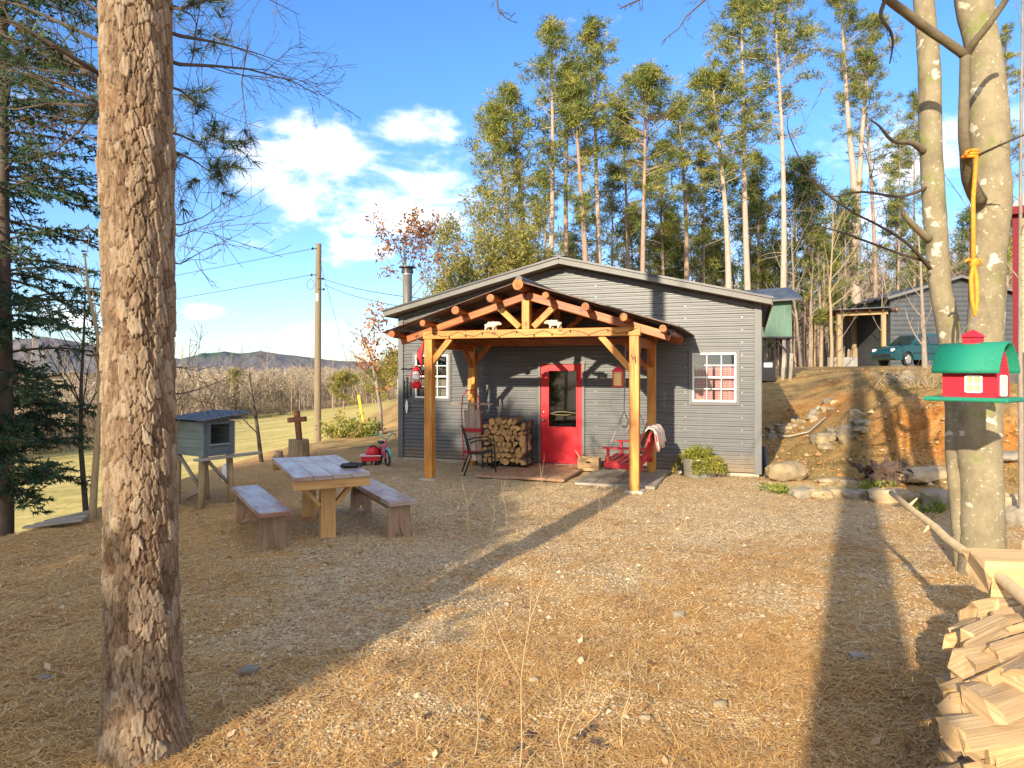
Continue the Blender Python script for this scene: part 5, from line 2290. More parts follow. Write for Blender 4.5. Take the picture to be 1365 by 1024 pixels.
def plank_top(parent, L, Wd, z, th, n, mat, nm):
    for k in range(n):
        mb = MB()
        w = Wd / n
        y = -Wd / 2 + w * (k + .5)
        mb.beam((-L / 2 + random.uniform(0, .012), y, z), (L / 2 - random.uniform(0, .012), y, z + random.uniform(-.002, .002)), w - .004, th)
        mb.build(nm, mat, parent, bev=.004)


tb = thing('picnic_table', 'heavy wooden picnic table with a weathered plank top between two benches', 'table', (-2.38, 8.27, gz(-2.38, 8.27)), math.atan2(1.63, -.81))
plank_top(tb, 1.82, .84, .735, .05, 4, 'tabletop', 'top_board')
for x in (-.86, .86):
    mb = MB()
    mb.beam((x, -.42, .66), (x, .42, .66), .05, .10)
    mb.build('end_rail', 'table_leg', tb, bev=.004)
for x in (-.60, .60):
    mb = MB()
    mb.beam((x, 0, -.02), (x, 0, .71), .17, .10, up=(1, 0, 0))
    mb.build('leg', 'table_leg', tb, bev=.006)
    for sy in (-1, 1):
        mb = MB()
        mb.beam((x, sy * .09, .38), (x, sy * .37, .70), .05, .09, up=(1, 0, 0))
        mb.build('brace', 'table_leg', tb, bev=.004)
mb = MB()
mb.beam((-.80, 0, .67), (.80, 0, .67), .10, .08)
mb.build('stretcher', 'table_leg', tb, bev=.004)
gl = thing('work_gloves', 'crumpled black gloves lying on the picnic table corner', 'gloves', P(470, 626, 8.0), .4)
gl.location = (-1.93, 8.02, tb.location.z + .762)
mb = MB()
mb.blob((0, 0, .03), .07, 2, .3, (1.1, .8, .5))
mb.blob((.07, .03, .025), .05, 2, .3, (1.2, .7, .5))
for k in range(4):
    mb.tube([(.03, -.02 + k * .02, .03), (.10 + .01 * k, -.05 + k * .03, .025), (.14, -.06 + k * .035, .015)], [.013, .012, .008], 6)
mb.build('glove_pair', 'black', gl, smooth=True)
for nm_, lab, c, ang in (('bench', 'wooden plank bench left of the picnic table, nearest the foreground pine', (-2.93, 7.80), math.atan2(1.68, -1.0)),
                         ('bench', 'wooden plank bench right of the picnic table, nearest the cabin porch', (-1.66, 8.38), math.atan2(1.62, -.875))):
    b_ = thing('bench', lab, 'bench', (c[0], c[1], gz(*c)), ang, 'benches at the picnic table')
    mb = MB()
    mb.beam((-.94, 0, .435), (.94, 0, .435), .32, .05)
    mb.build('seat', 'tabletop', b_, bev=.005)
    for x in (-.78, .78):
        mb = MB()
        poly = [(-.145, .0), (-.07, 0), (0, .15), (.07, 0), (.145, 0), (.125, .41), (-.125, .41)]
        mb.prism(poly, (x, 0, -.01), (0, 1, 0), (0, 0, 1), .045)
        mb.build('leg', 'bench', b_, bev=.004)
    mb = MB()
    mb.beam((-.75, 0, .34), (.75, 0, .34), .035, .12)
    mb.build('stretcher', 'bench', b_, bev=.004)

# ------------------------------------------------------------------ hutch on log legs
M['hutchside'] = wood('grey_green_boards', (.12, .15, .14), (.19, .23, .21), (.26, .30, .27), .8, knots=False)
M['hutchdark'] = wood('dark_grey_boards', (.06, .075, .08), (.10, .12, .13), (.15, .17, .18), .8, knots=False)
M['hutchroof'] = simple('blue_grey_roof_metal', (.16, .18, .205), (.11, .122, .14), 5, .42, .4)
M['leglog'] = simple('tan_log', (.40, .30, .16), (.28, .20, .11), 7, .9, stretch=(4, 4, 1), bmp=.5)
a_ = R(-34)
cx_, cy_ = (271.7 - CX) / F * 9.75, 9.75
hu = thing('hutch', 'small grey-green animal hutch with an open front and tin roof on log legs', 'hutch', (cx_, cy_, gz(cx_, cy_)), a_)
zb_ = .66 - gz(cx_, cy_)
LS, LF, HH = .80, .48, .50      # side, front, height ; side runs to local -x, front to local +y
for nm, pos, size, mat in (('side_board', (-LS / 2, -.012, zb_ + HH / 2), (LS, .022, HH), 'hutchside'),
                           ('side_board', (-LS / 2, LF + .012, zb_ + HH / 2), (LS, .022, HH), 'hutchside'),
                           ('back_board', (-LS + .011, LF / 2, zb_ + HH / 2), (.022, LF, HH), 'hutchdark'),
                           ('floor_board', (-LS / 2, LF / 2, zb_ + .012), (LS - .05, LF - .004, .022), 'hutchdark')):
    mb = MB()
    if nm == 'side_board':
        for k in range(4):
            mb.box((pos[0], pos[1], zb_ + HH * (k + .5) / 4), (LS, .022, HH / 4 - .003))
    else:
        mb.box(pos, size)
    mb.build(nm, mat, hu, bev=.002)
mb = MB()
mb.box((-.010, .055, zb_ + HH / 2), (.024, .11, HH))
mb.box((-.010, LF - .035, zb_ + HH / 2), (.024, .07, HH))
mb.box((-.010, LF / 2 + .02, zb_ + .075), (.022, LF - .185, .15))
mb.box((-.010, LF / 2 + .02, zb_ + HH - .02), (.022, LF - .185, .04))
mb.build('front_frame', 'hutchdark', hu, bev=.002)
mb = MB()
mb.box((.008, LF / 2, zb_ + .165), (.05, LF - .16, .022))
mb.build('sill', 'hutchside', hu, bev=.002)
mb = MB()
mb.box((-.45, LF * .55, zb_ + .2), (.02, .14, .34))
mb.build('partition', 'hutchdark', hu)
mb = MB()
vs = []
ys = []
for k in range(9):
    y = -.12 + (LF + .30) * k / 8
    ys += [(y - .012, 0), (y, .018), (y + .012, 0)]
for y, h in ys:
    zz = zb_ + HH + .05 + h + (y) * .10
    vs += [(-LS - .06, y, zz), (.14, y, zz + .004)]
mb.add(vs, [(2 * i, 2 * i + 1, 2 * i + 3, 2 * i + 2) for i in range(len(ys) - 1)])
o = mb.build('roof', 'hutchroof', hu)
s_ = o.modifiers.new('Solid', 'SOLIDIFY')
s_.thickness = .012
mb = MB()
mb.beam((-.02, -.10, zb_ + HH + .02), (-.02, LF + .14, zb_ + HH + .045), .04, .05)
mb.beam((-LS, -.10, zb_ + HH + .02), (-LS, LF + .14, zb_ + HH + .045), .04, .05)
mb.build('roof_rail', 'hutchdark', hu)
for p0, p1, r in (((-.05, -.03, -.06), (-.06, .02, zb_), .05), ((-.03, LF * .95, -.1), (-.04, LF * .9, zb_), .055),
                  ((-.30, .12, -.05), (-.26, .14, zb_), .06), ((-LS + .05, .02, -.1), (-LS + .08, .04, zb_), .05), ((-LS + .1, LF, -.15), (-LS + .1, LF - .03, zb_), .05)):
    mb = MB()
    mb.tube([p0, tuple((a + b) / 2 + random.gauss(0, .012) for a, b in zip(p0, p1)), p1], [r, r * .9, r * .85], 9, jit=.05)
    mb.build('log_leg', 'leglog', hu, smooth=True)
for p0, p1 in (((-.05, 0, .28), (-.45, .02, .10)), ((-.04, .05, zb_ - .03), (-.03, LF * .85, .32)), ((-LS + .1, .02, zb_), (-.3, .1, .3))):
    mb = MB()
    mb.tube([p0, p1], [.028, .026], 8, jit=.05)
    mb.build('log_brace', 'grey_wood', hu, smooth=True)
mb = MB()
mb.beam((.05, -.15, zb_ - .03), (.12, LF + .35, zb_ - .01), .16, .03)
mb.build('perch_plank', 'grey_wood', hu, bev=.003)
g_ = G(300, 643, -.12)
jg = thing('white_jug', 'tall white plastic jug standing on the ground behind the hutch', 'jug', (g_.x, g_.y, gz(g_.x, g_.y)))
mb = MB()
mb.lathe([(0, 0), (.05, 0), (.055, .02), (.055, .24), (.04, .28), (.022, .29), (.022, .32), (0, .32)], 16)
mb.build('jug_body', 'white', jg, smooth=40)
mb = MB()
mb.tube([(.05, 0, .22), (.085, 0, .21), (.085, 0, .12), (.052, 0, .1)], .008, 6)
mb.build('handle', 'white', jg, smooth=True)

# ------------------------------------------------------------------ cross on a stump, poles, bare saplings at the crest
M['rust'] = simple('rusty_brown_timber', (.24, .10, .045), (.13, .055, .03), 8, .85, stretch=(4, 4, 1), bmp=.4)
g_ = G(398, 606, 0)
st = thing('tree_stump', 'weathered cut stump carrying the wooden cross', 'stump', (g_.x, g_.y, gz(g_.x, g_.y)))
mb = MB()
mb.tube([(0, 0, -.15), (0, 0, .0), (.0, 0, .2), (.005, 0, .42)], [.27, .25, .235, .235], 15, jit=.07)
mb.build('stump_body', M.setdefault('stumpwood', simple('grey_tan_stump', (.40, .28, .16), (.17, .12, .08), 5, .9, stretch=(7, 7, .7), bmp=.8)), st)
cs = thing('wooden_cross', 'rusty brown wooden cross standing on the stump', 'cross', (g_.x, g_.y, gz(g_.x, g_.y) + .42), R(-12))
mb = MB()
mb.beam((.02, 0, -.01), (-.05, 0, .66), .12, .09, up=(0, 1, 0))
mb.build('upright', 'rust', cs, bev=.008)
mb = MB()
mb.beam((-.255, -.004, .44), (.185, -.004, .475), .105, .115)
mb.build('crossbar', 'rust', cs, bev=.008)
g_ = G(371, 606, 0)
s2 = thing('small_stump', 'small broken stump left of the cross', 'stump', (g_.x, g_.y, gz(g_.x, g_.y)))
mb = MB()
mb.tube([(0, 0, -.1), (0, 0, .08), (0, 0, .2)], [.13, .11, .09], 9, jit=.15)
mb.build('stump_body', 'stumpwood', s2)


def px_tree(name, label, pts, r, mat, nb=9, depth=2, base_z=None, ratio=.4, start=.3, group=None, up=.25):
    """bare sapling whose stem runs through given pixels at given depths"""
    P3 = [P(*q) for q in pts]
    b = P3[0].copy()
    b.z = gz(b.x, b.y)
    t = thing(name, label, 'bare sapling', b, 0, group)
    P3 = [p - b for p in P3]
    P3[0].z = -.2
    n = len(P3)
    mb = MB()
    mb.tube(P3, [max(.003, r * (1 - .8 * k / (n - 1))) for k in range(n)], 8, cap=False)
    branch_out(mb, P3, r * .8, depth, nb, 5, ratio, .8, up, None, start, .2)
    mb.build('trunk', mat, t, smooth=True)
    return t


px_tree('bare_sapling', 'dark bare sapling with a snapped top left of the wooden cross', [(350, 607, 15.2), (343, 570, 15.2), (337, 530, 15.2), (332, 497, 15.2)], .055, 'twig', 9, 2, start=.2, ratio=.5)
px_tree('bare_sapling', 'dark bare sapling on the crest just left of the foreground pine', [(116, 657, 10.6), (108, 600, 10.6), (108, 520, 10.6), (112, 440, 10.6), (114, 385, 10.6)], .045, 'twig', 12, 3, ratio=.42, start=.25)
px_tree('bare_sapling', 'thin tan sapling leaning behind the foreground pine', [(122, 697, 9.3), (126, 640, 9.3), (134, 540, 9.3), (131, 450, 9.3), (118, 390, 9.3), (113, 340, 9.3)], .055, 'leglog', 8, 2, ratio=.3, start=.45)

# utility pole
p0 = P(423, 590, 28)
pb = (p0.x, 28, gz(p0.x, 28))
ztop = EYE + (HY - 325) / F * 28
up_ = thing('utility_pole', 'tall brown wooden utility pole beyond the yard crest', 'utility pole', pb)
hp = ztop - pb[2]
mb = MB()
mb.tube([(0, 0, -.4), (.02, 0, hp * .5), (.05, 0, hp)], [.155, .135, .115], 14)
mb.build('pole', 'polewood', up_, smooth=40)


def zy(py, Y=28):
    return EYE + (HY - py) / F * Y - pb[2]


for nm, parts in (('insulator', [(-.16, zy(332)), (-.2, zy(367)), (.26, zy(372)), (.3, zy(386))]),):
    for x, z in parts:
        mb = MB()
        mb.tube([(0, -.1, z), (x, -.12, z)], .018, 6)
        mb.lathe([(0, -.06), (.05, -.05), (.03, -.02), (.055, 0), (.03, .03), (0, .06)], 10, (x, -.12, z))
        mb.build(nm, 'rack', up_, smooth=40)
mb = MB()
mb.tube([(-.12, -.12, zy(375) + .18 * math.sin(k * PI / 4)) if False else (-.24 + .16 * math.cos(k * PI / 4), -.14, zy(380) + .22 * math.sin(k * PI / 4)) for k in range(8)], .012, 5, closed=True)
mb.build('cable_loop', 'rack', up_)
mb = MB()
mb.box((.03, -.13, zy(397)), (.08, .03, .3))
mb.build('tag_plate', 'steel', up_)


def wire(label, a, b, sag=.25, r=.012):
    n = 14
    pts = [a.lerp(b, k / n) - Vector((0, 0, sag * 4 * (k / n) * (1 - k / n))) for k in range(n + 1)]
    mb = MB()
    o_ = pts[0].copy()
    mb.tube([p - o_ for p in pts], r, 5)
    o = mb.build('power_line', 'wire')
    o.location = o_
    tag(o, label, 'wire', 'wires on the utility pole')
    return o


A_ = Vector(pb)
wire('upper power line running left from the top of the utility pole', A_ + Vector((-.12, -.12, zy(332))), P(-420, 470, 62), .5)
wire('lower power line running left from the middle of the utility pole', A_ + Vector((-.2, -.12, zy(367))), P(-420, 500, 62), .3)
wire('upper service line from the utility pole to the cabin', A_ + Vector((.26, -.12, zy(372))), H(.3, 1.2, 3.55), .12, .010)
wire('lower service line from the utility pole to the cabin', A_ + Vector((.3, -.12, zy(380))), H(.2, 2.0, 3.35), .18, .010)
wire('slanting guy wire on the right of the utility pole', A_ + Vector((.08, -.05, zy(344))), P(489, 580, 26.0), 0, .009)
q0, q1 = P(489, 580, 25.9), P(478, 527, 26.2)
mb = MB()
mb.tube([Vector((0, 0, -.2)), q1 - q0], [.06, .06], 10)
M['yellow'] = plain('yellow_plastic', (.75, .52, .02), .5)
o = mb.build('guy_wire_guard', 'yellow', smooth=40)
o.location = q0
tag(o, 'yellow plastic guy wire guard leaning beyond the crest right of the utility pole', 'guy guard')


# ------------------------------------------------------------------ oaks that keep their brown leaves
def leafy_oak(label, pts, r, nb, leafmat, dens, keep, ratio=.45, start=.25, w=.12):
    P3 = [P(*q) for q in pts]
    b = P3[0].copy()
    b.z = gz(b.x, b.y)
    t = thing('oak_tree', label, 'oak tree', b)
    P3 = [p - b for p in P3]
    P3[0].z = -.2
    n = len(P3)
    mb = MB()
    tips = []
    mb.tube(P3, [max(.006, r * (1 - .8 * k / (n - 1))) for k in range(n)], 8, cap=False)
    branch_out(mb, P3, r * .8, 3, nb, 5, ratio, .85, .15, tips, start, .2)
    mb.build('trunk', 'greybark', t, smooth=True)
    B = Blades()
    for a, c in tips:
        if keep((c + b)) and random.random() < dens:
            B.clump(c, .16, random.randint(3, 8), w * 1.2, w * .55, -.4, (0, 1))
    B.build('leaves', leafmat, t, leaf=True)
    return t


leafy_oak('young oak with clinging orange-brown leaves left of the cabin corner', [(508, 577, 20.5), (507, 545, 20.5), (501, 505, 20.5), (492, 468, 20.5), (480, 440, 20.5)], .075, 13, 'oakleaf', .55,
          lambda p: p.x / p.y * F + CX > 478 and random.random() < .8, .55, .3)
leafy_oak('oak with dark red-brown leaves rising behind the flue', [(556, 540, 22), (552, 470, 22), (546, 400, 22), (540, 350, 22), (536, 318, 22)], .09, 14, 'oakleaf_red', .55,
          lambda p: EYE - 0 < p.z and p.z > 3.4, .42, .5)

# ------------------------------------------------------------------ child's bicycle and red wagon by the cabin corner
g_ = G(511, 620, 0)
bk = thing('kids_bicycle', 'small pink and teal child bicycle with training wheels at the left cabin corner', 'bicycle', (g_.x, g_.y, gz(g_.x, g_.y)), R(-62))
M['pink'] = plain('pink_paint', (.62, .05, .16), .35)
M['teal'] = plain('teal_paint', (.10, .46, .40), .45)


def wheel(parent, x, y, r, tyre=.022, nm='wheel'):
    mb = MB()
    mb.tube([(x + r * math.cos(k * PI / 10), y, r + tyre + r * math.sin(k * PI / 10)) for k in range(20)], tyre, 8, closed=True)
    w = mb.build(nm, 'rubber', parent, smooth=True)
    mb = MB()
    for k in range(9):
        a = k * 2 * PI / 9
        mb.tube([(x, y, r + tyre), (x + r * math.cos(a), y, r + tyre + r * math.sin(a))], .004, 4)
    mb.tube([(x, y - .03, r + tyre), (x, y + .03, r + tyre)], .02, 8)
    mb.build('spokes', 'nickel', w)
    return w


wheel(bk, .26, 0, .145)
wheel(bk, -.26, 0, .145)
for sy in (-1, 1):
    wheel(bk, -.30, sy * .15, .05, .014, 'training_wheel')
    mb = MB()
    mb.tube([(-.27, sy * .03, .17), (-.30, sy * .14, .09)], .009, 6)
    mb.build('stabiliser_arm', 'nickel', bk)
mb = MB()
for a, b in (((-.26, 0, .165), (-.05, 0, .17)), ((-.05, 0, .17), (.19, 0, .42)), ((-.05, 0, .17), (-.14, 0, .42)), ((-.26, 0, .165), (-.13, 0, .38)), ((-.13, 0, .37), (.19, 0, .40))):
    mb.tube([a, b], .017, 8)
mb.build('frame', 'pink', bk)
mb = MB()
for sy in (-.045, .045):
    mb.tube([(.26, sy, .165), (.215, sy, .36), (.2, sy * .5, .42)], .012, 6)
mb.tube([(.2, 0, .40), (.185, 0, .54)], .014, 8)
mb.build('fork', 'pink', bk)
mb = MB()
mb.tube([(.10, -.23, .62), (.16, -.12, .66), (.19, -.05, .55), (.19, .05, .55), (.16, .12, .66), (.10, .23, .62)], .014, 8)
mb.build('handlebar', 'teal', bk, smooth=True)
mb = MB()
mb.lathe([(0, 0), (.06, .0), (.075, .02), (.06, .045), (0, .05)], 12, (-.15, 0, .43), sx=1.5)
mb.tube([(-.14, 0, .38), (-.15, 0, .44)], .014, 6)
mb.build('saddle', 'black', bk, smooth=40)
for sy in (-1, 1):
    mb = MB()
    mb.tube([(-.05, 0, .17), (-.05 + .07 * sy, sy * .06, .13)], .008, 6)
    mb.box((-.05 + .07 * sy, sy * .10, .13), (.07, .07, .02))
    mb.build('pedal', 'black', bk)
mb = MB()
mb.tube([(.29 + .19 * math.cos(a), 0, .165 + .19 * math.sin(a)) for a in (.3, .8, 1.3, 1.8, 2.3)], .02, 6, flat=2.2)
mb.build('mudguard', 'teal', bk, smooth=True)
g_ = G(494, 619, 0)
wg = thing('toy_wagon', 'little red toy wagon parked left of the child bicycle', 'toy wagon', (g_.x, g_.y, gz(g_.x, g_.y)), R(10))
mb = MB()
mb.prism([(-.17, 0), (.17, 0), (.2, .11), (-.2, .11)], (0, 0, .09), (1, 0, 0), (0, 0, 1), .24)
mb.build('tub', 'red', wg, bev=.01)
mb = MB()
mb.tube([(-.205, -.125, .205), (.205, -.125, .205), (.205, .125, .205), (-.205, .125, .205)], .012, 6, closed=True)
mb.build('rim', 'white', wg)
for x in (-.13, .13):
    for y in (-.15, .15):
        mb = MB()
        mb.tube([(x, y - .014, .05), (x, y + .014, .05)], .05, 14)
        mb.build('wheel', 'rubber', wg, smooth=40)
hl = thing('toy_helmet', 'round red child helmet lying on the toy wagon', 'helmet', (g_.x + .05, g_.y, gz(g_.x, g_.y) + .20), .3)
mb = MB()
mb.lathe([(.11, 0), (.125, .04), (.115, .11), (.08, .16), (.03, .185), (0, .19)], 16, sx=1.15)
mb.build('shell', 'red', hl, smooth=True)
mb = MB()
for k in (-1, 0, 1):
    mb.tube([(.13 * math.cos(a), k * .035, .02 + .18 * math.sin(a)) for a in (.5, .9, 1.3, 1.7, 2.1, 2.6)], .010, 5)
mb.build('vent_ribs', 'black', hl)

# old boards and a stone at the crest on the far left
g_ = P(70, 679, 8.9)
for k in range(3):
    mb = MB()
    mb.beam((-.33 + .05 * k, 0, .02), (.36 - .04 * k, .06 * k, .03 + .01 * k), .10, .025)
    o = mb.build('old_board', 'grey_wood', bev=.003)
    x, y = g_.x + .02 * k, g_.y + .09 * k
    o.location = (x, y, gz(x, y) + .03 + .012 * k)
    o.rotation_euler = (R(3), R(-4), .25 + .08 * k)
    tag(o, 'grey weathered board lying on the crest left of the foreground pine', 'board', 'boards on the crest')

# shrubs at the crest
for px, py, w, lab in ((470, 588, .75, 'low straggly evergreen shrub on the crest right of the utility pole'), (447, 583, .5, 'small twiggy shrub at the foot of the utility pole'), (494, 577, .4, 'tuft of yellow-green weeds under the young oak')):
    Y = 20.5 if px > 446 else 19
    x, y = px_at(px, Y)[:2]
    B = Blades()
    for _ in range(26):
        B.clump((random.gauss(0, w * .5), random.gauss(0, w * .3), abs(random.gauss(.18, .16))), .16, 20, .13, .045, .5, (0, 1))
    t = thing('low_shrub', lab, 'shrub', (x, y, gz(x, y)))
    B.build('foliage', 'moss' if px == 494 else 'planter', t, leaf=True)
    mb = MB()
    for _ in range(14):
        a = random.uniform(0, 6.28)
        q = limb((0, 0, -.05), (math.cos(a), math.sin(a), .8), w * random.uniform(.6, 1.1), 4, .2, .1)
        mb.tube(q, [.012, .01, .008, .005, .003], 4, cap=False)
    mb.build('stems', 'twig', t)

# ------------------------------------------------------------------ hemlock at the left edge
hx, hy = (6 - CX) / F * 9.6, 9.6
hm = thing('hemlock_tree', 'dark green hemlock with drooping sprays at the left edge', 'hemlock', (hx, hy, gz(hx, hy)))
hz0 = hm.location.z
mb = MB()
B = Blades()
mb.tube([(0, 0, -.3), (.02, 0, 2), (-.02, 0, 5), (0, 0, 10.5)], [.12, .10, .075, .02], 9, cap=False)
for k in range(190):
    z = random.uniform(1.5, 10.2) if k > 10 else random.uniform(.9, 1.6)
    a = random.uniform(0, 6.28)
    L = (1.75 if z < 7 else 1.75 * (10.8 - z) / 3.8) * random.uniform(.55, 1.08)
    if z < 2.6:
        L *= random.uniform(.5, .85)
    q = [Vector((0, 0, z))]
    d = Vector((math.cos(a), math.sin(a), random.uniform(-.15, .55)))
    n = 7
    for j in range(n):
        d = (d + Vector((random.gauss(0, .12), random.gauss(0, .12), -.075))).normalized()
        q.append(q[-1] + d * L / n)
    mb.tube(q, [.018 * (1 - j / (n + 1)) + .002 for j in range(n + 1)], 4, cap=False)
    for j in range(1, n + 1):
        for s in (-1, 1):
            for _ in range(2):
                sd_ = Vector((-math.sin(a), math.cos(a), 0)) * s
                dd = (sd_ * .9 + Vector((math.cos(a), math.sin(a), 0)) * .7 + Vector((0, 0, random.uniform(-.6, .3)))).normalized()
                l2 = L * .24 * random.uniform(.5, 1.2) * (1.2 - .5 * j / n) + .06
                e = q[j] + dd * l2
                if random.random() < .82:
                    B.along(q[j], e, 19, .085, .026, .85, .25, (0, .9))
                    if random.random() < .3:
                        mb.tube([q[j], e], [.004, .002], 3, cap=False)
mb.build('trunk', 'twig', hm, smooth=True)
B.build('crown', 'hemlock', hm)


# ------------------------------------------------------------------ twin smooth-barked tree at the right
def lichen_bark():
    m, nt, b = new_mat('lichen_bark')
    v = tex(nt)
    n = noise(nt, mapping(nt, v, (1, 1, .7)), 5, 6, .7)
    c = ramp(nt, n, [(.3, (.16, .135, .085)), (.5, (.26, .22, .14)), (.7, (.34, .295, .19))])
    fine = noise(nt, mapping(nt, v, (1, 1, 2.2)), 38, 5, .7)
    c = mixc(nt, math_(nt, 'MULTIPLY', fine, .5), c, (.16, .13, .08))
    vo = nd(nt, 'TexNoise')
    lf = noise(nt, mapping(nt, v, (1, 1, 1.25)), 7.0, 3, .5, 0)
    lf2 = noise(nt, v, 1.6, 3, .5)
    patch = ramp(nt, math_(nt, 'ADD', math_(nt, 'MULTIPLY', lf, .75), math_(nt, 'MULTIPLY', lf2, .25)), [(.60, (0, 0, 0)), (.63, (1, 1, 1))])
    c = mixc(nt, math_(nt, 'MULTIPLY', patch, math_(nt, 'MULTIPLY_ADD', fine, .8, .3)), c, (.60, .57, .47))
    sp_ = ramp(nt, noise(nt, v, 26, 4, .6), [(.62, (0, 0, 0)), (.68, (.7, .7, .7))])
    c = mixc(nt, sp_, c, (.50, .47, .37))
    dk = ramp(nt, noise(nt, mapping(nt, v, (1, 1, .5)), 4.2, 6, .72), [(.55, (0, 0, 0)), (.68, (.75, .75, .75))])
    c = mixc(nt, dk, c, (.13, .105, .06))
    mo = ramp(nt, noise(nt, v, 3.1, 6, .7), [(.56, (0, 0, 0)), (.64, (.8, .8, .8))])
    c = mixc(nt, mo, c, (.17, .20, .05))
    nt.links.new(c, b.inputs['Base Color'])
    b.inputs['Roughness'].default_value = .85
    b.inputs['Specular IOR Level'].default_value = .2
    bump(nt, b, math_(nt, 'ADD', fine, math_(nt, 'MULTIPLY', lf, .6)), .5, .008)
    return m


M['lichen'] = lichen_bark()
TY = 6.3
bx = P(1300, 770, TY)
tw = thing('twin_tree', 'lichen-spotted tree with two stems rising from one base, behind the red birdhouse', 'tree', (bx.x, bx.y, gz(bx.x, bx.y)))


def tw_tube(seq, Y=TY, sides=16, jit=.03, ext=True, rough_=.0):
    pts, rad = [], []
    for px, py, w, *d in seq:
        y = d[0] if d else Y
        pts.append(P(px, py, y) - tw.location)
        rad.append(w / 2 / F * y)
    # smooth resample
    out, ro = [], []
    n = len(pts)
    for i in range(n - 1):
        p0, p1, p2, p3 = pts[max(i - 1, 0)], pts[i], pts[i + 1], pts[min(i + 2, n - 1)]
        m = max(3, int((p2 - p1).length / .07))
        for k in range(m):
            t = k / m
            q = .5 * ((2 * p1) + (p2 - p0) * t + (2 * p0 - 5 * p1 + 4 * p2 - p3) * t * t + (3 * p1 - p0 - 3 * p2 + p3) * t ** 3)
            out.append(q)
            ro.append((rad[i] * (1 - t) + rad[i + 1] * t) * (1 + random.uniform(-.02, .02)))
    out.append(pts[-1])
    ro.append(rad[-1])
    return out, ro


mb = MB()
o_, r_ = tw_tube([(1312, 860, 74), (1310, 775, 60), (1310, 720, 52), (1308, 640, 50), (1304, 600, 54), (1303, 545, 58), (1310, 470, 46), (1315, 414, 42), (1318, 330, 42), (1322, 270, 47), (1320, 219, 44),
                  (1318, 156, 46), (1313, 78, 40), (1305, 40, 40), (1299, 0, 46), (1296, -60, 40), (1290, -200, 34), (1284, -420, 24)])
mb.tube(o_, r_, 22, jit=.012)
mb.build('trunk', 'lichen', tw, smooth=True)
mb = MB()
o_, r_ = tw_tube([(1292, 850, 44), (1288, 775, 26), (1281, 720, 20), (1278, 670, 21), (1274, 600, 25), (1274, 545, 25), (1270, 480, 27), (1263, 430, 28), (1253, 380, 26), (1247, 300, 28), (1241, 200, 27), (1239, 100, 27), (1234, 30, 25), (1226, -40, 24),
                  (1205, -140, 20), (1190, -300, 14)], TY + .12)
mb.tube(o_, r_, 18, jit=.012)
mb.build('trunk', 'lichen', tw, smooth=True)
M['dkbark'] = simple('dark_olive_bark', (.17, .14, .085), (.10, .08, .05), 9, .9, bmp=.5)
for seq, mat in (([(1305, 268, 20, 6.2), (1291, 240, 16, 6.0), (1287, 205, 14, 5.8), (1284, 172, 13, 5.7), (1286, 110, 13, 5.7), (1287, 72, 14, 5.7)], 'dkbark'),
                 ([(1287, 74, 13, 5.7), (1262, 56, 12, 5.65), (1235, 38, 12, 5.6), (1205, 15, 12, 5.5), (1180, -4, 11, 5.4), (1120, -60, 9, 5.2)], 'dkbark'),
                 ([(1287, 74, 12, 5.7), (1300, 55, 10, 5.6), (1320, 30, 9, 5.5), (1342, -2, 8, 5.4), (1365, -40, 7, 5.2)], 'dkbark'),
                 ([(1240, 320, 11, 6.4), (1222, 305, 9, 6.3), (1208, 290, 7, 6.2), (1203, 280, 4, 6.15), (1201, 272, 1.5, 6.1)], 'lichen'),
                 ([(1232, 203, 9, 6.4), (1215, 190, 8, 6.3), (1190, 188, 5, 6.2), (1172, 168, 3, 6.1), (1160, 160, 2, 6.0)], 'dkbark')):
    mb = MB()
    o_, r_ = tw_tube(seq)
    mb.tube(o_, r_, 12, jit=.02)
    mb.build('limb', mat, tw, smooth=True)
for seq, nb in (([(1240, 358, 6, 6.3), (1210, 325, 4, 6.0), (1170, 300, 3.2, 5.7), (1135, 282, 2.6, 5.4), (1095, 252, 2.2, 5.1), (1068, 215, 1.8, 4.9), (1050, 172, 1.4, 4.7), (1053, 150, 1.0, 4.7)], 7),
                ([(1238, 350, 4, 6.3), (1190, 335, 2.6, 6.0), (1150, 320, 3, 5.8), (1105, 305, 2, 5.6), (1080, 310, 1.4, 5.5)], 8),
                ([(1236, 250, 5, 6.4), (1200, 262, 4, 6.2), (1150, 256, 3, 6.0), (1110, 262, 2, 5.9), (1090, 250, 1.2, 5.8)], 8),
                ([(1180, 0, 6, 5.4), (1174, 22, 5, 5.4), (1187, 42, 4, 5.4), (1190, 60, 3, 5.4), (1186, 85, 1.5, 5.4)], 4),
                ([(1298, 210, 4, 5.8), (1330, 195, 3, 5.5), (1365, 180, 2, 5.3)], 5)):
    mb = MB()
    o_, r_ = tw_tube(seq)
    mb.tube(o_, r_, 6, cap=False)
    branch_out(mb, [o_[i] for i in range(0, len(o_), max(1, len(o_) // 9))], .010, 2, nb, 4, .3, .8, .05, None, .3, .2)
    mb.build('branch', 'twig', tw)
mb = MB()
for k in range(9):
    a = random.uniform(0, 6.28)
    p = Vector((-.1 + random.uniform(-.6, .2), random.uniform(-.2, .3), random.uniform(6.5, 8.5)))
    q = limb(p, (math.cos(a), math.sin(a), .8), random.uniform(1.8, 3), 5, .2, .2)
    mb.tube(q, [.03, .026, .02, .014, .009, .004], 5, cap=False)
    branch_out(mb, q, .02, 2, 6, 4, .4)
mb.build('upper_limbs', 'dkbark', tw)

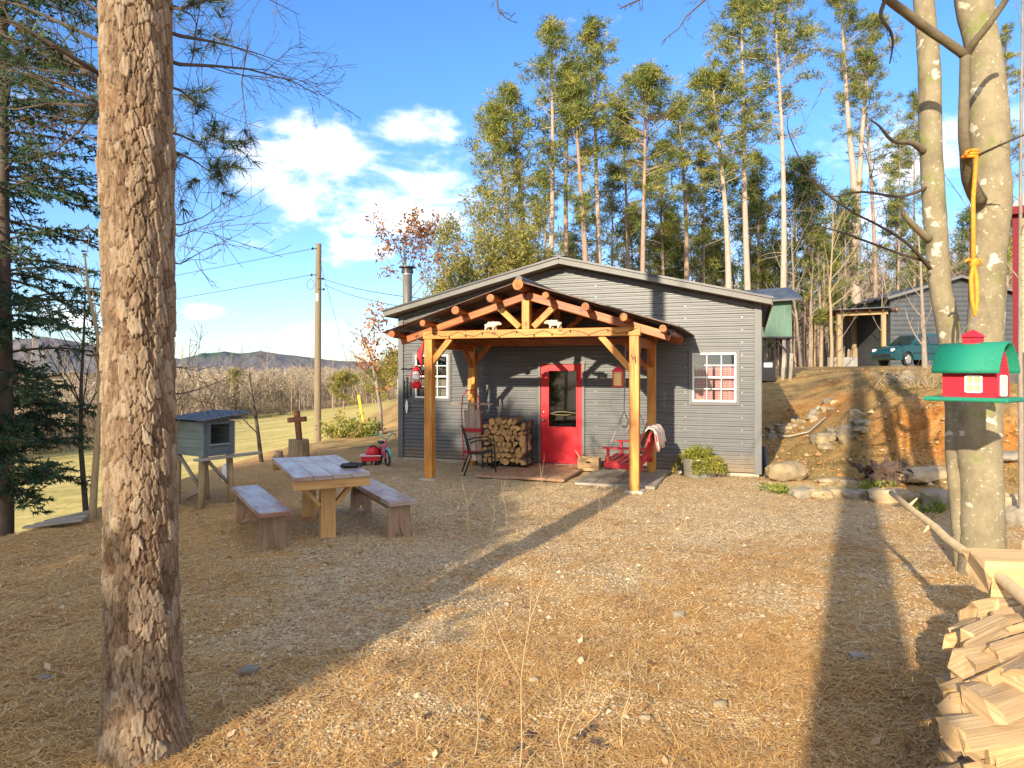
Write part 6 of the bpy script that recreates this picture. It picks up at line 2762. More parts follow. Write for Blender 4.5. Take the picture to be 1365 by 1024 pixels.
# twigs hanging into the top of the picture belong to an overhanging branch of the left stem
for label, seq in (('bare twig hanging into the top of the sky above the cabin ridge', [(668, -30, 3.5), (663, 0, 3.5), (664, 14, 3.5), (674, 24, 3.5), (683, 29, 3.5)]),
                   ('forked bare twig reaching into the sky at the top right of centre', [(955, -20, 3.6), (940, 0, 3.6), (915, 22, 3.6), (905, 38, 3.6), (884, 54, 3.6)]),
                   ('short bare twig at the top edge of the sky', [(865, -18, 3.4), (852, 0, 3.4), (838, 6, 3.4), (826, 12, 3.4)])):
    P3 = [P(*q) for q in seq]
    a0 = P3[0] + Vector((.25, -.1, .5))
    # carried back to the twin tree overhead
    root = tw.location + Vector((-.2, -.2, 7.0))
    pts = [root, root.lerp(a0, .5) + Vector((0, 0, .5)), a0] + P3
    b = root.copy()
    mb = MB()
    pts = [p - b for p in pts]
    mb.tube(pts, [.03, .02, .010] + [.006, .005, .004, .003, .002][:len(P3)], 5, cap=False)
    branch_out(mb, pts[3:], .006, 2, 6, 3, .35, .8, -.05, None, .1, .2)
    o = mb.build('overhead_branch', 'twig')
    o.parent = tw
    o.location = b - tw.location

# birdhouse and its strap
BY = 5.3
bc = P(1300, 535, BY)
bh = thing('birdhouse', 'red barn-shaped birdhouse with a green gambrel roof hanging on an orange strap', 'birdhouse', bc, R(-54))
M['bhred'] = simple('red_clapboard', (.56, .016, .04), (.40, .014, .03), 14, .6, bmp=.3)
M['bhgreen'] = simple('green_glitter_roof', (.008, .19, .115), (.012, .25, .16), 90, .55, bmp=.6, bscale=160)
BW, BD, BHt = .36, .27, .205


def gam(x):
    """rounded gambrel profile over the depth, 0 at eave"""
    return .19 * (1 - abs(x) ** 2.3)


mb = MB()
mb.prism([(-BD / 2, 0), (BD / 2, 0), (BD / 2, BHt)] + [(BD / 2 * math.cos(k * PI / 10), BHt + .17 * gam(math.cos(k * PI / 10)) / .19) for k in range(1, 10)] + [(-BD / 2, BHt)], (0, 0, .035), (0, 1, 0), (0, 0, 1), BW)
mb.build('body', 'bhred', bh)
mb = MB()
for k in range(9):
    z = .05 + k * .024
    mb.box((0, -BD / 2 - .002, z), (BW - .01, .004, .019))
for k in range(13):
    z = .05 + k * .024
    half = BD / 2 - .004 if z < BHt + .03 else BD / 2 * max(.2, 1 - (z - BHt - .03) / .16) - .01
    mb.box((BW / 2 + .002, 0, z), (.004, half * 2, .019))
mb.build('clapboards', 'bhred', bh)
mb = MB()
n = 16
prof = []
for k in range(n + 1):
    t = -1.0 + 2.0 * k / n
    s = math.sin(t * PI / 2)
    prof.append((s * (BD / 2 + .065), BHt + .005 + .205 * (1 - abs(s) ** 2.2) - (.02 if abs(t) == 1 else 0)))
vs = []
for x in (-BW / 2 - .05, BW / 2 + .05):
    vs += [(x, y, z + .03) for y, z in prof]
mb.add(vs, [(k, k + 1, n + 2 + k, n + 1 + k) for k in range(n)])
o = mb.build('roof', 'bhgreen', bh, smooth=True)
s_ = o.modifiers.new('Solid', 'SOLIDIFY')
s_.thickness = .016
mb = MB()
mb.box((0, 0, .018), (.58, .44, .034))
mb.build('tray', 'bhgreen', bh, bev=.012, seg=2)
mb = MB()
mb.box((-.015, 0, BHt + .265), (.115, .10, .07))
cu = mb.build('cupola', 'bhred', bh, bev=.003)
mb = MB()
mb.lathe([(.095, 0), (.06, .03), (0, .062)], 4, (0, 0, 0))
for v in mb.v:
    c = math.cos(PI / 4)
    v.xyz = ((v.x * c - v.y * c) - .015, v.x * c + v.y * c, v.z + BHt + .298)
mb.build('cupola_roof', 'bhred', cu)


def bh_window(nm, o, ux, w, h, panes):
    mb = MB()
    ux = Vector(ux)
    nn = ux.cross(Vector((0, 0, 1)))
    o = Vector(o)
    for sx in (-1, 1):
        mb.beam(o + ux * sx * w / 2, o + ux * sx * w / 2 + Vector((0, 0, h)), .012, .014, up=nn)
    for z in (0, h / 2, h):
        mb.beam(o + Vector((0, 0, z)) - ux * (w / 2 - .006), o + Vector((0, 0, z)) + ux * (w / 2 - .006), .013, .012)
    mb.beam(o + Vector((0, 0, .006)), o + Vector((0, 0, h - .006)), .009, .010, up=nn)
    f = mb.build(nm, 'white', bh)
    mb = MB()
    c = o + Vector((0, 0, h / 2)) - nn * .0
    mb.beam(o - nn * .001 + Vector((0, 0, .006)), o - nn * .001 + Vector((0, 0, h - .006)), w - .012, .004, up=nn)
    mb.build('panel', M.setdefault('tanpane', plain('tan_pane', (.55, .42, .24), .6)), f)


bh_window('window', (.04, -BD / 2 - .010, .075), (1, 0, 0), .105, .125, 4)
bh_window('loft_door', (BW / 2 + .010, .0, .05), (0, 1, 0), .10, .15, 4)
mb = MB()
mb.tube([(-.015, 0, BHt + .34), (-.01, 0, BHt + .40), (.01, 0, BHt + .46)], .004, 5)
mb.tube([(-.14, 0, BHt + .22), (-.08, .0, BHt + .36), (.02, 0, BHt + .47)], .003, 5)
mb.build('hanging_wire', 'steel', bh)
tie = P(1293, 206, 5.78)
rp = thing('orange_strap', 'orange webbing strap knotted round the dark limb above the birdhouse', 'strap', tie)
end = bh.matrix_basis @ Vector((.012, 0, BHt + .455)) if False else Vector((bc.x, bc.y, bc.z + BHt + .46))
d_ = end - tie
kn = d_ * .69
mb = MB()
mb.tube([(.02, -.05, -.03), d_ * .3 + Vector((0, -.02, 0)), kn], .016, 8)
mb.build('strap_upper', 'rope', rp, smooth=True)
mb = MB()
mb.tube([kn, kn.lerp(d_, .3) + Vector((.02, 0, 0)), kn.lerp(d_, .7) + Vector((.018, 0, 0)), d_], [.014, .016, .014, .01], 8)
mb.tube([kn, kn.lerp(d_, .3) + Vector((-.025, 0, 0)), kn.lerp(d_, .7) + Vector((-.02, 0, 0)), d_], [.014, .016, .014, .01], 8)
mb.build('strap_loop', 'rope', rp, smooth=True)
mb = MB()
mb.blob(kn, .032, 2, .25)
mb.tube([kn, kn + Vector((-.05, -.01, .03)), kn + Vector((-.085, -.02, .01))], [.014, .014, .008], 6)
mb.tube([kn, kn + Vector((.04, -.02, .03)), kn + Vector((.06, -.02, -.02))], [.014, .012, .006], 6)
mb.build('knot', 'rope', rp, smooth=True)
mb = MB()
for k in range(3):
    mb.tube([(.055 * math.cos(a), .055 * math.sin(a), -.02 + k * .025 + .012 * math.sin(a)) for a in [j * PI / 6 for j in range(12)]], .014, 6, closed=True)
mb.tube([(-.03, -.05, .02), (-.08, -.07, .0), (-.07, -.06, -.04)], [.014, .012, .008], 6)
mb.build('wrap', 'rope', rp, smooth=True)

# ------------------------------------------------------------------ woodpile in the right foreground, and the peeled pole lying over it
big = [split_log(.32, random.uniform(.072, .092), s, 'split_old', 'logbark' if s == 2 else 'split_old') for s in (1, 1, 1, 2, 1, 2, 1, 1, 1, 1)]
big = big + [split_log(.32, random.uniform(.07, .09), s, 'split', 'split_old') for s in (1, 2, 1, 2, 1)]
lay = 0
zz = .03
r_n = 0
for lay in range(7):
    z = .075 + lay * .090
    nrow = 9
    for col_, X0 in ((0, .0), (1, .31), (2, .62), (3, .93)):
        if lay == 7 and col_ == 0:
            nrow = 5
        for k in range(nrow):
            Y = 2.56 + k * .125 + (.07 if lay % 2 else 0) + random.uniform(-.02, .02)
            if Y < 2.6 and lay > 3:
                continue
            o = bpy.data.objects.new('firewood_log', random.choice(big))
            COL.objects.link(o)
            x = X0 * .86 + .63 * Y + .06 + random.uniform(-.07, .05) + .02 * math.sin(lay * 2.1)
            o.location = (x + .19, Y + X0 * .5, gz(x, Y) + z + random.uniform(-.008, .012))
            o.rotation_euler = (random.uniform(-.06, .06), random.uniform(0, 6.28), -PI / 2 + random.gauss(.42, .13))
            s = random.uniform(.76, .98)
            o.scale = (s, random.uniform(.9, 1.1), s)
            tag(o, 'pale split firewood log in the big woodpile at the right foreground corner', 'firewood log', 'logs in the woodpile')
for x, y, z, ry, rz_, sc_ in ((2.74, 3.66, .79, 2.2, -PI / 2 - .1, (1.25, 1.3, 1.25)),):
    o = bpy.data.objects.new('firewood_log', big[1])
    COL.objects.link(o)
    o.location = (x, y, z)
    o.rotation_euler = (0, ry, rz_)
    o.scale = sc_
    tag(o, 'large split log lying on top of the woodpile at its back edge', 'firewood log')
for k in range(16):
    x = 4.55 + random.uniform(-.1, .5)
    y = 5.1 + (k % 5) * .17
    z = .08 + (k // 5) * .13
    o = bpy.data.objects.new('firewood_log', random.choice(big))
    COL.objects.link(o)
    o.location = (x, y, gz(x, y) + z)
    o.rotation_euler = (random.uniform(-.08, .08), random.uniform(0, 6), -PI / 2 + random.gauss(.2, .2))
    s = random.uniform(1.1, 1.5)
    o.scale = (s, 1, s)
    tag(o, 'weathered log in the low heap at the right edge behind the twin tree', 'firewood log', 'logs heaped behind the twin tree')
a_, b2 = P(1188, 657, 5.6), P(1368, 800, 3.28)
mb = MB()
dd = b2 - a_
pts = [dd * (k / 9) + Vector((random.gauss(0, .004), 0, random.gauss(0, .004))) for k in range(9)] + [dd * 1.0, dd * 1.35]
mb.tube(pts, [.020 + .0016 * k for k in range(11)], 10, jit=.05)
po = thing('peeled_pole', 'long pale peeled pole lying across the woodpile and pointing to the stone row', 'pole', a_)
mb.build('pole_shaft', 'stick', po, smooth=True)
mb = MB()
q = dd * .2
mb.tube([q, q + Vector((.05, -.03, .07))], [.014, .005], 6)
mb.build('side_stub', 'stick', po)
mb = MB()
q = dd * .42
mb.tube([q, q + Vector((-.06, -.01, -.05))], [.016, .006], 6)
mb.build('side_stub', 'stick', po)


# ------------------------------------------------------------------ stones
def stone(label, px, py, w, h, d, mat='stone', z=None, group=None, rz=None, Y=None, n=3, jit=.14, sink=.25):
    g = P(px, py, Y) if Y else G(px, py, z or 0)
    mb = MB()
    mb.blob((0, 0, 0), 1, n, jit, (w / 2, d / 2, h / 2))
    o = mb.build('stone', mat, smooth=35)
    o.location = (g.x, g.y, gz(g.x, g.y) + h * (.5 - sink))
    o.rotation_euler = (random.uniform(-.1, .1), random.uniform(-.1, .1), random.uniform(-.3, .3) if rz is None else rz)
    return tag(o, label, 'stone', group)


stone('large pale boulder at the right corner of the cabin, left end of the stone row', 1047, 640, .62, .34, .5, sink=.05)
gs = 'stones bordering the gravel yard'
for k, (px, py, w, h) in enumerate([(1072, 660, .42, .16), (1094, 663, .34, .15), (1118, 662, .36, .17), (1140, 664, .40, .15), (1184, 668, .52, .24), (1228, 672, .34, .17), (1256, 678, .50, .30),
                                    (1350, 690, .34, .36), (1160, 664, .26, .13), (1366, 700, .4, .3)]):
    stone('rough flat stone in the row bordering the gravel yard at the foot of the bank', px, py, w, h, w * .7, 'stone' if k % 3 else 'stonegrey', group=gs)
stone('long pale flat stone lying behind the stone row, left of the root stump', 1112, 635, .62, .13, .28, z=.12)
stone('second pale slab on the bank behind the row, touching the root stump', 1134, 640, .34, .14, .25, z=.12)
stone('long flat pale slab right of the root stump, behind the twin tree', 1236, 640, .85, .22, .4, z=.15)
stone('dark flat slab at the right edge behind the twin tree', 1350, 640, .8, .14, .5, 'stonegrey', z=.2)
gr = 'rubble stones in the gully beside the cabin'
for k in range(70):
    t = random.random()
    if k < 36:
        px, py = random.uniform(1022, 1112), 0
        py = 568 - (px - 1022) * .28 + random.gauss(0, 9)
        Y = 17.5 - (py - 556) * .05
    elif k < 52:
        px = random.uniform(1090, 1150)
        py = 585 - (px - 1090) * .32 + random.gauss(0, 5)
        Y = 14.2 + random.uniform(-.3, .8)
    else:
        px = random.uniform(1185, 1212)
        py = 0
        Y = random.uniform(17, 20)
    x = (px - CX) / F * Y
    mb = MB()
    s = random.uniform(.06, .17) * (1.25 if 36 <= k < 52 else 1)
    mb.blob((0, 0, 0), 1, 2, .2, (s, s * random.uniform(.6, 1), s * random.uniform(.45, .8)))
    o = mb.build('stone', 'stone' if random.random() < .6 else 'stonegrey', smooth=30)
    o.location = (x, Y, gz(x, Y) + s * .2)
    o.rotation_euler = (0, 0, random.uniform(0, 6))
    tag(o, 'small pale rubble stone scattered on the bank beside the cabin', 'stone', gr)
# root stump
g_ = G(1180, 640, .12)
rs = thing('root_stump', 'dark rotten root stump lying on the bank behind the stone row', 'stump', (g_.x, g_.y, gz(g_.x, g_.y)))
mb = MB()
for _ in range(9):
    mb.blob((random.gauss(0, .17), random.gauss(-.03, .08), random.uniform(.02, .25)), random.uniform(.08, .15), 2, .5, (1.1, .8, .9))
for _ in range(26):
    p = Vector((random.gauss(0, .2), random.gauss(-.05, .1), random.uniform(0, .3)))
    q = limb(p, (random.gauss(0, 1), random.gauss(-.3, .7), random.gauss(-.1, .35)), random.uniform(.2, .5), 6, .8, -.05)
    r__ = random.uniform(.010, .028)
    mb.tube(q, [r__, r__ * .95, r__ * .9, r__ * .8, r__ * .65, r__ * .45, r__ * .2], 6, jit=.2)
for px, pz, L in ((-.34, .22, (-.10, 0, .22)), (-.30, .05, (-.2, -.1, -.04)), (.3, .18, (.26, -.05, .1)), (.05, .3, (.06, 0, .15)), (.2, .28, (.18, .1, .14)), (.35, .1, (.3, .1, -.02)), (0, .1, (.05, -.35, -.06)), (-.15, .3, (-.1, .05, .14)), (.3, .2, (.12, -.25, .1))):
    p = Vector((px, random.uniform(-.1, .1), pz))
    q = limb(p, L, Vector(L).length * 1.3, 6, .6, -.05)
    mb.tube(q, [.06, .052, .045, .036, .026, .016, .006], 7, jit=.25)
mb.build('root_mass', 'stump', rs)
mb = MB()
q = [P(1018, 572, 16.5), P(1050, 571, 16), P(1078, 566, 16), P(1100, 556, 16.5)]
q = [Vector((p.x, p.y, gz(p.x, p.y) + .06)) for p in q]
o_ = q[0].copy()
mb.tube([p - o_ for p in q], .022, 6)
o = mb.build('bare_branch', 'deadwood')
o.location = o_
tag(o, 'thin pale fallen branch lying across the rubble beside the cabin', 'branch')

# ------------------------------------------------------------------ on the upper yard: green box blind, carport, garage, car, shed
Yb = 25
lx = (1018 - CX) / F * Yb
bl_ = thing('box_blind', 'green wooden box blind with a slanted metal roof raised on dark posts behind the cabin', 'blind', (lx, Yb, gz(lx, Yb)), R(-9))
z0 = EYE + (HY - 449) / F * Yb - bl_.location.z
z1 = EYE + (HY - 398) / F * Yb - bl_.location.z
M['blindgreen'] = wood('green_stained_boards', (.055, .11, .082), (.09, .165, .124), (.13, .21, .16), .7, knots=False)
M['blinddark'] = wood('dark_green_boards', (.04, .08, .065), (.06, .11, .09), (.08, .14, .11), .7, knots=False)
s = Yb / F
W0 = 36 * s
mb = MB()
mb.prism([(-.35, z0), (W0, z0), (W0 - .05, z1), (.15, z1)], (0, 0, 0), (1, 0, 0), (0, 0, 1), .03)
mb.build('front_wall', 'blindgreen', bl_)
mb = MB()
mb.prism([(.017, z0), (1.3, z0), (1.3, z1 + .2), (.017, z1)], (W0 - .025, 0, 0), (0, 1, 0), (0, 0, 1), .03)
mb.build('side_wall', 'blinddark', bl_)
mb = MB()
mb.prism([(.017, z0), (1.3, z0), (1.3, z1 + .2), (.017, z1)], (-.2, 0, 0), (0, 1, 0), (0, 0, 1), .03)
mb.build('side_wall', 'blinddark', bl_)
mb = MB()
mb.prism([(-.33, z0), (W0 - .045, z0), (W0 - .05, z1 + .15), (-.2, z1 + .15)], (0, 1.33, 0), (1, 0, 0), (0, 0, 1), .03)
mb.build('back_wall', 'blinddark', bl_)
mb = MB()
mb.beam((-1.6, .62, z1 + .12), (W0 + .28, .62, z1 + .26), 1.9, .05, up=(0, -.33, 1))
o = mb.build('roof', 'hutchroof', bl_)
mb = MB()
mb.beam((-1.6, -.34, z1 - .22), (W0 + .28, -.34, z1 - .06), .03, .07)
mb.build('roof_edge', 'trim', bl_)
for x, y in ((.05, .05), (W0 - .12, .05), (.05, 1.25), (W0 - .12, 1.25)):
    mb = MB()
    mb.beam((x, y, -.3), (x, y, z0), .10, .10, up=(0, 1, 0))
    mb.build('post', 'rack', bl_)
for x0_, x1_ in ((.05, .55), (W0 - .12, W0 - .6)):
    mb = MB()
    mb.beam((x0_, .05, z0 - .65), (x1_, .05, z0 - .02), .06, .07, up=(0, 1, 0))
    mb.build('brace', 'rack', bl_)
mb = MB()
mb.box((.35, .5, z0 - .04), (1.5, 1.4, .06))
mb.build('floor', 'rack', bl_)
# old stove and a folding chair stored under it
for nm, lab, x, sz in (('storage_bin', 'dark cabinet with a pale meter stored under the box blind', -.05, (.55, .5, .75)),):
    t = thing(nm, lab, 'cabinet', (lx + x, Yb - .3, gz(lx + x, Yb - .3)))
    mb = MB()
    mb.box((0, 0, sz[2] / 2), sz)
    mb.build('cabinet_body', 'black', t, bev=.02)
    mb = MB()
    mb.box((.0, -.255, .6), (.3, .02, .16))
    mb.build('meter_face', 'white', t)
for k in range(2):
    mb = MB()
    mb.beam((0, 0, -.02), (.10, .1, .95), .12, .025, up=(0, 1, 0))
    o = mb.build('leaning_board', 'grey_wood')
    x = lx + .55 + k * .28
    o.location = (x, Yb - .35, gz(x, Yb - .35))
    tag(o, 'grey board leaning under the box blind', 'board', 'boards under the box blind')

# garage and carport
Yg = 50
s = Yg / F
gx = (1187 - CX) * s
ga = thing('garage', 'dark grey metal-sided garage with a low gable on the upper yard', 'garage', (gx, Yg, gz(gx + 5, Yg) - .2), R(-4))
zg = ga.location.z
GW = 172 * s
eave = EYE + (HY - 397) * s - zg
pk = EYE + (HY - 371) * s - zg
M['garside'] = simple('dark_metal_cladding', (.10, .11, .12), (.07, .078, .088), 2, .45, .35)
mb = MB()
rows = int(pk / .35) + 1
for k in range(rows * 3):
    za, zc = k * .117, (k + 1) * .117
    if za >= pk - .05:
        break
    zc = min(zc, pk - .02)

    def xx(z):
        if z <= eave:
            return 0, GW
        t = (z - eave) / (pk - eave)
        return GW / 2 * t, GW - GW / 2 * t
    a0, b0 = xx(za)
    a1, b1 = xx(zc)
    y0, y1 = ((0, -.03), (-.03, -.03), (-.03, 0))[k % 3]
    mb.add([(a0, y0, za), (b0, y0, za), (b1, y1, zc), (a1, y1, zc)], [(0, 1, 2, 3)])
mb.build('front_wall', 'garside', ga)
mb = MB()
mb.box((.03, 4.5, eave / 2), (.05, 8.9, eave))
mb.build('side_wall', 'garside', ga)
mb = MB()
mb.box((GW - .03, 4.5, eave / 2), (.05, 8.9, eave))
mb.build('side_wall', 'garside', ga)
for sg in (-1, 1):
    mb = MB()
    mb.beam((GW / 2, 4.2, pk + .09), (GW / 2 + sg * (GW / 2 + .45), 4.2, eave + .06 - .08), 9.4, .08)
    mb.build('roof_sheet', 'roofmetal', ga)
    mb = MB()
    mb.beam((GW / 2, -.53, pk + .03), (GW / 2 + sg * (GW / 2 + .45), -.53, eave - .08), .05, .2)
    mb.build('rake_fascia', 'fascia', ga)
cp = thing('carport', 'open timber carport with a thin metal roof on the left side of the garage', 'carport', (gx, Yg, zg), R(-4))
cl = -70 * s
ct = EYE + (HY - 414) * s - zg
for x in (cl + .2, -.5):
    for y in (0, 5):
        mb = MB()
        mb.beam((x, y, -.2), (x, y, ct - .3), .28, .28, up=(0, 1, 0))
        mb.build('post', 'leglog', cp, bev=.02)
for y in (0, 5):
    mb = MB()
    mb.beam((cl, y, ct - .28), (-.2, y, ct - .14), .16, .26)
    mb.build('beam', 'leglog', cp)
for k in range(5):
    x = cl + .3 + k * .95
    mb = MB()
    mb.beam((x, -.5, ct - .07 + k * .03), (x, 5.6, ct - .07 + k * .03), .08, .14)
    mb.build('rafter', 'rafter', cp)
mb = MB()
mb.beam((cl - .3, 2.5, ct + .02), (-.1, 2.5, ct + .20), 6.6, .06)
mb.build('roof_sheet', 'hutchroof', cp)
mb = MB()
mb.box((gx - 1.6, Yg + 4, zg + .55), (2.2, .5, .8))
o = mb.build('brick_pile', simple('grey_blocks', (.40, .38, .36), (.26, .25, .24), 1.5, .9), bev=.02)
tag(o, 'low stack of grey blocks under the carport', 'blocks')


# car: side profile swept across, with wheel arches, glasshouse and lights
def make_car(loc, rz):
    t = thing('parked_car', 'dark teal wagon parked on the upper yard in front of the garage', 'car', loc, rz)
    M['carpaint'] = simple('teal_car_paint', (.008, .065, .078), (.010, .075, .09), 2, .2, .35, spec=.6)
    M['carglass'] = plain('dark_car_glass', (.02, .03, .035), .06, 0, .8)
    L = 4.5
    # lower body: outline with arches (x forward = -x so the nose points left)
    bot = []
    arches = (-1.32, 1.28)

    def arch(cx):
        return [(cx + .40 * math.cos(a), .30 + .40 * math.sin(a)) for a in [PI - k * PI / 10 for k in range(11)]]
    pr = [(-2.24, .36), (-2.26, .55), (-2.2, .74), (-2.0, .86), (-1.5, .95), (-1.05, 1.0), (.0, 1.02), (1.2, 1.04), (2.05, 1.02), (2.2, .95), (2.25, .7), (2.22, .42), (2.1, .30)]
    ar2 = arch(arches[1])
    ar1 = arch(arches[0])
    outline = pr + [(x, z) for x, z in reversed(ar2)] + [(x, z) for x, z in reversed(ar1)] + [(-2.1, .28)]
    secs = [(-.86, .93), (-.80, 1.0), (0, 1.0), (.80, 1.0), (.86, .93)]
    n = len(outline)
    mb = MB()
    vs = []
    for y, k in secs:
        for x, z in outline:
            kk = k if z > .5 else 1 - (1 - k) * .3
            taper = 1 - .10 * max(0, abs(x) - 1.7) ** 2 * (1 if abs(y) > .5 else 0)
            vs.append((x * (1 - (1 - k) * .15), y * taper, .62 + (z - .62) * (1 if z < .62 else kk)))
    fs = []
    for s_ in range(len(secs) - 1):
        for i in range(n):
            j = (i + 1) % n
            fs.append((s_ * n + i, s_ * n + j, (s_ + 1) * n + j, (s_ + 1) * n + i))
    fs.append(tuple(range(n)))
    fs.append(tuple((len(secs) - 1) * n + i for i in range(n - 1, -1, -1)))
    mb.add(vs, fs)
    body = mb.build('body', 'carpaint', t, smooth=35)
    # cabin shell
    roof = [(-1.02, 1.0), (-.35, 1.44), (-.1, 1.50), (.9, 1.52), (1.7, 1.45), (2.12, 1.02)]
    mb = MB()
    vs = []
    for y, ins in ((-.78, 0), (-.60, 1), (.60, 1), (.78, 0)):
        for x, z in roof:
            vs.append((x, y if z < 1.1 else (y * .98 if ins else y * .80), z + (.02 if ins and z > 1.3 else 0)))
    n = len(roof)
    for s_ in range(3):
        mb.add([], [])
    fs = []
    for s_ in range(3):
        for i in range(n - 1):
            fs.append((s_ * n + i, s_ * n + i + 1, (s_ + 1) * n + i + 1, (s_ + 1) * n + i))
    fs.append(tuple(range(n)))
    fs.append(tuple(3 * n + i for i in range(n - 1, -1, -1)))
    mb.add(vs, fs)
    mb.build('cabin_shell', 'carpaint', t, smooth=30)
    for sy in (-1, 1):
        for poly in ([(-.80, 1.06), (-.30, 1.37), (.22, 1.40), (.22, 1.06)], [(.30, 1.06), (.30, 1.40), (1.08, 1.41), (1.14, 1.06)], [(1.24, 1.06), (1.18, 1.40), (1.58, 1.36), (1.88, 1.10)]):
            mb = MB()
            vs = [(x, sy * (.795 - (z - 1.0) * .31), z) for x, z in poly]
            mb.add(vs, [(0, 1, 2, 3)])
            o = mb.build('side_window', 'carglass', t)
            so_ = o.modifiers.new('Solid', 'SOLIDIFY')
            so_.thickness = .02
            so_.offset = 0
    mb = MB()
    mb.add([(-.99, -.66, 1.03), (-.99, .66, 1.03), (-.41, .55, 1.425), (-.41, -.55, 1.425)], [(0, 1, 2, 3)])
    o = mb.build('windscreen', 'carglass', t)
    so_ = o.modifiers.new('Solid', 'SOLIDIFY')
    so_.thickness = .04
    so_.offset = 0
    for x in arches:
        for sy in (-1, 1):
            mb = MB()
            mb.tube([(x, sy * .66, .32), (x, sy * .70, .32), (x, sy * .83, .32), (x, sy * .86, .32)], [.30, .325, .325, .30], 26)
            w = mb.build('wheel', 'rubber', t, smooth=40)
            mb = MB()
            mb.tube([(x, sy * .855, .32), (x, sy * .872, .32)], .205, 20)
            for k in range(5):
                a = k * 2 * PI / 5 + .3
                mb.beam((x, sy * .875, .32), (x + .19 * math.cos(a), sy * .88, .32 + .19 * math.sin(a)), .05, .02, up=(0, 1, 0))
            mb.build('rim', 'nickel', w)
    for sy in (-1, 1):
        mb = MB()
        mb.blob((-2.14, sy * .62, .74), .12, 2, .0, (.7, 1.1, .7))
        mb.build('headlight', 'white', t, smooth=True)
        mb = MB()
        mb.box((2.17, sy * .74, .98), (.16, .18, .26))
        mb.build('tail_light', 'red', t, bev=.03)
        mb = MB()
        mb.box((-.72, sy * .93, 1.08), (.12, .20, .13))
        mb.build('wing_mirror', 'carpaint', t, bev=.03)
        mb = MB()
        mb.beam((-.95, sy * .868, .62), (1.0, sy * .868, .60), .02, .05)
        mb.build('side_moulding', 'black', t)
        for x in (.15, 1.05):
            mb = MB()
            mb.box((x, sy * .87, .90), (.18, .03, .03))
            mb.build('door_handle', 'carpaint', t)
    mb = MB()
    mb.box((-2.25, 0, .50), (.05, 1.3, .16))
    mb.build('grille', 'black', t, bev=.02)
    return t


Yc = 41
xc = (1217 - CX) / F * Yc
make_car((xc, Yc, gz(xc, Yc)), R(18)).scale = (1.07, 1.07, 1.27)

# shed at the right edge
Ys = 14.5
s = Ys / F
sx_ = (1351 - CX) * s
sd = thing('trim_shed', 'narrow tan clapboard shed with red corner trim and a red-edged roof at the right edge', 'shed', (sx_, Ys, gz(sx_ + .6, Ys)), R(-39))
zs = sd.location.z
zb0 = EYE + (HY - 470) * s - zs
zt0 = EYE + (HY - 282) * s - zs
M['clap'] = wood('tan_clapboard', (.36, .25, .11), (.50, .36, .17), (.58, .44, .24), .75, knots=False)
M['maroon'] = plain('dark_red_trim', (.16, .008, .016), .6, 0, .2)
mb = MB()
n = int((zt0 - zb0) / .14)
for k in range(n):
    z = zb0 + k * .14
    mb.add([(0.05, -.03, z), (1.6, -.03, z), (1.6, 0, z + .14), (.05, 0, z + .14), (.05, 0, z), (1.6, 0, z)], [(0, 1, 2, 3), (4, 5, 1, 0)],
           [[(0, 0), (.14, 0), (.14, 1.6), (0, 1.6)], [(0, 0), (.1, 0), (.1, .1), (0, .1)]])
mb.build('front_wall', 'clap', sd)
mb = MB()
mb.box((.06, .9, (zb0 + zt0) / 2), (.04, 1.7, zt0 - zb0))
mb.build('side_wall', 'clap', sd)
mb = MB()
mb.box((.04, -.045, (zb0 + zt0) / 2), (.11, .05, zt0 - zb0))
mb.build('corner_trim', 'maroon', sd)
mb = MB()
mb.prism([(-.12, zt0), (1.7, zt0), (1.1, zt0 + .75), (.55, zt0 + .75), (.12, zt0 + .26)], (0, .85, 0), (1, 0, 0), (0, 0, 1), 2.1)
mb.build('roof', 'hutchroof', sd)
mb = MB()
mb.beam((-.16, -.22, zt0 - .02), (1.7, -.22, zt0 - .02), .04, .16)
mb.build('eave_trim', 'maroon', sd)
mb = MB()
mb.box((.62, .7, zb0 / 2 - .1), (1.75, 1.8, zb0 + .16))
mb.build('foundation', simple('dark_block_base', (.10, .10, .095), (.06, .06, .058), 4, .9, bmp=.5), sd)
px_tree('bare_sapling', 'thin straight grey sapling at the right edge behind the twin tree', [(1362, 712, 8.3), (1361, 600, 8.3), (1360, 480, 8.3), (1360, 340, 8.3), (1361, 180, 8.3), (1363, 0, 8.3), (1366, -120, 8.3)], .035, 'greybark', 9, 2, ratio=.25, start=.4)
px_tree('bare_sapling', 'bare two-stemmed sapling standing in front of the parked car', [(1233, 490, 30), (1232, 470, 30), (1231, 440, 30), (1229, 400, 30), (1227, 350, 30), (1224, 310, 30)], .13, 'greybark', 9, 3, ratio=.4, start=.2)
# brush on the bank top under the sapling
for k in range(3):
    px = 1195 + k * 24
    Y = 17.5 - k * .9
    x, y = px_at(px, Y)[:2]
    mb = MB()
    for _ in range(46):
        a = random.uniform(0, 6.28)
        q = limb((random.gauss(0, .25), random.gauss(0, .2), -.05), (math.cos(a) * .8, math.sin(a) * .8, .8), random.uniform(.35, .8), 4, .25, -.05)
        mb.tube(q, [.010, .008, .006, .004, .002], 3, cap=False)
    o = mb.build('brush_clump', 'tanbark' if k != 1 else 'greybark')
    o.location = (x, y, gz(x, y))
    tag(o, ('leftmost', 'middle', 'rightmost')[k] + ' of the three dry brush clumps on the bank left of the birdhouse', 'brush')
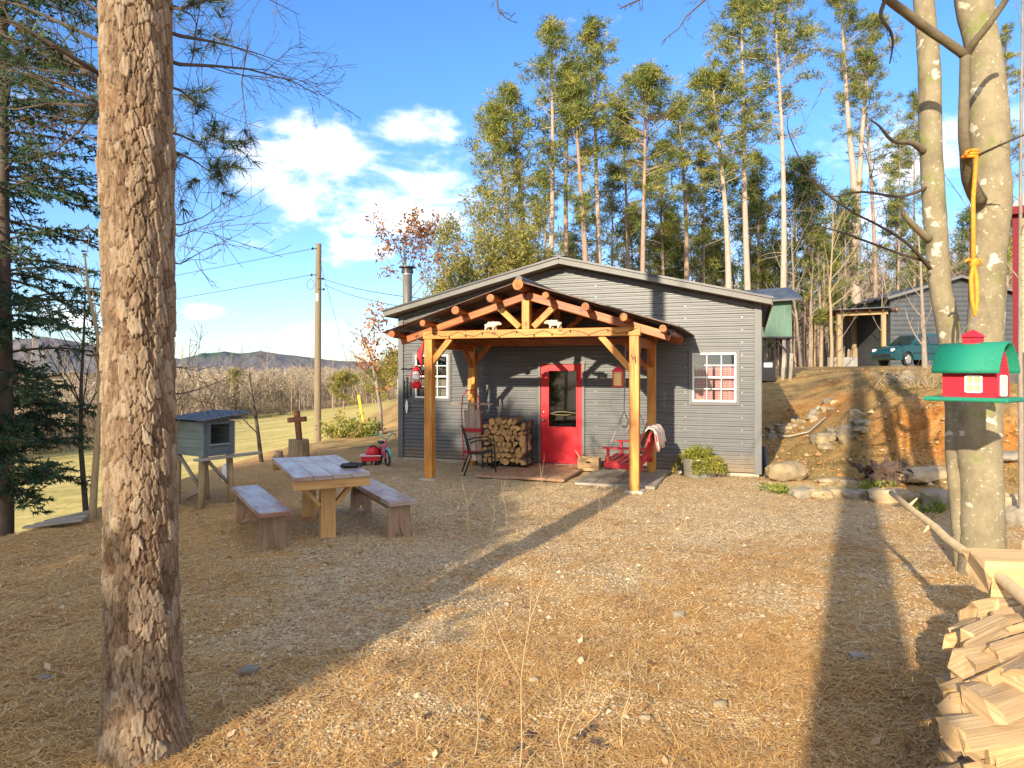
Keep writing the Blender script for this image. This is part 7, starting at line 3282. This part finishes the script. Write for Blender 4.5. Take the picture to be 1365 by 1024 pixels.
# weeds among the border stones
for px, py in ((1035, 652), (1112, 657), (1240, 678), (1168, 650), (1335, 690), (1300, 545)):
    g = G(px, py, .05) if py > 600 else P(px, py, 13.5)
    t = thing('green_weed', 'small bright green weed tuft among the stones at the foot of the bank' if py > 600 else 'green grass tuft on the bank edge behind the birdhouse', 'weed',
              (g.x, g.y, gz(g.x, g.y)), 0, 'weeds among the border stones' if py > 600 else None)
    B = Blades()
    for _ in range(12):
        B.clump((random.gauss(0, .16), random.gauss(0, .10), .04), .07, 26, .08, .025, .8, (.1, 1))
    B.build('leaves', 'moss', t, leaf=True)


# ------------------------------------------------------------------ what lies on the ground
def in_view(n, y0, y1, power=1.0, margin=1.05, x_lo=-.80, x_hi=.80):
    """points spread so that they are about even in the picture"""
    u = rng.random(n) ** power
    inv = 1 / y0 + (1 / y1 - 1 / y0) * u
    y = 1 / inv
    x = rng.uniform(x_lo, x_hi, n) * y * margin
    return x, y


def litter_amount(x, y):
    """1 where needles lie thick, 0 where the gravel is clean"""
    a = .54 + .44 * sstep(-1.0, -4.5, x) + .35 * sstep(4.4, 2.6, y) - .30 * sstep(5, 8.5, y) * sstep(-5, -2.5, x) + .12 * sstep(3, 4.6, x)
    a = a - .25 * np.exp(-((x + 1.1) ** 2 / .8 + (y - 5.6) ** 2 / 3.5))
    return np.clip(a + (fbm(x * 1.1, y * 1.6, 91, 5) - .47) * 2.4, 0, 1)


def free_ground(x, y):
    d = .9425 * (x - HL.x) - .3343 * (y - HL.y)
    t = .3343 * (x - HL.x) + .9425 * (y - HL.y)
    house_ = (t > -.1) & (d > -.1) & (d < 7.4) & (t < 8.2)
    slab_ = (t > -2.1) & (t < 0) & (d > 2.4) & (d < 5.5)
    return ~(house_ | slab_)


def scatter_needles():
    x, y = in_view(230000, 2.3, 15, .8)
    keep = (rng.random(len(x)) < .10 + .9 * litter_amount(x, y)) & free_ground(x, y)
    s = bank_s(x, y)
    keep &= (s < 1.5)
    x, y = x[keep], y[keep]
    n = len(x)
    z = ground_z(x, y)
    a = rng.uniform(0, PI, n) + (fbm(x * 1.5, y * 1.5, 17) - .5) * 5
    L = rng.uniform(.05, .13, n) * (.9 + .03 * y)
    w = .0013 * (1 + .16 * y)
    tilt = rng.normal(0, .16, n)
    c = np.stack([x, y, z + rng.uniform(.002, .022, n)], -1)
    d = np.stack([np.cos(a) * L / 2, np.sin(a) * L / 2, tilt * L / 2], -1)
    sd_ = np.stack([-np.sin(a) * w, np.cos(a) * w, np.zeros(n)], -1)
    bend = np.stack([-np.sin(a), np.cos(a), np.full(n, .3)], -1) * (rng.normal(0, .09, n) * L)[:, None]
    v = np.stack([c - d + sd_, c - d - sd_, c + bend - sd_, c + bend + sd_, c + d], 1).reshape(-1, 3)
    i = np.arange(n)[:, None] * 5
    f = np.concatenate([i + np.array([[0, 1, 2]]), i + np.array([[0, 2, 3]]), i + np.array([[3, 2, 4]])], 0)
    tint = np.repeat(np.clip(rng.normal(.5, .22, n), 0, 1), 5)
    kind(np_mesh('pine_needles', v, f, 'litter', None, tint), 'stuff')
    tag(bpy.data.objects['pine_needles'], 'fallen orange-brown pine needles strewn over the gravel yard', 'needles')


def scatter_gravel():
    x, y = in_view(76000, 2.3, 13, .85)
    keep = (rng.random(len(x)) < np.clip(1.25 - 1.1 * litter_amount(x, y), .10, 1)) & free_ground(x, y) & (bank_s(x, y) < .25) & (np.interp(y, CRY, CRX) < x - .3)
    x, y = x[keep], y[keep]
    n = len(x)
    r = rng.uniform(.004, .0105, n) * (1 + .07 * y) * np.where(rng.random(n) < .02, 2.0, 1)
    z = ground_z(x, y) + r * .15
    base = np.array([[1, 0, 0], [.3, .9, .1], [-.8, .6, 0], [-.9, -.5, .05], [.2, -1, 0], [.15, .1, .8], [-.3, .0, .6]])
    tri = np.array([[0, 1, 5], [1, 2, 5], [2, 6, 5], [2, 3, 6], [3, 4, 6], [4, 5, 6], [4, 0, 5]])
    a = rng.uniform(0, 2 * PI, n)
    ca, sa = np.cos(a), np.sin(a)
    bb = base[None] * (1 + rng.normal(0, .22, (n, 7, 3)))
    vx = (bb[:, :, 0] * ca[:, None] - bb[:, :, 1] * sa[:, None]) * r[:, None] + x[:, None]
    vy = (bb[:, :, 0] * sa[:, None] + bb[:, :, 1] * ca[:, None]) * r[:, None] * .85 + y[:, None]
    vz = bb[:, :, 2] * r[:, None] * .8 + z[:, None]
    v = np.stack([vx, vy, vz], -1).reshape(-1, 3)
    f = (np.arange(n)[:, None, None] * 7 + tri[None]).reshape(-1, 3)
    kind(np_mesh('gravel', v, f, 'pebble', None, np.repeat(np.clip(rng.normal(.5, .24, n), 0, 1), 7)), 'stuff')
    tag(bpy.data.objects['gravel'], 'loose pale gravel stones of the yard', 'gravel')


def scatter_clods():
    x, y = in_view(13000, 8.5, 30, .9, x_lo=.22, x_hi=.8)
    s = bank_s(x, y)
    keep = (s > .2) & (rng.random(len(x)) < np.where((s > 1) & (s < 4.5), .8, .3)) & free_ground(x, y)
    x, y = x[keep], y[keep]
    n = len(x)
    r = rng.gamma(2.0, .007, n) * (1 + .03 * y)
    z = ground_z(x, y) + r * .15
    base = np.array([[1, 0, 0], [.3, .9, .1], [-.8, .6, 0], [-.9, -.5, .05], [.2, -1, 0], [.15, .1, .8], [-.3, .0, .6]])
    tri = np.array([[0, 1, 5], [1, 2, 5], [2, 6, 5], [2, 3, 6], [3, 4, 6], [4, 5, 6], [4, 0, 5]])
    bb = base[None] * (1 + rng.normal(0, .25, (n, 7, 3)))
    v = (bb * r[:, None, None] + np.stack([x, y, z], -1)[:, None, :]).reshape(-1, 3)
    f = (np.arange(n)[:, None, None] * 7 + tri[None]).reshape(-1, 3)
    kind(np_mesh('clay_crumbs', v, f, M.setdefault('crumb', attr_mat('clay_crumbs', [(0, (.16, .075, .03)), (.5, (.44, .20, .065)), (1, (.56, .40, .22))], .95)), None, np.repeat(np.clip(rng.normal(.5, .25, n), 0, 1), 7)), 'stuff')
    tag(bpy.data.objects['clay_crumbs'], 'crumbled orange clay and grit lying on the cut bank', 'soil')


def scatter_grass():
    B = Blades()
    x, y = in_view(120000, 8.5, 36, .9, x_lo=.25, x_hi=.8)
    s = bank_s(x, y)
    pat = fbm(x * .9, y * .9, 23)
    keep = (s > .3) & (rng.random(len(x)) < np.clip((pat - .34) * 4, .08, 1)) & free_ground(x, y)
    x, y = x[keep], y[keep]
    n = len(x)
    z = ground_z(x, y)
    b = np.stack([x, y, z - .01], -1)
    L = rng.uniform(.04, .13, n)
    d = rng.normal(size=(n, 3)) * .8
    d[:, 2] = np.abs(d[:, 2]) + .35
    d /= np.linalg.norm(d, axis=1)[:, None]
    sd_ = np.stack([d[:, 1], -d[:, 0], np.zeros(n)], -1) * .008
    B.put(b, b + d * L[:, None], sd_, np.clip(rng.normal(.45, .25, n), 0, 1))
    kind(B.build('bank_grass', 'bankgrass'), 'stuff')
    tag(bpy.data.objects['bank_grass'], 'short dry grass and straw on the bank right of the cabin', 'grass')
    B = Blades()
    n = 26000
    y = 1 / (1 / 9 + (1 / 60 - 1 / 9) * rng.random(n))
    x = rng.uniform(-.85, -.15, n) * y
    keep = (np.interp(y, CRY, CRX) - x > 1.2)
    x, y = x[keep], y[keep]
    n = len(x)
    b = np.stack([x, y, ground_z(x, y) - .01], -1)
    d = rng.normal(size=(n, 3)) * .5
    d[:, 2] = np.abs(d[:, 2]) + .7
    d /= np.linalg.norm(d, axis=1)[:, None]
    L = rng.uniform(.04, .11, n)
    sd_ = np.stack([d[:, 1], -d[:, 0], np.zeros(n)], -1) * .012
    B.put(b, b + d * L[:, None], sd_, np.clip(rng.normal(.55, .2, n), 0, 1))
    kind(B.build('pasture_grass', 'straw'), 'stuff')
    tag(bpy.data.objects['pasture_grass'], 'short dry winter grass of the pasture', 'grass')


def scatter_leaves():
    B = Blades()
    x, y = in_view(2600, 2.6, 24, .8)
    keep = free_ground(x, y) & ((rng.random(len(x)) < .35) | (bank_s(x, y) > 0) | (x < -3.5))
    x, y = x[keep], y[keep]
    n = len(x)
    b = np.stack([x, y, ground_z(x, y) + .012], -1)
    d = rng.normal(size=(n, 3))
    d[:, 2] *= .25
    d /= np.linalg.norm(d, axis=1)[:, None]
    L = rng.uniform(.04, .085, n)
    sd_ = np.cross(d, np.array([0, 0, 1.0]))
    sd_ /= np.linalg.norm(sd_, axis=1)[:, None]
    sd_ = sd_ * (L * .3)[:, None]
    B.put(b, b + d * L[:, None], sd_, rng.random(n))
    kind(B.build('fallen_leaves', M.setdefault('deadleaf', attr_mat('fallen_oak_leaves', [(0, (.16, .08, .04)), (.5, (.36, .20, .09)), (1, (.55, .40, .24))], .85)), leaf=True), 'stuff')
    tag(bpy.data.objects['fallen_leaves'], 'dry brown leaves strewn over the yard and the bank', 'leaves')


scatter_needles()
scatter_gravel()
scatter_clods()
scatter_grass()
scatter_leaves()

# dry weed stems standing in the yard
STEMS = [  # base px, base py, top px, top py, fork
    (540, 778, 536, 700, 1), (548, 772, 552, 690, 1), (628, 728, 617, 640, 1), (655, 716, 660, 662, 0), (677, 706, 668, 640, 1), (733, 684, 718, 618, 2),
    (632, 1010, 645, 815, 1), (690, 1030, 708, 750, 2), (750, 1030, 742, 880, 1), (752, 1000, 800, 885, 1), (770, 985, 826, 905, 1), (578, 860, 545, 812, 0),
    (801, 722, 798, 664, 0), (915, 706, 908, 672, 0), (622, 960, 580, 905, 0), (828, 1000, 842, 870, 1), (560, 990, 548, 930, 0)]
for k, (ax, ay, tx_, ty_, fk) in enumerate(STEMS):
    b = G(ax, min(ay, 1040), 0)
    Y = b.y
    b.z = gz(b.x, b.y)
    tp = P(tx_, ty_, Y + random.uniform(-.15, .15))
    t = thing('dry_stem', 'thin leafless dry weed stem standing in the gravel yard', 'weed', b, 0, 'dry stems in the yard')
    v = tp - b
    n = 7
    pts = [v * (j / n) + Vector((math.sin(j * 1.3 + k) * .012, math.cos(j * 1.7 + k) * .012, 0)) for j in range(n + 1)]
    pts[0].z = -.03
    mb = MB()
    r = .0027 + .0010 * v.length
    mb.tube(pts, [r * (1 - .7 * j / n) for j in range(n + 1)], 5, cap=False)
    mb.build('stem', 'stem', t)
    for q in range(fk + 1):
        i = random.randint(2, 5)
        d = (v.normalized() + Vector((random.choice((-1, 1)) * random.uniform(.4, .8), random.gauss(0, .3), .1))).normalized()
        w = limb(pts[i], d, v.length * random.uniform(.25, .5), 4, .15, .25)
        mb = MB()
        mb.tube(w, [r * .6, r * .5, r * .4, r * .3, r * .2], 4, cap=False)
        mb.build('side_shoot', 'stem', t)

# a few single stones and a cone or two in the open yard
for k, (px, py, s_) in enumerate([(332, 896, .055), (103, 700, .09), (155, 900, .06), (1032, 648, .03), (905, 823, .045), (712, 905, .035), (1145, 880, .05), (640, 960, .03), (480, 800, .03), (960, 940, .04), (60, 960, .04), (860, 960, .03)]):
    g = G(px, py, 0) if px > 120 else G(px, py, -.25)
    mb = MB()
    mb.blob((0, 0, 0), 1, 2, .15, (s_, s_ * .8, s_ * .55))
    o = mb.build('stone', 'stone' if k % 2 else 'stonegrey', smooth=40)
    o.location = (g.x, g.y, gz(g.x, g.y) + s_ * .25)
    tag(o, 'single loose stone bigger than the gravel lying in the open yard', 'stone', 'loose stones in the yard')
# dark ash patch near the camera: charred bits
mb_n = 46
for k in range(8):
    g = G(790 + random.gauss(0, 45), 985 + random.gauss(0, 16), 0)
    s_ = random.uniform(.012, .028)
    mb = MB()
    mb.blob((0, 0, 0), 1, 2, .3, (s_ * 1.4, s_, s_ * .6))
    o = mb.build('charcoal_lump', 'stump')
    o.location = (g.x, g.y, gz(g.x, g.y) + s_ * .2)
    o.rotation_euler = (0, 0, random.uniform(0, 6))
    tag(o, 'small dark clod on the ground among the dry stems in the near foreground', 'clod', 'dark clods in the foreground')

# ------------------------------------------------------------------ trees behind the viewer: their shade falls across the yard
SD = Vector((math.sin(SUN_AZ), math.cos(SUN_AZ), 0))


def shade_tree(name, label, cat, gx_, gy_, back, h, r, c0, w, nb, dens, group, clump=(.5, 30, .36, .07)):
    """a tree that stands 'back' metres towards the sun from the ground point it shades"""
    x, y = gx_ - SD.x * back, gy_ - SD.y * back
    t = make_pine(name, label, cat, (x, y, min(0, gz(x, y))), tall_pine(h, r, c0, w, nb, dens, mat='needle', clump=clump, stubs=0), 0, group)
    return t


random.seed(77)
rng = np.random.default_rng(77)
g_ = 'pines behind the viewer'
shade_tree('pine_tree', 'straight pine behind the viewer throwing a long trunk shadow over the right of the yard', 'pine tree', 2.05, 3.75, 9.0, 19, .33, .66, 2.2, 30, .8, None)
for k, (gx_, gy_, back, h, w) in enumerate([(-2.9, 8.0, 13, 9.5, 1.5), (-4.6, 9.5, 12, 9, 1.5), (-1.70, 7.4, 16, 7.6, 1.6), (-.85, 8.8, 22, 9.4, 1.5), (-2.3, 6.3, 11, 6.0, 1.25), (-3.6, 12, 22, 13.5, 1.8), (-5.6, 12.5, 19, 12, 1.7)]):
    low_ = max(2.2, math.tan(SUN_EL) * (back - (gy_ - 4.6) / .9))
    shade_tree('pine_tree', 'young pine in the group behind the viewer that shades the picnic table', 'pine tree', gx_, gy_, back, h, .12, low_ / h, w, 64, 1.0, g_)

SC.cycles.max_bounces = 6
SC.cycles.diffuse_bounces = 3
SC.cycles.glossy_bounces = 3
SC.cycles.transparent_max_bounces = 12
SC.cycles.caustics_reflective = False
SC.cycles.caustics_refractive = False
